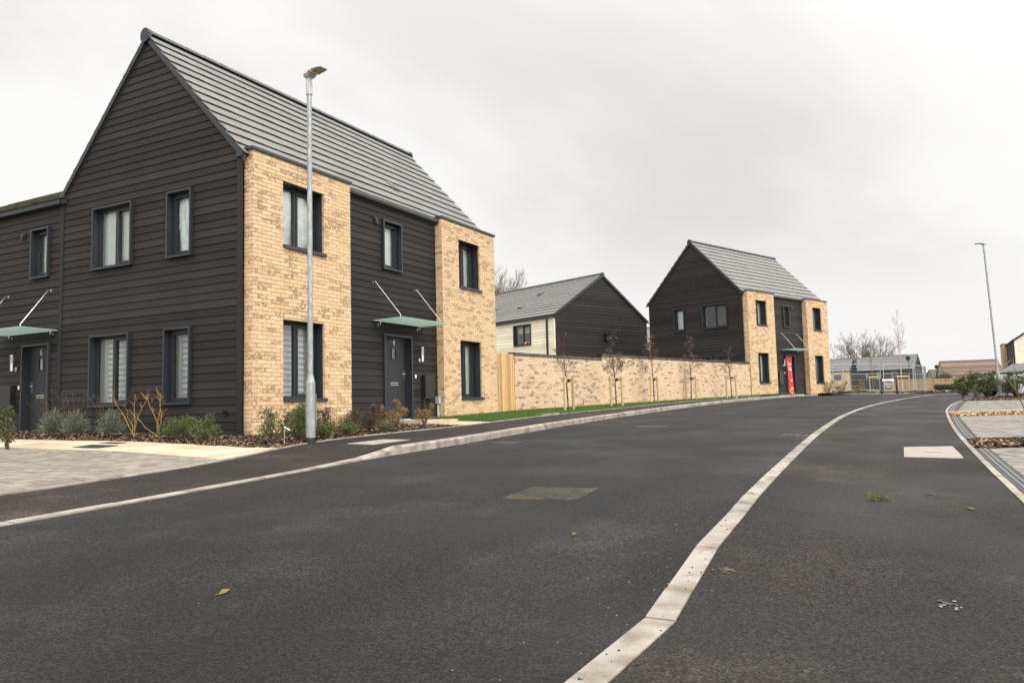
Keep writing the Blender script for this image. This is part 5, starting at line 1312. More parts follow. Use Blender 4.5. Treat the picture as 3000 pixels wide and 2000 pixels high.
# house plants and ornaments on sills
def pot_plant(name, label, F, u, d, z, h, pot_mat, leaf):
    t = thing(name, label, 'plant'); m = MB(); c = F(u, d, z)
    m.tube([(c[0], c[1], z), (c[0], c[1], z+.12)], [.05, .062], 12); m.build('pot', pot_mat, t, smooth=True)
    m = MB(); r = random.Random(3)
    for k in range(7):
        a = r.uniform(0, 6.28); l = h*r.uniform(.6, 1); dx, dy = math.cos(a)*.06, math.sin(a)*.06; m.tone = r.random()
        b = (c[0], c[1], z+.11); w = .018
        m.face((b[0]-dy*.2, b[1]+dx*.2, b[2]), (b[0]+dy*.2, b[1]-dx*.2, b[2]), (b[0]+dx+dy*.3, b[1]+dy-dx*.3, b[2]+l*.6), (b[0]+dx*1.4, b[1]+dy*1.4, b[2]+l), (b[0]+dx-dy*.3, b[1]+dy+dx*.3, b[2]+l*.6))
    m.build('leaves', leaf, t)
pot_plant('pot_plant', 'spiky green plant in white pot behind the lower right gable window', F1g, 5.281-1.46, -.20, .64, .30, M['pot'], LEAF['plant'])

# ------------------------------------------------------------------ attached neighbour on the left
NB = thing('terrace_house', 'dark clad house at the left edge with number six door and mossy brown roof', 'house', (0, 0, 0), 0, None)
YN, YE = 12.5, 5.283
Fn = frame((0, YN), (0, -1), (-1, 0)); WN = YN-YE; nu_ = lambda y: YN-y
nhe = 5.08
holes = [(nu_(6.40), nu_(5.75), 3.43, 4.54), (nu_(6.66), nu_(5.66), -1, 2.0)]
m = MB(); sheet_with_holes(m, Fn, WN, -.16, nhe, holes, 0)
m.face((7, YN, -.2), (0, YN, -.2), (0, YN, nhe), (3.1, YN, 6.75), (7, YN, nhe)); m.face((7, YE, -.2), (7, YN, -.2), (7, YN, nhe), (7, YE, nhe))
nw = m.build('wall', M['clad'], NB)
boards(nw, Fn, WN-.12, -.05, nhe-.02, [(h[0]+.01, h[1]-.01, h[2]+.01, h[3]-.01) for h in holes], M['clad'], gauge=.155, seed=17)
m = MB(); m.fbox(Fn, WN-.115, WN-.004, .001, .036, -.05, nhe-.05); m.build('corner_board', M['corner'], nw)
m = MB(); m.fbox(Fn, WN-.004, WN+.006, .001, .030, -.05, nhe+.05); m.build('joint_cover', M['metal'], nw)
window(NB, Fn, nu_(6.40), nu_(5.75), 3.43, 4.54, 'box', 1, 'blind', gd=-.06)
front_door(NB, Fn, nu_(6.66), nu_(5.66), .02, 2.0, False, '6')
canopy(NB, Fn, nu_(7.30), nu_(5.40), 2.24)
wall_lamp(NB, Fn, nu_(6.91), 1.60)
meter_box(NB, Fn, nu_(7.32), nu_(6.90), .55, 1.12, -.05)
m = MB(); m.fbox(Fn, nu_(6.79), nu_(6.75), .02, .04, 1.03, 1.11); m.build('door_bell', M['white_ink'], NB)
m = MB(); m.fbox(Fn, nu_(6.81), nu_(6.67), .015, .045, 4.37, 4.51); v = m.build('extract_vent', M['black'], NB)
m = MB(); m.tube([Fn(nu_(6.74), .04, 4.44), Fn(nu_(6.74), .07, 4.44)], .05, 12); m.build('vent_grille', M['metal'], v)
m = MB(); m.fbox(Fn, 0, WN+.02, .03, .15, nhe-.13, nhe+.0); m.build('gutter', M['metal'], NB)
# its roof: tiles run along world Y, so the slope gets its own turned holder
ro = Matrix.Translation((0, YN, 0)) @ Matrix.Rotation(R_(-90), 4, 'Z')
sN = roof_slope(None, 0.0, WN+.06, (-.14, nhe-.05), (3.1, 6.72), M['tile_moss'], tw=.24, courses=12, limit=150, seed=19, world_of=lambda p: ro @ Vector(p))
sN.matrix_world = ro; sN.parent = NB
m = MB(); m.hexa([(3.1, YE, 6.62), (7.2, YE, 4.95), (7.2, YN, 4.95), (3.1, YN, 6.62), (3.1, YE, 6.72), (7.2, YE, 5.05), (7.2, YN, 5.05), (3.1, YN, 6.72)]); m.build('back_roof', M['tile_moss'], NB)

# ------------------------------------------------------------------ plainer houses
def plain_house(name, label, loc, rot, L, D, He, Hr, mats, wins, roof_mat, group=None, courses=12, detail='boards', vents=(), gauge=.175, base=-.6, overhang=.1, clad_back=False):
    """front wall on local y=0; mats: front, gable0, gableL; wins: (side, u0, u1, z0, z1, lights)"""
    H = thing(name, label, 'house', loc, rot, group); sl = (Hr-He)/(D/2)
    FR = dict(front=frame((0, 0), (1, 0), (0, -1)), gable0=frame((0, D), (0, -1), (-1, 0)), gableL=frame((L, 0), (0, 1), (1, 0)), back=frame((L, D), (-1, 0), (0, 1)))
    Wd = dict(front=L, back=L, gable0=D, gableL=D)
    for side in FR:
        F, W = FR[side], Wd[side]; hs = [w[1:5] for w in wins if w[0] == side]
        mname = mats.get(side, mats['front'])
        m = MB(); sheet_with_holes(m, F, W, base, He, hs, 0)
        if side.startswith('gable'): m.face(F(0, 0, He), F(W, 0, He), F(W/2, 0, Hr-.03))
        wall = m.build('wall', M['mortar'] if 'brick' in mname else M[mname], H)
        if 'brick' in mname:
            if detail != 'far':
                recs = brick_records(F, W, base, int((He-base)/.075), hs); place_bricks(wall, recs, M[mname], 0, 3, lambda p: Vector(p))
            else:
                m = MB(); rg = random.Random(3); rows = int((He-base)/.15)
                for k in range(rows):
                    n = int(W/.45)
                    for i in range(n):
                        a, b = i*W/n+.01, (i+1)*W/n-.01; z0, z1 = base+k*.15+.01, base+(k+1)*.15-.01
                        if any(h[0] < b and h[1] > a and h[2] < z1 and h[3] > z0 for h in hs): continue
                        m.tone = rg.random(); m.fbox(F, a, b, 0, .012+rg.uniform(0, .004), z0, z1)
                m.build('brickwork', M[mname], wall, kind='stuff')
        elif mname.startswith('clad') and (side != 'back' or clad_back):
            hh = [(h[0]+.01, h[1]-.01, h[2]+.01, h[3]-.01) for h in hs]
            j = detail == 'far'
            boards(wall, F, W, base, He, hh, M[mname], gauge=gauge, joined=j, seed=3)
            if side.startswith('gable'): boards(wall, F, W, He, Hr-.05, [], M[mname], gauge=gauge, joined=j, seed=4, ulo=lambda z: max(0, (z-He)/sl), uhi=lambda z: W-max(0, (z-He)/sl))
        for w in wins:
            if w[0] == side: window(H, F, *w[1:5], 'box', w[5], w[6] if len(w) > 6 else 'dark', seed=int(w[1]*7))
    s1 = roof_slope(H, -.04, L+.04, (-overhang, He-overhang*sl+.02), (D/2, Hr-.03), roof_mat, courses=courses, strips=True, seed=2)
    roof_slope(H, -.04, L+.04, (D+overhang, He-overhang*sl+.02), (D/2, Hr-.03), roof_mat, courses=courses, strips=True, seed=3)
    if detail != 'far': ridge_line(s1, -.05, L+.05, D/2, Hr+.02, M['ridge'], seg=.9)
    else:
        m = MB(); m.box(-.05, L+.05, D/2-.12, D/2+.12, Hr-.06, Hr+.08); m.build('ridge_tile', M['ridge'], s1)
    for x, s in ((-.045, -1), (L+.045, 1)): verge(s1, x, s, [(-overhang-.02, He-(overhang+.02)*sl+.02), (D/2, Hr-.02), (D+overhang+.02, He-(overhang+.02)*sl+.02)], M['metal'], h=.15, t=.05)
    m = MB(); m.fbox(FR['front'], -.05, L+.05, .03, .16, He-.20, He-.03); m.build('gutter', M['metal'], H)
    for (x, y) in vents:
        z = He+y*sl; dy, dz = math.cos(math.atan(sl)), math.sin(math.atan(sl)); m = MB()
        P = lambda u, s, h: (x+u, y+dy*s-dz*h, z+dz*s+dy*h)
        m.hexa([P(-.16, -.2, .01), P(.16, -.2, .01), P(.16, .2, .01), P(-.16, .2, .01), P(-.15, -.2, .13), P(.15, -.2, .13), P(.15, .2, .07), P(-.15, .2, .07)]); m.build('roof_vent', M['ridge'], s1)
    return H, FR, s1

a3 = math.atan2(-.934, -.357)
L3 = 9.3; c3 = Vector((29.22, 7.18)); ax3 = Vector((math.cos(a3), math.sin(a3))); o3 = c3-ax3*L3
H3, FR3, s3 = plain_house('detached_house', 'house behind the garden wall with cream front, black gable and three roof vents', (o3.x, o3.y, .40), a3, L3, 8.05, 5.06, 7.66,
    dict(front='clad_cream', gable0='clad', gableL='clad', back='clad'), [('front', L3-3.45, L3-1.95, 3.44, 4.67, 2, 'half')], M['tile'], courses=13, vents=[(L3-4.2, 1.35), (L3-3.9, 2.75), (L3-6.9, 1.55)])
m = MB(); m.fbox(FR3['front'], L3-.62, L3-.53, .03, .11, -.3, 4.8); m.build('downpipe', M['black'], H3)
m = MB(); m.fbox(FR3['front'], L3-5.05, L3-4.9, .0, .034, -.3, 4.72); m.build('cover_strip', M['clad_cream'], H3)
m = MB(); m.fbox(FR3['front'], L3-.12, L3+.03, .0, .034, -.3, 4.75); m.build('corner_board', M['clad_cream'], H3)
m = MB(); m.fbox(FR3['gableL'], 0.0, .11, .0, .036, -.3, 4.9); m.build('corner_board', M['corner'], H3)
m = MB(); m.fbox(FR3['gableL'], 4.05, 4.35, .02, .18, 3.72, 4.12); m.build('flue_box', M['black'], H3)
def ornament(name, label, F, u, d, z, r, mat, H):
    P = H.matrix_basis @ Vector(F(u, d, z)); t = thing(name, label, 'ornament', P)
    m = MB(); m.tube([(0, 0, 0), (0, 0, r*.4), (0, 0, r), (0, 0, r*1.6)], [r*.7, r, r*.9, r*.3], 10); m.build('body', mat, t, smooth=True)
    m = MB(); m.tube([(0, 0, r*1.6), (0, 0, r*2.0)], [r*.25, r*.2], 8); m.build('top', mat, t, smooth=True)
ornament('ornament', 'round orange ornament on the sill of the cream house window', FR3['front'], L3-2.55, -.13, 3.50, .12, M['orange_toy'], H3)
ornament('ornament', 'small white ornament on the sill of the cream house window', FR3['front'], L3-2.28, -.13, 3.50, .08, M['pot'], H3)

plain_house('detached_house', 'sliver of a grey roofed house between the cream house and the red banner house', (52, 9.0, .5), R_(-15), 9, 7, 4.0, 6.6, dict(front='clad'), [], M['tile_slate'], detail='far', gauge=.3)

# ------------------------------------------------------------------ garden wall and gate
WA, WB = Vector((10.37, -0.10)), Vector((29.22, -3.30))
wv = (WB-WA); WL = wv.length; wv.normalize(); wn_ = Vector((wv.y, -wv.x))
GW = thing('garden_wall', 'long buff brick garden wall with dark brick on edge coping between the two brick houses', 'wall', (WA.x, WA.y, 0))
Fw = frame((0, 0), (wv.x, wv.y), (wn_.x, wn_.y))
USTEP = 5.05
def wall_frame(slope, u_ref): return lambda u, d, z: (Fw(u, d, 0)[0], Fw(u, d, 0)[1], z+slope*(u-u_ref))
Fw1 = wall_frame(0.0, 0); Fw2 = wall_frame(0.0075, USTEP)
recs = []; wcores = {}
for F_, u0, u1, zt in ((Fw1, 0, USTEP, 1.87), (Fw2, USTEP, WL, 2.01)):
    m = MB(); m.fbox(F_, u0+.006, u1, -.205, -.005, -.35, zt); core = m.build('wall_section', M['pale_mortar'], GW); wcores[F_] = core
    n = 30; z0 = zt-n*.075
    Fs = (lambda F_, u0: (lambda u, d, z: F_(u+u0, d, z)))(F_, u0); wcores[Fs] = core
    recs += brick_records(Fs, u1-u0, z0, n, [])
    if u0 == 0:
        Fe = lambda u, d, z: Fw(-d, -.215+u, z); wcores[Fe] = core
        recs += brick_records(Fe, .215, z0, n, [], uw=.215)
    rng = random.Random(int(u0)); nb = int((u1-u0)/.0755)
    m = MB(); m.fbox(F_, u0+.01, u1-.002, -.209, .006, zt, zt+.103); m.build('coping_mortar', M['pale_mortar'], core)
    for k in range(nb):
        a = u0+(u1-u0)*k/nb+.011; b = u0+(u1-u0)*(k+1)/nb-.011; m = MB(); m.tone = rng.random()
        m.fbox(F_, a, b, -.214+rng.uniform(-.002, .002), .012+rng.uniform(-.002, .003), zt+.006, zt+.108+rng.uniform(-.002, .002)); m.build('coping_brick', M['coping'], core)
m = MB(); m.fbox(Fw1, -.035, .006, -.214, .014, 1.875, 1.98); m.build('coping_end', M['coping'], GW)
m = MB(); m.fbox(Fw2, USTEP-.035, USTEP+.004, -.214, .014, 2.015, 2.12); m.build('coping_end', M['coping'], GW)
place_bricks(wcores, recs, M['wallbrick'], 300, 14, lambda p: Vector((WA.x+p[0], WA.y+p[1], p[2])), name='brick')
gp0, gp1 = Vector((9.28, -0.03)), Vector((10.35, -0.06))
GT = thing('garden_gate', 'tall fresh timber board gate between the nearest house and the garden wall', 'gate', (gp0.x, gp0.y, 0))
gv = (gp1-gp0); GLn = gv.length; gv.normalize(); Fgt = frame((0, 0), (gv.x, gv.y), (gv.y, -gv.x))
for a, b in ((0, .075), (GLn-.075, GLn)):
    m = MB(); m.tone = .8; m.fbox(Fgt, a, b, -.05, .03, .05, 1.93); m.build('post', M['timber'], GT)
nb = 9; rng = random.Random(4)
for k in range(nb):
    a = .08+(GLn-.16)*k/nb; b = .08+(GLn-.16)*(k+1)/nb; m = MB(); m.tone = rng.random()
    m.fbox(Fgt, a+.006, b-.006, -.01, .012+rng.uniform(0, .003), .14, 1.925); m.build('board', M['timber'], GT)
m = MB(); m.fbox(Fgt, .08, GLn-.08, -.05, -.012, .3, .4); m.fbox(Fgt, .08, GLn-.08, -.05, -.012, 1.6, 1.7); m.build('rail', M['timber'], GT)
m = MB(); m.tube([Fgt(.10, .012, 1.02), Fgt(.10, .03, 1.02)], .03, 10); m.build('latch', M['steel'], GT)

# ------------------------------------------------------------------ branches
def branch(mb, p, d, L, r, depth, rng, n=4, kids=(3, 5), spread=.6, up=.25, shrink=.62, tips=None, curve=.25, seg=4, tmin=.25, rmin=.0):
    pts = [p.copy()]; rad = [r]; dd = d.normalized()
    for i in range(seg):
        dd = (dd+Vector((rng.uniform(-1, 1), rng.uniform(-1, 1), rng.uniform(-1, 1)))*curve*.5+Vector((0, 0, up*.35))).normalized()
        pts.append(pts[-1]+dd*(L/seg)); rad.append(max(rmin, r*(1-.72*(i+1)/seg)))
    mb.tube(pts, rad, n, caps=False)
    if depth == 0:
        if tips is not None: tips.append((pts[-1], dd)); tips.append((pts[len(pts)//2], dd))
        return
    for k in range(rng.randint(*kids)):
        t = rng.uniform(tmin, 1.0); i = min(int(t*seg), seg-1); f = t*seg-i
        q = pts[i].lerp(pts[i+1], f); base = (pts[i+1]-pts[i]).normalized()
        a = rng.uniform(0, 6.28); side = base.orthogonal().normalized(); side.rotate(Matrix.Rotation(a, 3, base))
        nd = (base*(1-spread*.6)+side*spread+Vector((0, 0, up*.4))).normalized()
        branch(mb, q, nd, L*shrink*rng.uniform(.7, 1.15)*(1.15-.4*t), max(rmin, rad[i]*.62), depth-1, rng, max(3, n-1), kids, spread, up, shrink, tips, curve, max(3, seg-1), tmin, rmin)
def leaf_face(mb, p, d, l, w, rng):
    d = d.normalized(); s = d.orthogonal().normalized(); s.rotate(Matrix.Rotation(rng.uniform(0, 6.28), 3, d))
    mb.tone = rng.random(); up = s.cross(d)
    mb.face(p, p+d*l*.5+s*w*.5+up*l*.06, p+d*l, p+d*l*.5-s*w*.5+up*l*.06)

# five young street trees in the verge with stakes
def street_tree(x, y, h, seed, label, leaves, slim):
    x, y = warp((x, y)); rng = random.Random(seed); z = zverge(x, y)
    T = thing('young_tree', label, 'tree', (x, y, z), 0, 'young trees along the garden wall')
    m = MB(); P = [Vector((0, 0, -.05)), Vector((.01, 0, h*.3)), Vector((-.02, .02, h*.6)), Vector((-.03, .03, h))]
    lean = Vector((rng.uniform(-.05, .05), rng.uniform(-.05, .05), 0)); P = [p+lean*p.z/h*2 for p in P]
    m.tube(P, [.024, .02, .014, .004], 6); m.build('trunk', M['bark'], T, smooth=True)
    m = MB(); tips = []
    for k in range(slim):
        t = rng.uniform(.36, .96)**1.0; zz = h*t; i = 0 if zz < h*.3 else 1 if zz < h*.6 else 2
        q = P[i].lerp(P[i+1], (zz-P[i].z)/(P[i+1].z-P[i].z)); a = rng.uniform(0, 6.28)
        branch(m, q, Vector((math.cos(a), math.sin(a), rng.uniform(.3, 1.3))), h*.25*(1.2-t), .0065, 2, rng, 3, (4, 6), .5, .28, .62, tips, .35, 4, .2, .0024)
    cr = m.build('crown', M['bark'], T)
    if leaves:
        m = MB()
        for k in range(leaves):
            p, d = tips[rng.randrange(len(tips))]
            if p.z > h*.72 and rng.random() < .5: continue
            leaf_face(m, p+Vector((rng.uniform(-.05, .05), rng.uniform(-.05, .05), rng.uniform(-.05, .03))), Vector((rng.uniform(-1, 1), rng.uniform(-1, 1), rng.uniform(-1.2, .2))), .075, .045, rng)
        m.build('withered_leaves', LEAF['dry'], cr, kind='stuff')
    return T
TREES = [(10.66, -1.80, 2.35, 1, 'bare young tree nearest the gate along the garden wall', 20, 19), (14.04, -2.05, 2.45, 2, 'second young tree from the gate with a narrow crown of brown leaves', 150, 20),
         (17.78, -2.18, 2.55, 3, 'middle tree of the five along the garden wall, with withered brown leaves', 190, 20), (21.34, -2.63, 2.6, 4, 'fourth young tree from the gate with dry leaves low in the crown', 150, 20), (24.05, -3.68, 2.35, 5, 'small sparse young tree farthest along the garden wall', 45, 16)]
for t in TREES: street_tree(*t)
STK = [((10.45, -1.80), (10.92, -1.90)), ((13.85, -1.98), (14.15, -2.36)), ((17.62, -2.15), (17.98, -2.38)), ((21.05, -2.5), (21.32, -2.86)), ((23.98, -3.45), (24.12, -3.92))]
STK = [((10.34, -1.83), (10.84, -1.89)), ((13.92, -1.92), (14.07, -2.25)), ((17.45, -2.17), (17.95, -2.28)), ((21.30, -2.45), (21.28, -2.86)), ((24.02, -3.48), (23.98, -3.90))]
names_ = ['nearest the gate', 'second from the gate', 'in the middle of the row', 'fourth from the gate', 'farthest from the gate']
for (a, b), nm in zip(STK, names_):
    a, b = warp(a), warp(b)
    T = thing('tree_stake', 'pair of timber stakes with crossbar, holding the young tree '+nm, 'tree stake', (a[0], a[1], zverge(*a)), 0, 'tree stakes along the garden wall')
    bx, by = b[0]-a[0], b[1]-a[1]; dz = zverge(*b)-zverge(*a); rng = random.Random(nm)
    for (x, y, z) in ((0, 0, 0), (bx, by, dz)):
        m = MB(); m.tone = rng.random(); m.tube([(x, y, z-.1), (x+rng.uniform(-.015, .015), y+rng.uniform(-.015, .015), z+1.0)], .04, 10); m.build('post', M['stake'], T, smooth=True)
    m = MB(); d = Vector((bx, by, 0)).normalized(); n_ = Vector((-d.y, d.x, 0))
    c = [Vector((0, 0, .84))-d*.07+n_*.042, Vector((bx, by, .84+dz))+d*.03+n_*.042]
    m.hexa([c[0], c[1], c[1]+n_*.02, c[0]+n_*.02, c[0]+Vector((0, 0, .10)), c[1]+Vector((0, 0, .10)), c[1]+n_*.02+Vector((0, 0, .10)), c[0]+n_*.02+Vector((0, 0, .10))]); m.build('crossbar', M['stake'], T)
    m = MB(); q = Vector((bx*.55, by*.55, .88)); m.tube([q-Vector((0, 0, .05)), q+Vector((0, 0, .05))], .045, 8); m.build('tree_tie', M['black'], T)

# ------------------------------------------------------------------ street lamps
def street_lamp(loc, rot, label, hgt=5.38, lower=1.02):
    T = thing('street_lamp', label, 'street lamp', loc, rot, 'galvanised street lamps')
    m = MB(); m.tube([(0, 0, -.1), (0, 0, lower-.12)], .070, 20); m.tube([(0, 0, lower-.12), (0, 0, lower)], [.070, .041], 20, caps=False); m.build('base_section', M['galv'], T, smooth=True)
    m = MB(); m.box(.068, .074, -.045, .045, .25, lower-.28); m.build('access_door', M['galv'], T)
    m = MB(); m.tube([(0, 0, lower-.01), (0, 0, hgt)], [.040, .036], 16); m.build('column', M['galv'], T, smooth=True)
    m = MB(); m.tube([(0, 0, -.02), (0, 0, .085)], .0715, 20); m.build('foot_band', M['black'], T, smooth=True)
    m = MB(); m.tube([(0, 0, hgt-.02), (0, 0, hgt+.16), (0, .01, hgt+.27)], [.049, .047, .036], 14); hd = m.build('spigot', M['lamp_body'], T, smooth=True)
    # head: tapering shell reaching out along -Y, with a rounded gear belly at the back
    m = MB(); z0 = hgt+.33
    sec = [(.16, .035, -.03, .03), (.10, .10, -.09, .055), (.02, .13, -.11, .06), (-.08, .135, -.09, .055), (-.14, .14, -.03, .05), (-.28, .15, -.005, .04), (-.46, .14, .0, .025), (-.56, .10, .003, .018)]
    prev = None
    for (y, w, lo, hi) in [(a_*.74, b_*.80, c_*.8, d_*.8) for a_, b_, c_, d_ in sec]:
        ring = [(-w, y, z0+(lo+hi)*.5), (-w*.7, y, z0+hi*.8), (0, y, z0+hi), (w*.7, y, z0+hi*.8), (w, y, z0+(lo+hi)*.5), (w*.75, y, z0+lo*.8), (0, y, z0+lo), (-w*.75, y, z0+lo*.8)]
        if prev:
            for k in range(8): j = (k+1) % 8; m.face(prev[k], prev[j], ring[j], ring[k])
        else: m.face(*ring)
        prev = ring
    m.face(*prev[::-1]); head = m.build('lamp_head', M['lamp_body'], T, smooth=True); head.scale = (.84, .84, .84); head.location = (0, 0, z0*.16-.02)
    m = MB(); m.hexa([(-.085, -.37, z0-.010), (.085, -.37, z0-.010), (.10, -.18, z0-.014), (-.10, -.18, z0-.014), (-.085, -.37, z0+.003), (.085, -.37, z0+.003), (.10, -.18, z0+.002), (-.10, -.18, z0+.002)]); m.build('lens', M['lamp_lens'], head)
    m = MB(); m.box(-.105, .105, -.172, -.150, z0-.02, z0-.003); m.build('lens_bezel', M['white'], head)
    m = MB(); m.tube([(0, .05, z0+.05), (0, .05, z0+.08), (0, .05, z0+.115)], [.04, .04, .022], 12); m.build('photocell', M['lamp_body'], head, smooth=True)
    return T
street_lamp((-1.15, -2.67, zl(-1.15, -2.67)), R_(-8), 'near tall galvanised street lamp before the first brick bay')
L2 = street_lamp((26.5, -13.5, zg(26.5, -13.5)), R_(205), 'tall galvanised street lamp at right behind the evergreen shrubs', 5.95, 1.15)
L2.rotation_euler = (Matrix.Rotation(R_(2.0), 4, Vector((math.cos(R_(27.8)), math.sin(R_(27.8)), 0)).normalized()*-1) @ Matrix.Rotation(R_(205), 4, 'Z')).to_euler()     # the column leans a little
def far_lamp(x, y, h, label, dark=False):
    z = zg(x, y); T = thing('street_lamp', label, 'street lamp', (x, y, z)); mt = M['iron_dark'] if dark else M['galv']
    m = MB(); m.tube([(0, 0, 0), (0, 0, 1.2), (0, 0, 1.3), (0, 0, h)], [.075, .075, .05, .045], 8); m.build('column', mt, T, smooth=True)
    m = MB()
    if dark: m.tube([(0, 0, h), (0, 0, h+.1), (0, 0, h+.55), (0, 0, h+.75)], [.1, .28, .34, .05], 8)
    else: m.box(-.16, .16, -.2, .8, h, h+.12)
    m.build('lamp_head', mt if dark else M['lamp_body'], T)

# placing helper for the distance: metres ahead of and beside the viewpoint's heading, on the ground
def ahead(fwd, side, z=None):
    x = CAM.x+math.cos(R_(27.8163))*fwd+math.sin(R_(27.8163))*side; y = CAM.y+math.sin(R_(27.8163))*fwd-math.cos(R_(27.8163))*side
    return (x, y, zg(x, y) if z is None else z)
p = ahead(102, 43.4); far_lamp(p[0], p[1], 5.9, 'slim street lamp rising behind the wire fence beside the far brick house')
p = ahead(112, 58.0); far_lamp(p[0], p[1], 5.2, 'pale street lamp before the right end of the long dark house')
p = ahead(118, 60.2); far_lamp(p[0], p[1], 4.6, 'dark lantern post before the long dark house', True)
p = ahead(132, 72.1); far_lamp(p[0], p[1], 3.6, 'short lantern post above the timber fence', True)

# ------------------------------------------------------------------ far houses
def at_px_house(name, label, fwd0, side0, fwd1, side1, D, base, He, Hr, mats, wins, roof, courses, gauge=.3):
    """front wall runs from the first to the second point as seen from the road"""
    a, b = ahead(fwd0, side0, 0), ahead(fwd1, side1, 0); ang = math.atan2(b[1]-a[1], b[0]-a[0]); L = math.hypot(b[0]-a[0], b[1]-a[1])
    return plain_house(name, label, (a[0], a[1], base), ang, L, D, He, Hr, mats, wins, roof, courses=courses, detail='far', gauge=gauge, base=-1.5)
at_px_house('far_house', 'distant house with buff brick front and dark gable seen past the wire fence', 174.6, 62.9, 168, 72.9, 9, 1.1, 4.9, 7.7, dict(front='wallbrick', gableL='clad', gable0='clad', back='clad'),
            [('front', 8.6, 10.2, 2.9, 4.2, 2), ('front', 8.9, 10.0, .3, 1.6, 2), ('front', 6.0, 6.8, 2.4, 4.4, 1)], M['tile_slate'], 14)
at_px_house('far_house', 'long distant house clad in dark boards with slate grey roof', 170, 75.4, 163, 84.3, 8, 1.1, 4.9, 8.0, dict(front='clad', gableL='clad', gable0='clad', back='clad'),
            [('front', 1.6, 2.2, 3.0, 4.4, 1, 'blind'), ('front', 3.9, 4.9, 2.8, 4.5, 2, 'blind'), ('front', 6.6, 8.2, 2.9, 4.6, 2)], M['tile_slate'], 15)
at_px_house('far_house', 'distant house with broad brown tiled roof behind the right hand hedge', 150, 83.6, 147, 93.2, 9, .9, 2.6, 6.0, dict(front='render_w'), [('front', 3, 5, .6, 1.8, 2)], M['tile_brown'], 20)
at_px_house('far_house', 'low distant brown roof left of the broad brown roof', 158, 86.0, 157, 91.0, 8, .9, 1.9, 4.6, dict(front='render_w'), [('front', 1, 2, .3, 1.2, 1)], M['tile_brown'], 14)
at_px_house('far_house', 'distant long brown roof seen over the timber fence', 190, 96.5, 189, 106, 8, .9, 2.3, 4.9, dict(front='render_w'), [('front', 2, 3, .5, 1.6, 1)], M['tile_brown'], 14)
# house at the right edge: cream upper gable towards the viewer
a0 = ahead(70, 45.42, .45); rR = R_(-1)
DR = 8.2
HR, FRR, sR = plain_house('detached_house', 'house at the right edge with cream upper gable and black side wall', (a0[0]+DR*math.sin(rR), a0[1]-DR*math.cos(rR), .45), rR, 10, DR, 4.75, 7.55, dict(front='clad', gable0='clad_cream', gableL='clad', back='clad'), [], M['tile'], courses=12, clad_back=True, base=-1)
Flow = lambda u, d, z: FRR['gable0'](u, d+.03, z)
m = MB(); m.fbox(FRR['gable0'], -.02, DR+.02, 0.0, .03, -1, 2.55); lw = m.build('lower_wall', M['clad'], HR)
boards(lw, Flow, DR, -1, 2.55, [], M['clad'], gauge=.175, seed=9)
m = MB(); m.fbox(FRR['gable0'], -.03, .12, 0, .036, 2.56, 4.7); m.build('corner_board', M['clad_cream'], HR)
Fbk = lambda u, d, z: (9.8+u, DR+.36+d*0, z)
m = MB(); m.box(9.8, 13, DR-.5, DR+.36, -1, 4.85); bb = m.build('brick_bay', M['mortar'], HR)
Fb1 = frame((9.8, DR+.366), (0, -1), (-1, 0)); rcs = brick_records(Fb1, .36, -1, 78, [], uw=.18)
place_bricks(bb, rcs, M['brick'], 0, 3, lambda p: Vector(p))
m = MB(); m.box(9.75, 13.05, DR-.5, DR+.41, 4.851, 4.92); m.build('parapet_flashing', M['metal'], bb)
canopy(HR, FRR['back'], 10-6.2, 10-4.6, 2.2)

# ------------------------------------------------------------------ wire fence panels
def fence_panel(p0, p1, h, label, dy=.12):
    """welded mesh panel on two feet; p0, p1 on the ground"""
    T = thing('fence_panel', label, 'fence panel', p0, 0, 'temporary wire fence panels')
    d = Vector(p1)-Vector(p0); L = Vector((d.x, d.y, 0)).length; ux, uy, sl = d.x/L, d.y/L, d.z/L
    F = lambda u, o, z: (ux*u-uy*o, uy*u+ux*o, sl*u+z)
    r = .026; c = .16
    m = MB(); m.tube([F(.03, 0, .04), F(.03, 0, h-c), F(.03+c*.3, 0, h-c*.3), F(.03+c, 0, h), F(L-.03-c, 0, h), F(L-.03-c*.3, 0, h-c*.3), F(L-.03, 0, h-c), F(L-.03, 0, .04)], r, 6); m.build('frame', M['galv_dull'], T, smooth=True)
    m = MB(); m.tube([F(.05, 0, .10), F(L-.05, 0, .10)], .016, 5); m.tube([F(.05, 0, h*.66), F(L-.05, 0, h*.66)], .014, 5); m.build('cross_rail', M['galv_dull'], T)
    m = MB(); n = int(L/.10)
    for i in range(1, n): m.tube([F(L*i/n, .006, .10), F(L*i/n, .006, h-.03)], .0032, 3, caps=False)
    for k in range(1, int(h/.22)): m.tube([F(.04, -.006, k*.22), F(L-.04, -.006, k*.22)], .0032, 3, caps=False)
    m.build('wire_mesh', M['galv_dull'], T)
    for u in (.03, L-.03):
        m = MB(); a = F(u, 0, 0); m.hexa([F(u-.12, -.33, -.06), F(u+.12, -.33, -.06), F(u+.12, .33, -.06), F(u-.12, .33, -.06), F(u-.10, -.30, .08), F(u+.10, -.30, .08), F(u+.10, .30, .08), F(u-.10, .30, .08)]); m.build('foot_block', M['kerb_bed'], T)
def lift(p, dz): return (p[0], p[1], p[2]+dz)
Z0 = .14
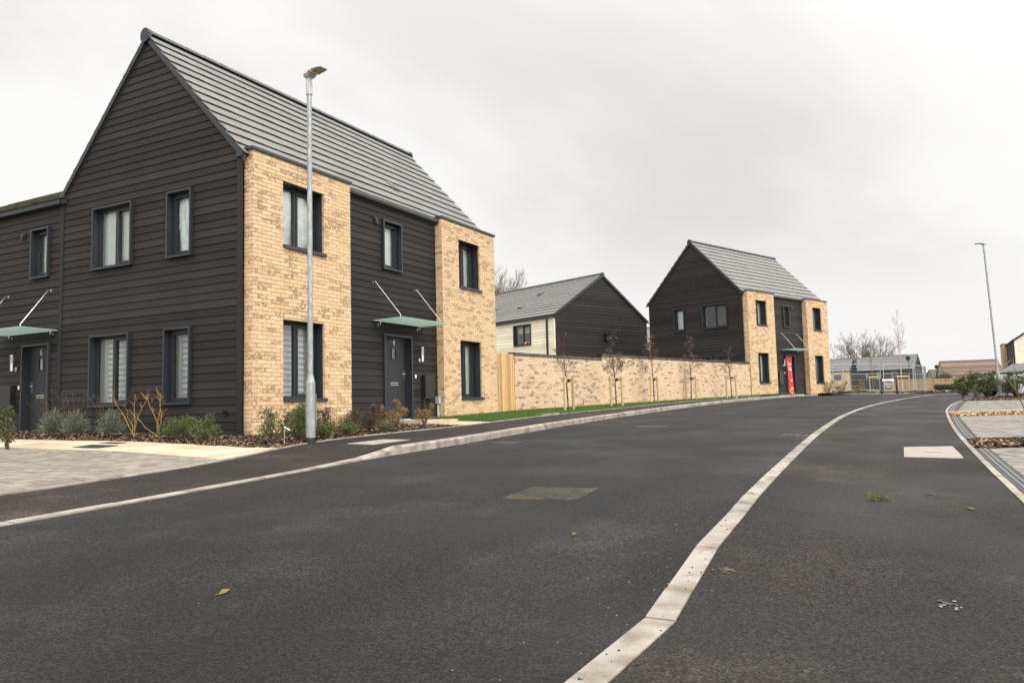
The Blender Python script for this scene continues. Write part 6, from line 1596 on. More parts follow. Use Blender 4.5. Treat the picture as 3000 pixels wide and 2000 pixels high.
FP = [((57, 23.45), (57, 27.0), 2.0, 'wide wire fence panel standing left behind the street name sign'), ((56.8, 27.08), (58.7, 30.25), 2.0, 'wire fence panel between the name sign and the birch tree'),
      ((58.8, 30.3), (61.2, 32.38), 1.95, 'wire fence panel turning away right of the birch tree'), ((61.3, 32.45), (64.5, 34.3), 1.95, 'last wire fence panel at the corner before the timber fence'),
      ((96, 39.6), (97, 42.0), 2.0, 'low looking wire fence panel in front of the distant brick house'), ((97, 42.15), (94, 46.0), 2.0, 'distant wire fence panel behind the staked small tree')]
for a, b, h, lb in FP:
    p0, p1 = ahead(*a), ahead(*b); fence_panel(lift(p0, Z0), lift(p1, Z0), h, lb)
# bare soil and debris inside the fenced plot
poly = [ahead(50, 22)[:2], ahead(49, 25.2)[:2], ahead(50, 27.8)[:2], ahead(56, 33.5)[:2], ahead(66, 36)[:2], ahead(66, 30)[:2], ahead(60, 20)[:2]]
if area(poly) < 0: poly = poly[::-1]
sheet('bare_soil', poly, lambda x, y: zg(x, y)+.10, M['chip_tan'] if False else M['soil'], grid=2)
chips('bark_mulch', poly, lambda x, y: zg(x, y)+.11, 2500, M['chip'], (.03, .12), 44)
for i, (f, s_, l, a, lb) in enumerate(((54, 25.6, 2.8, .4, 'long pale board lying on the soil behind the name sign'), (55, 28.2, 2.4, -.2, 'pale plank lying beside the birch tree stakes'), (56, 29.9, 1.6, 1.1, 'short pale offcut lying right of the birch tree'))):
    p = ahead(f, s_); T = thing('plank', lb, 'plank', lift(p, .16), R_(-62)+a, 'loose planks behind the fence')
    m = MB(); m.box(-l/2, l/2, -.09, .09, 0, .05); m.build('board', M['fence_wood'] if i else M['white_cover'], T)
    m = MB(); m.box(-.05, .05, -.12, .12, -.06, -.001); m.build('bearer', M['fence_wood'], T)

# street name sign
sa, sb = ahead(50.0, 23.68), ahead(50.0, 24.66)
SG = thing('street_name_sign', 'low white street name sign on two black posts by the far kerb', 'sign', lift(sa, .09))
d = Vector(sb)-Vector(sa); d.z = 0; SLn = d.length; d.normalize(); Fs_ = frame((0, 0), (d.x, d.y), (d.y, -d.x))
for u in (-.05, SLn-.05):
    m = MB(); m.fbox(Fs_, u, u+.10, -.05, .05, -.1, .93); m.build('post', M['black'], SG)
m = MB(); m.fbox(Fs_, .05, SLn-.05, .02, .035, .72, .86); pl = m.build('name_plate', M['sign_white'], SG)
m = MB(); x = .10; rng = random.Random(8)
for wlen in (3, 5, 2, 3, 6):
    for k in range(wlen):
        m.fbox(Fs_, x, x+.016, .0351, .038, .765, .815); x += .022
    x += .02
m.build('lettering', M['black_ink'], pl)
m = MB(); m.fbox(Fs_, SLn-.18, SLn-.055, .0351, .037, .722, .858); em = m.build('emblem_panel', M['purple'], pl)
m = MB(); m.fbox(Fs_, SLn-.13, SLn-.10, .0371, .039, .76, .83); m.build('emblem_mark', M['red_ink'], pl)

# far timber fence, wheelie bin, hedge
fa, fb_ = ahead(126, 61.3), ahead(133, 83)
TF = thing('timber_fence', 'long low timber board fence across the end of the road', 'fence', fa)
d = Vector(fb_)-Vector(fa); L = Vector((d.x, d.y, 0)).length; ux, uy = d.x/L, d.y/L; Ft = frame((0, 0), (ux, uy), (uy, -ux)); nb = 290
for k in range(nb):
    m = MB(); m.tone = random.random(); m.fbox(Ft, k*L/nb+.003, (k+1)*L/nb-.003, -.012, .0, -.3, 1.84); m.build('board', M['fence_wood'], TF)
for k in range(9):
    m = MB(); u = L*k/8; m.fbox(Ft, u-.05, u+.05, .0, .10, -.4, 1.86); m.build('post', M['fence_wood'], TF)
for z in (.35, .95, 1.62):
    m = MB(); m.fbox(Ft, 0, L, .001, .06, z, z+.1); m.build('rail', M['fence_wood'], TF)
p = ahead(128.5, 65.6); WB_ = thing('wheelie_bin', 'dark grey wheelie bin before the far timber fence', 'bin', p, R_(-60))
m = MB(); m.hexa([(-.22, -.25, .06), (.22, -.25, .06), (.22, .22, .06), (-.22, .22, .06), (-.29, -.33, .98), (.29, -.33, .98), (.29, .33, .98), (-.29, .33, .98)]); m.build('body', M['car_dark'], WB_)
m = MB(); m.hexa([(-.31, -.36, .99), (.31, -.36, .99), (.31, .36, .99), (-.31, .36, .99), (-.27, -.3, 1.06), (.27, -.3, 1.06), (.27, .33, 1.09), (-.27, .33, 1.09)]); m.build('lid', M['car_dark'], WB_)
for x in (-.24, .2):
    m = MB(); m.tube([(x, .24, .1), (x+.05, .24, .1)], .1, 12); m.build('wheel', M['tyre'], WB_)

# ------------------------------------------------------------------ foliage things
def leaf_cloud(m, n, rng, c, r, leaf, shell=.45, droop=.0, dirs=None):
    for _ in range(n):
        while True:
            v = Vector((rng.uniform(-1, 1), rng.uniform(-1, 1), rng.uniform(-1, 1)))
            if .02 < v.length < 1: break
        v = v.normalized()*(shell+(1-shell)*rng.random()**.6) if rng.random() < .7 else v
        q = Vector((c[0]+v.x*r[0], c[1]+v.y*r[1], c[2]+v.z*r[2]))
        d = Vector((v.x+rng.uniform(-.7, .7), v.y+rng.uniform(-.7, .7), v.z*.5+rng.uniform(-.5, .8)-droop))
        if d.length < .05: d = Vector((0, 0, 1))
        leaf_face(m, q, d, leaf*rng.uniform(.6, 1.25), leaf*rng.uniform(.28, .48), rng)
def shrub(name, label, x, y, z, blobs, leaf, n, lm, sm, group=None, stems=5, droop=0.0, seed=0, cat='shrub'):
    """blobs: (dx, dy, dz, rx, ry, rz); irregular clumps on real stems"""
    rng = random.Random(seed+17); T = thing(name, label, cat, (x, y, z), 0, group)
    m = MB()
    for k in range(stems):
        b = blobs[k % len(blobs)]; a = rng.uniform(0, 6.28); p = Vector((rng.uniform(-.04, .04), rng.uniform(-.04, .04), -.03))
        e = Vector((b[0]+math.cos(a)*b[3]*.5, b[1]+math.sin(a)*b[4]*.5, b[2]+b[5]*rng.uniform(-.2, .7)))
        m.tube([p, p.lerp(e, .5)+Vector((rng.uniform(-.03, .03), rng.uniform(-.03, .03), .02)), e], [.011, .008, .004], 5, caps=False)
        for q in range(4):
            s = p.lerp(e, rng.uniform(.4, .95)); t = s+Vector((rng.uniform(-1, 1)*b[3], rng.uniform(-1, 1)*b[4], rng.uniform(0, .8)*b[5]))*.6
            m.tube([s, t], [.005, .0025], 3, caps=False)
    m.build('stems', sm, T)
    m = MB(); tot = sum(b[3]*b[5] for b in blobs)
    for b in blobs:
        k = int(n*b[3]*b[5]/tot); sub = max(3, k//28)
        for _ in range(sub):
            while True:
                v = Vector((rng.uniform(-1, 1), rng.uniform(-1, 1), rng.uniform(-1, 1)))
                if v.length < 1: break
            c = (b[0]+v.x*b[3]*.85, b[1]+v.y*b[4]*.85, b[2]+v.z*b[5]*.85); rr = rng.uniform(.22, .42)
            leaf_cloud(m, k//sub, rng, c, (b[3]*rr, b[4]*rr, b[5]*rr), leaf, .2, droop)
    m.build('foliage', lm, T, kind='stuff')
    return T
GR = 'evergreen shrubs in the right hand mulch bed'
SH = [(24.60, -12.28, .92, 1.0, 'leftmost evergreen shrub of the row in the right mulch bed, with bare lower stems', 1), (24.75, -12.72, 1.04, 1.05, 'tallest green shrub second from the left in the right mulch bed', 2), (24.95, -13.15, 1.05, 1.0, 'narrow evergreen shrub before the right lamp column', 3),
      (25.15, -13.75, .95, 1.05, 'low dark leaved shrub with small leaves right of the lamp column', 4), (25.75, -14.25, 1.18, 1.5, 'broad evergreen shrub at the right edge before the parked car', 5)]
for x, y, h, w, lb, sd in SH:
    x, y = warp((x, y)); r = random.Random(sd); blobs = [(r.uniform(-.12, .12)*w, r.uniform(-.12, .12)*w, h*.62, .27*w, .27*w, h*.33), (r.uniform(-.2, .2)*w, r.uniform(-.2, .2)*w, h*.35, .24*w, .24*w, h*.2), (r.uniform(-.15, .15), r.uniform(-.15, .15), h*.86, .16*w, .16*w, h*.15), (.16*w, -.2*w, h*.6, .18*w, .18*w, h*.25)]
    shrub('evergreen_shrub', lb, x, y, zg(x, y), blobs, .08 if sd != 4 else .05, 1700 if sd != 4 else 2200, LEAF['laurel'] if sd != 4 else LEAF['hedge'], M['stem'], GR, 7, .35, sd)
for i, (x, y) in enumerate(sv([(26.1, -14.75), (26.4, -15.3)])):
    shrub('evergreen_shrub', ('broad evergreen shrub half hidden behind the parked car mirror', 'evergreen shrub partly cut by the right picture edge')[i], x, y, zg(x, y), [(0, 0, .55, .42, .42, .36), (.1, -.1, .85, .25, .25, .2), (-.1, .1, .3, .3, .3, .2)], .08, 1500, LEAF['laurel'], M['stem'], GR, 7, .35, 20+i)
# yellow green sapling at the right edge
T = thing('dogwood_sapling', 'forked olive green sapling stem rising at the right edge of the bays', 'sapling', (13.25, -13.05, zg(13.25, -13.05)))
m = MB(); rg = random.Random(4)
hd = lambda f, s, z: Vector((math.cos(R_(27.8))*f+math.sin(R_(27.8))*s, math.sin(R_(27.8))*f-math.cos(R_(27.8))*s, z))
F0 = [hd(0, 0, -.05), hd(0, -.10, .22), hd(0, -.235, .56)]
m.tube(F0, [.013, .012, .010], 6, caps=False)
m.build('stem', M['stem'], T, smooth=True)
m = MB()
m.tube([F0[2], hd(0, -.40, .82), hd(.03, -.62, 1.06), hd(.05, -.78, 1.18)], [.009, .008, .006, .004], 5, caps=False)
m.tube([F0[2], hd(0, -.225, .9), hd(0, -.215, 1.08), hd(0, -.23, 1.27), hd(0, -.225, 1.36)], [.009, .008, .008, .006, .003], 5, caps=False)
m.tube([hd(0, -.215, 1.05), hd(0, -.26, 1.10)], [.006, .003], 4); m.tube([hd(0, -.1, .25), hd(0, -.32, .38), hd(0, -.34, .45)], [.005, .003, .002], 4); m.tube([hd(0, -.12, .28), hd(.0, -.03, .42), hd(0, 0, .58)], [.005, .003, .002], 4)
m.build('branch', M['olive_stem'], T, smooth=True)
m = MB()
for q in ((0, -.232, .60), (0, -.225, .72), (0, -.30, .66), (0, -.24, .64)): leaf_face(m, hd(*q), hd(rg.uniform(-1, 1), rg.uniform(-1, 1), .8), .06, .03, rg)
m.build('leaves', LEAF['laurel'], T)

# left bed plants
def lavender(x, y, label, seed, h=.42):
    z = zl(x, y); rng = random.Random(seed); T = thing('lavender', label, 'plant', (x, y, z), 0, 'grey green lavender clumps below the dark wall')
    m = MB()
    for k in range(1800):
        a = rng.uniform(0, 6.28); e = rng.random()**.6; el = rng.uniform(.15, 1.5); L = h*rng.uniform(.55, 1.0)*(1-.15*math.cos(el))
        d = Vector((math.cos(a)*math.cos(el), math.sin(a)*math.cos(el), math.sin(el)*1.05)); p = Vector((0, 0, .04))+d*L*rng.uniform(.35, 1.0)*Vector((.85, .85, 1)).z
        p.x *= .72; p.y *= .72
        leaf_face(m, p, d+Vector((rng.uniform(-.5, .5), rng.uniform(-.5, .5), .35)), .07, .013, rng)
    m.build('foliage', LEAF['lavender'], T, kind='stuff')
    m = MB()
    for k in range(26):
        a = rng.uniform(0, 6.28); s = rng.uniform(.1, .55); p = Vector((math.cos(a)*.08, math.sin(a)*.08, .15)); e = p+Vector((math.cos(a)*s*.7, math.sin(a)*s*.7, rng.uniform(.45, .72)))
        m.tube([p, p.lerp(e, .6)+Vector((0, 0, .04)), e], [.0026, .0022, .002], 3, caps=False); m.tube([e, e+Vector((0, 0, .035))], [.005, .003], 4)
    m.build('dry_stalks', M['stem'], T)
lavender(-1.18, 3.62, 'lavender clump nearest the number six door', 1, .47); lavender(-1.14, 3.02, 'lavender clump in the middle of the three', 2, .46); lavender(-1.05, 2.12, 'lavender clump below the lower left gable window', 3, .46)
def dogwood(x, y, label, seed, arms):
    z = zl(x, y); rng = random.Random(seed); T = thing('dogwood', label, 'shrub', (x, y, z), 0, 'leafless yellow stemmed shrubs below the gable windows'); m = MB()
    for (dy, hh, nsub) in arms:
        p = Vector((rng.uniform(-.02, .02), dy*.08, -.02)); e = Vector((rng.uniform(-.10, .08), -dy, hh)); pts = [p]
        for i in range(1, 6): pts.append(p.lerp(e, i/5)+Vector((rng.uniform(-.02, .02), rng.uniform(-.03, .03), rng.uniform(-.01, .02))))
        m.tube(pts, [.0085, .0075, .0065, .0055, .0048, .0035], 5, caps=False)
        for k in range(nsub):
            i = rng.randrange(2, 6); q = pts[i]; s = rng.choice((-1, 1)); l = rng.uniform(.07, .2)
            t = q+Vector((rng.uniform(-.06, .06), s*l*.7, l*.8)); m.tube([q, t], [.0042, .0022], 4, caps=False)
            if rng.random() < .6: m.tube([q.lerp(t, .6), q.lerp(t, .6)+Vector((rng.uniform(-.04, .04), -s*l*.4, l*.4))], [.004, .0025], 3, caps=False)
    m.build('stems', M['dogwood'], T, smooth=True)
dogwood(-.95, 1.62, 'left yellow stemmed dogwood with arching bare twigs', 3, [(-.62, .74, 5), (-.10, .72, 6), (.30, .84, 7), (-.25, .45, 3)])
dogwood(-1.05, .84, 'right yellow stemmed dogwood with upright bare twigs', 5, [(-.36, .74, 6), (.02, .80, 5), (.16, .72, 5), (-.5, .35, 3)])
GB = 'low shrubs in the mulch bed'
shrub('low_shrub', 'low spreading green shrub below the lower right gable window', -1.12, .18, zl(-1.1, .2), [(0, .1, .22, .30, .36, .16), (0, -.22, .26, .25, .26, .14), (.05, .42, .14, .2, .2, .10)], 0.037, 2890, LEAF['shrub'], M['stem'], GB, 9, 0, 41)
shrub('low_shrub', 'green shrub with upright tips at the dark corner of the house', -1.35, -.62, zl(-1.3, -.6), [(0, 0, .18, .26, .32, .13), (.05, -.1, .34, .10, .10, .12), (-.05, .2, .33, .08, .08, .1)], 0.037, 2040, LEAF['shrub'], M['stem'], GB, 9, 0, 42)
shrub('low_shrub', 'loose wispy green shrub left of the near lamp column', -1.28, -2.12, zl(-1.25, -2.1), [(0, .1, .24, .26, .26, .2), (-.1, .1, .42, .12, .12, .16), (.1, -.15, .40, .12, .12, .16)], 0.037, 1700, LEAF['shrub'], M['stem'], GB, 10, 0, 43)
shrub('low_shrub', 'dense green shrub directly beside the near lamp column', -.85, -2.15, zl(-.85, -2.2), [(0, 0, .25, .26, .26, .22), (.12, .05, .42, .16, .16, .16)], 0.039, 2890, LEAF['shrub'], M['stem'], GB, 9, 0, 44)
shrub('low_shrub', 'green shrub with copper tips just right of the near lamp column', -.28, -2.12, zl(-.3, -2.1), [(0, 0, .16, .24, .24, .14)], 0.037, 1530, LEAF['shrub'], M['stem'], GB, 7, 0, 45)
shrub('copper_shrub', 'dark copper leaved shrub behind the lamp column', -.22, -1.75, zl(-.2, -1.8), [(0, 0, .40, .20, .20, .18)], 0.039, 1520, LEAF['copper'], M['stem'], GB, 9, 0, 46)
shrub('copper_shrub', 'low copper brown shrub at the right end of the first bay', .55, -2.0, zl(.5, -2), [(0, 0, .22, .24, .24, .18), (.12, -.05, .36, .12, .12, .1)], 0.037, 1710, LEAF['copper'], M['stem'], GB, 9, 0, 47)
shrub('copper_shrub', 'copper brown shrub with bronze tips left of the yellow shrub', 1.15, -1.95, zl(1.1, -2), [(0, 0, .24, .20, .22, .2), (.02, -.05, .44, .08, .08, .12), (.28, .1, .36, .10, .12, .18)], 0.037, 1900, LEAF['copper'], M['stem'], GB, 9, 0, 48)
shrub('copper_shrub', 'dull copper green shrub filling the bed between the lamp column and the first bay end', .15, -1.72, zl(.1, -1.8), [(0, 0, .22, .26, .26, .18), (.1, 0, .38, .12, .12, .12)], .038, 1500, LEAF['copper'], M['stem'], GB, 9, 0, 52)
shrub('low_shrub', 'low green ground shrub at the footway edge right of the lamp column', .18, -2.22, zl(.2, -2.2), [(0, 0, .13, .26, .18, .11)], .036, 1100, LEAF['shrub'], M['stem'], GB, 8, 0, 53)
shrub('low_shrub', 'low green shrub under the copper shrub beside the yellow one', 1.30, -2.18, zl(1.3, -2.2), [(0, 0, .12, .22, .14, .10)], .034, 800, LEAF['shrub'], M['stem'], GB, 8, 0, 54)
shrub('spirea', 'tall yellow bronze shrub in front of the dark front door', 1.78, -2.02, zl(1.7, -2), [(0, 0, .24, .26, .26, .18), (.06, -.05, .50, .08, .08, .16), (-.16, .12, .40, .06, .06, .13), (.2, -.1, .34, .10, .10, .12)], .034, 1500, LEAF['spirea'], M['stem'], GB, 12, 0, 49)
shrub('spirea', 'smaller yellow bronze shrub beside the door step', 2.95, -1.92, zl(2.9, -2), [(0, 0, .22, .18, .2, .16), (.14, -.05, .40, .07, .07, .13), (-.14, .05, .30, .06, .06, .10)], .034, 850, LEAF['spirea'], M['stem'], GB, 9, 0, 50)
shrub('evergreen_shrub', 'glossy leaved shrub cut off by the left edge of the paving', -3.35, 1.22, zl(-3.35, 1.2), [(0, 0, .40, .14, .16, .26), (.02, -.02, .14, .12, .12, .12), (0, 0, .60, .08, .09, .10)], .06, 420, LEAF['laurel'], M['stem'], None, 6, .3, 51)
T = thing('plant_label', 'white plastic plant label stuck in the shrub beside the lamp column', 'label', (-1.42, -2.45, zl(-1.42, -2.45)))
m = MB(); m.hexa([(0, -.06, .20), (.006, -.06, .20), (.006, .05, .25), (0, .05, .25), (0, -.06, .214), (.006, -.06, .214), (.006, .05, .266), (0, .05, .266)]); m.build('tag', M['white_ink'], T)
m = MB(); m.tube([(0, .045, -.05), (0, .045, .25)], .002, 4); m.build('stalk', M['white_ink'], T)
# straw green shrubs by the far house
for i, (x, y, w) in enumerate(((36.3, -6.1, .8), (37.4, -6.7, .9), (41.3, -7.3, .9))):
    shrub('straw_shrub', ('straw coloured shrub against the second bay of the farther house', 'broad straw coloured shrub at the right corner of the farther house', 'straw coloured shrub before the wire fence')[i], x, y, zg(x, y)+.1, [(0, 0, .35, .5*w, .5*w, .32), (.2, -.2, .6, .2, .2, .22)], .05, 900, LEAF['straw'], M['stem'], 'straw coloured shrubs by the farther house', 10, 0, 60+i)
# hedge and bushes at the far fence
def bush(label, f, s, r, n, lm, seed, zc=.9, twigs=0):
    p = ahead(f, s); rng = random.Random(seed); T = thing('garden_bush', label, 'bush', p, 0, 'bushes behind the far fence')
    m = MB()
    for k in range(10+twigs):
        a = rng.uniform(0, 6.28); branch(m, Vector((rng.uniform(-.3, .3)*r[0], rng.uniform(-.3, .3)*r[1], 0)), Vector((math.cos(a)*.5, math.sin(a)*.5, 1)), r[2]*rng.uniform(1.0, 1.6), .05, 2 if twigs else 1, rng, 3, (3, 5), .6, .2, .6, None, .3, 3)
    m.build('branches', M['bark_mid'], T)
    m = MB()
    for k in range(n//40):
        v = Vector((rng.gauss(0, .45), rng.gauss(0, .45), rng.gauss(0, .42)))
        leaf_cloud(m, 40, rng, (v.x*r[0], v.y*r[1], r[2]*zc+v.z*r[2]*.8), (r[0]*.3, r[1]*.3, r[2]*.25), .30, .2)
    m.build('foliage', lm, T, kind='stuff')
bush('dark evergreen bush with bare brown twigs before the broad brown roof', 136, 75.5, (1.7, 1.7, 1.9), 1400, LEAF['hedge'], 1, .9, 26)
bush('clipped dark green bush in the middle above the far fence', 138, 82.2, (2.0, 1.6, 1.2), 1500, LEAF['hedge'], 2, 1.7)
bush('dark green bush right of the middle above the far fence', 139, 85.6, (1.5, 1.5, 1.4), 1300, LEAF['hedge'], 3, 1.5)
bush('twiggy brown bush beside the right lamp column in the distance', 140, 89.0, (1.8, 1.5, 1.7), 200, LEAF['dry'], 4, .8, 26)
m = MB(); rng = random.Random(6)
for k in range(5200):
    t = rng.random(); f, s = 119+4*t, 64.6+(71.8-64.6)*t; p = ahead(f+rng.uniform(-.5, .5), s, None)
    hgt = .75*(.8+.35*math.sin(t*30)**2); leaf_face(m, Vector((p[0], p[1], p[2]+rng.random()**.7*hgt)), Vector((rng.uniform(-1, 1), rng.uniform(-1, 1), rng.uniform(-.3, 1))), .2, .09, rng)
m.build('hedge', LEAF['hedge'], kind='stuff', label='low green hedge at the foot of the far timber fence')

# ------------------------------------------------------------------ bare trees
def bare_tree(name, label, f, s, h, seed, mat, depth=4, kids=(4, 6), spread=.55, trunk=.14, low=.28, rm=.012, limbs=7, wid=1.0, group=None, zz=None):
    p = ahead(f, s); rng = random.Random(seed); T = thing(name, label, 'tree', p, rng.uniform(0, 6), group)
    m = MB(); th = h*low
    P = [Vector((0, 0, -.2)), Vector((rng.uniform(-.1, .1), rng.uniform(-.1, .1), th*.5)), Vector((rng.uniform(-.2, .2), rng.uniform(-.2, .2), th))]
    r0 = trunk*h*.16; m.tube(P, [r0, r0*.82, r0*.7], 7, caps=False); m.build('trunk', mat, T, smooth=True)
    m = MB()
    for k in range(limbs):
        a = 6.283*k/limbs+rng.uniform(-.4, .4); t = rng.uniform(.55, 1.0); q = P[1].lerp(P[2], max(0, t*2-1)) if t > .5 else P[1]
        branch(m, q, Vector((math.cos(a)*.62*wid, math.sin(a)*.62*wid, rng.uniform(.6, 1.3))), (h-th)*.62, r0*.45, depth-1, rng, 4, kids, spread, .3, .55, None, .32, 4, .25, rm)
    m.build('crown', mat, T); return T
GT_ = 'large bare trees beyond the houses'
bare_tree('bare_tree', 'large bare tree rising between the nearest and the cream house', 86, -2.6, 16.2, 3, M['bark_mid'], 4, (5, 7), .40, .10, .12, .010, 14, .50, GT_)
bare_tree('bare_tree', 'left bare tree of the three above the distant houses', 205, 87.5, 15.0, 5, M['bark_mid'], 4, (4, 5), .50, .11, .2, .014, 8, 1.15, GT_)
bare_tree('bare_tree', 'middle bare tree of the three, seen in the gap between distant roofs', 190, 85.0, 17.0, 7, M['bark_mid'], 4, (4, 6), .50, .13, .25, .014, 9, 1.0, GT_)
bare_tree('bare_tree', 'right bare tree of the three with broad round crown', 195, 92.0, 17.0, 9, M['bark_mid'], 4, (4, 6), .52, .13, .22, .014, 9, 1.1, GT_)
bare_tree('bare_tree', 'thin bare tree between the broad brown roof and the right edge house', 160, 103.5, 8.5, 12, M['bark_mid'], 3, (4, 6), .55, .12, .2, .02, 7, 1.1, GT_)
# birch with stakes
def slim_tree(name, label, f, s, h, seed, mat, n, trunk_r, bare, rm):
    p = ahead(f, s); p = lift(p, .1); rng = random.Random(seed); T = thing(name, label, 'tree', p)
    P = [Vector((.0, 0, -.1)), Vector((-.02, 0, h*.25)), Vector((-.05, .03, h*.55)), Vector((-.06, .02, h))]
    m = MB(); m.tube(P, [trunk_r, trunk_r*.8, trunk_r*.5, .006], 7, caps=False); m.build('trunk', mat, T, smooth=True)
    m = MB()
    for k in range(n):
        t = bare+(1-bare)*(k/n)**.9*.97; zz = h*t; i = 0 if zz < h*.25 else 1 if zz < h*.55 else 2
        q = P[i].lerp(P[i+1], (zz-P[i].z)/(P[i+1].z-P[i].z)); a = rng.uniform(0, 6.28)
        branch(m, q, Vector((math.cos(a)*.55, math.sin(a)*.55, 1.1)), h*.30*(1.12-t), .008, 2, rng, 3, (3, 4), .38, .35, .6, None, .2, 4, .25, rm)
    m.build('crown', mat, T)
    return T
slim_tree('birch_tree', 'tall slender pale birch standing right of the street name sign', 52, 26.0, 5.5, 4, M['bark_pale'], 17, .05, .28, .0035)
slim_tree('young_tree', 'small bare young tree inside a wooden frame behind the fence', 60.5, 28.0, 3.1, 6, M['dogwood'], 14, .03, .38, .0035)
for (f, s, lb, hh) in ((51.8, 26.0, 'wooden stakes with crossbar round the birch trunk', 1.15), (60.2, 28.0, 'wooden frame of stakes round the small bare tree', 1.25)):
    a = ahead(f, s-.38); T = thing('tree_stake', lb, 'tree stake', lift(a, .1), R_(27.8-90), 'stakes behind the far kerb')
    for x in (0, .78): m = MB(); m.tube([(x, 0, -.1), (x, 0, hh)], .032, 8); m.build('post', M['stake'], T, smooth=True)
    m = MB(); m.box(-.05, .83, .04, .07, hh-.17, hh-.05); m.build('crossbar', M['stake'], T)

# ------------------------------------------------------------------ cars
def car(label, loc, rot):
    C = thing('parked_car', label, 'car', loc, rot)
    # side profile along x (front +x): lower body then greenhouse; sections across
    def loft(m, secs):
        prev = None
        for s in secs:
            if prev:
                for k in range(len(s)-1): m.face(prev[k], s[k], s[k+1], prev[k+1])
            prev = s
    m = MB(); S = []
    for x, w, zt, zb in ((2.08, .50, .62, .32), (2.02, .72, .72, .24), (1.75, .83, .82, .20), (1.2, .87, .93, .19), (.78, .88, .98, .19), (0, .89, .98, .19), (-1.0, .89, 1.0, .19), (-1.6, .87, 1.0, .21), (-1.95, .80, .98, .26), (-2.06, .68, .88, .34)):
        S.append([(x, -w*.95, zb), (x, -w, zb+.22), (x, -w, zt-.12), (x, -w*.93, zt), (x, 0, zt+.02), (x, w*.93, zt), (x, w, zt-.12), (x, w, zb+.22), (x, w*.95, zb)])
    loft(m, S); m.face(*S[0]); m.face(*S[-1][::-1])
    for a, b in zip(S, S[1:]): m.face(a[0], a[-1], b[-1], b[0])
    body = m.build('body', M['car_paint'], C, smooth=True)
    m = MB(); S = []
    for x, w, zt, w2 in ((.95, .74, .99, .74), (.62, .76, 1.19, .68), (.22, .77, 1.39, .62), (-.1, .77, 1.46, .60), (-.6, .77, 1.48, .60), (-1.1, .76, 1.45, .60), (-1.55, .74, 1.34, .60), (-1.85, .72, 1.02, .70)):
        S.append([(x, -w, .97), (x, -(w*.55+w2*.45), .97+(zt-.97)*.5), (x, -w2, zt-.03*(zt > 1.1)), (x, 0, zt+.015), (x, w2, zt-.03*(zt > 1.1)), (x, (w*.55+w2*.45), .97+(zt-.97)*.5), (x, w, .97)])
    loft(m, S); cabin = m.build('cabin', M['car_paint'], C, smooth=True)
    g = MB(); g.face((.93, -.66, 1.02), (.93, .66, 1.02), (.28, .54, 1.385), (.28, -.54, 1.385)); g.face
    gl = [tuple(Vector(p)+Vector((.03, 0, .025))) for p in ((.90, -.66, 1.015), (.90, .66, 1.015), (.27, .55, 1.375), (.27, -.55, 1.375))]
    g = MB(); g.face(*gl); g.build('windscreen', M['car_glass'], cabin)
    for s in (-1, 1):
        for xa, xb, ta, tb in ((.62, -.28, 0, 1), (-.36, -1.3, 1, 1)):
            g = MB(); w0, w1 = .785, .655
            za = 1.36 if ta else 1.06
            q = [(xa, s*w0, 1.02), (xb, s*w0, 1.02), (xb+.02, s*w1, 1.39), (xa-.42 if not ta else xa-.02, s*w1, 1.39)]
            g.face(*(q if s > 0 else q[::-1])); g.build('side_window', M['car_glass'], cabin)
        m = MB(); m.hexa([(.70, s*.90, 1.0), (.82, s*.90, 1.0), (.82, s*1.08, 1.0), (.70, s*1.08, 1.0), (.70, s*.90, 1.12), (.80, s*.90, 1.12), (.80, s*1.06, 1.12), (.70, s*1.06, 1.12)] if s > 0 else [(.70, -1.08, 1.0), (.82, -1.08, 1.0), (.82, -.90, 1.0), (.70, -.90, 1.0), (.70, -1.06, 1.12), (.80, -1.06, 1.12), (.80, -.90, 1.12), (.70, -.90, 1.12)])
        m.build('wing_mirror', M['car_paint'], C)
        m = MB(); q = [(2.0, s*.48, .62), (1.80, s*.80, .64), (1.66, s*.81, .80), (1.93, s*.50, .74)]; q = [(x+.03, y*1.02, z) for x, y, z in q]; m.face(*(q if s > 0 else q[::-1])); m.build('headlight', M['lamp_glass'], C)
        m = MB(); q = [(-2.06, s*.45, .78), (-1.93, s*.80, .78), (-1.90, s*.79, .96), (-2.02, s*.45, .94)]; q = [(x-.02, y*1.02, z) for x, y, z in q]; m.face(*(q[::-1] if s > 0 else q)); m.build('tail_light', M['red_lens'], C)
        for x in (1.30, -1.28):
            m = MB(); m.tube([(x, s*.70, .31), (x, s*.895, .31)], .31, 20); wh = m.build('wheel', M['tyre'], C, smooth=True)
            m = MB(); m.tube([(x, s*.896, .31), (x, s*.905, .31)], .20, 16); m.build('rim', M['rim'], wh)
    m = MB(); m.box(2.07, 2.10, -.26, .26, .42, .53); m.build('number_plate', M['white_ink'], C)
    m = MB(); m.box(2.03, 2.09, -.45, .45, .56, .64); m.build('grille', M['car_dark'], C)
    m = MB(); m.box(-2.10, -2.07, -.26, .26, .60, .71); m.build('number_plate', M['yellow_ink'], C)
    m = MB(); m.face((-1.62, -.52, 1.33), (-1.62, .52, 1.33), (-1.86, .60, 1.04), (-1.86, -.60, 1.04)); m.build('rear_window', M['car_glass'], cabin)
    return C
CR = car('silver grey hatchback parked behind the evergreen shrubs at the right edge', (30.3, -14.9, zg(30.3, -14.9)), math.atan2(.8, -.6))
p = ahead(148, 71.0); copy_thing(CR, p, R_(10), 'distant silver car seen through the wooden tree frame')

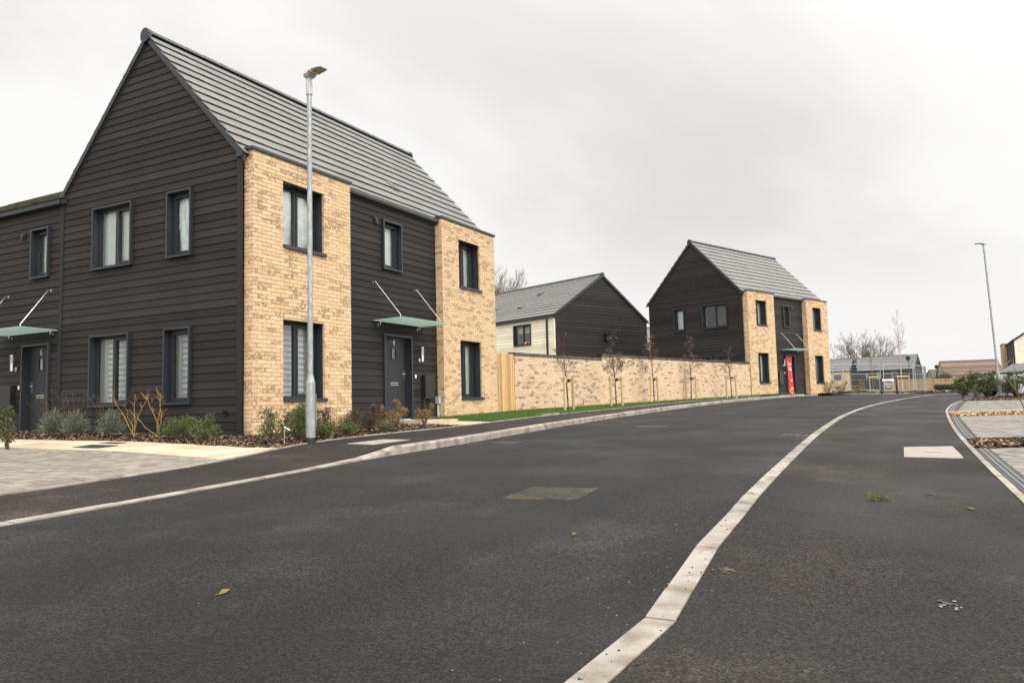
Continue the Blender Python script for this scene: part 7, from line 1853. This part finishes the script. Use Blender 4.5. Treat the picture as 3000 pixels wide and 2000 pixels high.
# ------------------------------------------------------------------ small litter and marks on the road
def litter_leaf(x, y, zf, label, mat, L=.05, a=.3):
    x, y = warp((x, y)); T = thing('fallen_leaf', label, 'leaf', (x, y, zf(x, y)+.004), a, 'fallen leaves on the asphalt')
    m = MB(); m.face((-L, 0, .0), (-L*.2, -L*.4, .004), (L*.6, -L*.3, .010), (L, 0, .006), (L*.3, L*.38, .012), (-L*.5, L*.3, .003)); m.build('blade', mat, T)
    m = MB(); m.tube([(-L, 0, .002), (-L*1.5, .01, .004)], .002, 4); m.build('stalk', M['stem'], T)
litter_leaf(-7.66, -7.84, zg, 'small orange brown leaf lying on the near carriageway', LEAF['spirea'], .045)
litter_leaf(-5.78, -8.81, zg, 'dark curled leaf lying on the road near the flush kerb', LEAF['dry'], .04)
litter_leaf(-3.90, -11.04, zg, 'brown curled leaf on the footway beside the right edging', LEAF['dry'], .05)
litter_leaf(-3.2, -10.8, zg, 'thin tan leaf on the footway beyond the moss clod', LEAF['dry'], .045, 1.2)
T = thing('moss_clod', 'bright green moss clod lying on the right footway', 'moss clod', (*warp((-3.67, -10.41)), zg(*warp((-3.67, -10.41)))))
m = MB(); rng = random.Random(2)
leaf_cloud(m, 160, rng, (0, 0, .02), (.045, .05, .028), .02, .1); m.build('moss', LEAF['plant'], T, kind='stuff')
m = MB(); leaf_cloud(m, 90, rng, (.02, -.075, .012), (.03, .04, .014), .016, .1); m.build('root_soil', M['clay'], T, kind='stuff')
def blotch(name, x, y, rx, ry, a, mat, zf, seed, dz=.003):
    x, y = warp((x, y)); rng = random.Random(seed); m = MB(); P = []
    for k in range(18):
        t = 6.283*k/18; r = rng.uniform(.6, 1.1); u, v = math.cos(t)*rx*r, math.sin(t)*ry*r
        P.append((x+u*math.cos(a)-v*math.sin(a), y+u*math.sin(a)+v*math.cos(a)))
    m.face(*[(x+(p[0]-x)*.45, y+(p[1]-y)*.45, zf(*p)+dz) for p in P])
    for _ in range(16):      # flakes scattered round the worn patch
        t = rng.uniform(0, 6.28); q = rng.uniform(.4, 1.25); u, v = math.cos(t)*rx*q, math.sin(t)*ry*q; cx, cy = x+u*math.cos(a)-v*math.sin(a), y+u*math.sin(a)+v*math.cos(a); s = rng.uniform(.08, .3)
        m.face(*[(cx+rx*s*math.cos(w)*rng.uniform(.5, 1.1), cy+ry*s*math.sin(w)*rng.uniform(.5, 1.1), zf(cx, cy)+dz*.8) for w in (0.2, 1.1, 2.2, 3.1, 4.2, 5.3)])
    return m.build(name, mat, kind='structure')
blotch('paint_mark', -6.58, -10.81, .07, .045, .4, M['paint_patch'], zg, 1)
blotch('clay_stain', -6.34, -9.86, .055, .075, .2, M['clay'], zg, 2)
m = MB(); rng = random.Random(9)
def stone(m, x, y, z, r):
    m.tone = rng.random(); q = [(x+r*math.cos(t)*rng.uniform(.7, 1.1), y+r*math.sin(t)*rng.uniform(.7, 1.1), z) for t in (.3, 1.9, 3.4, 5.0)]; top = (x, y, z+r*.8)
    for i in range(4): m.face(q[i], q[(i+1) % 4], top)
dark = MB()
for k in range(620):
    x = -8.6+rng.random()**1.6*22
    if rng.random() < .45:
        y = lerp_poly(KR, x)+rng.gauss(.10, .14); stone(m, x, y, zg(x, y), rng.uniform(.002, .0045))
    elif rng.random() < .6:
        y = lerp_poly(KRo, x)+rng.uniform(-.03, .10); stone(dark, x, y, zg(x, y)+(.006 if y > lerp_poly(KRo, x) else .0), rng.uniform(.003, .007))
    else:
        y = rng.uniform(-11.3, -5); stone(m if rng.random() < .5 else dark, x, y, zg(x, y), rng.uniform(.002, .005))
m.build('loose_grit', M['grit'], kind='stuff', label='pale loose grit scattered along the flush kerb'); dark.build('tarmac_crumbs', M['tarmac_crumb'], kind='stuff', label='dark tarmac crumbs on the flush kerb and road')
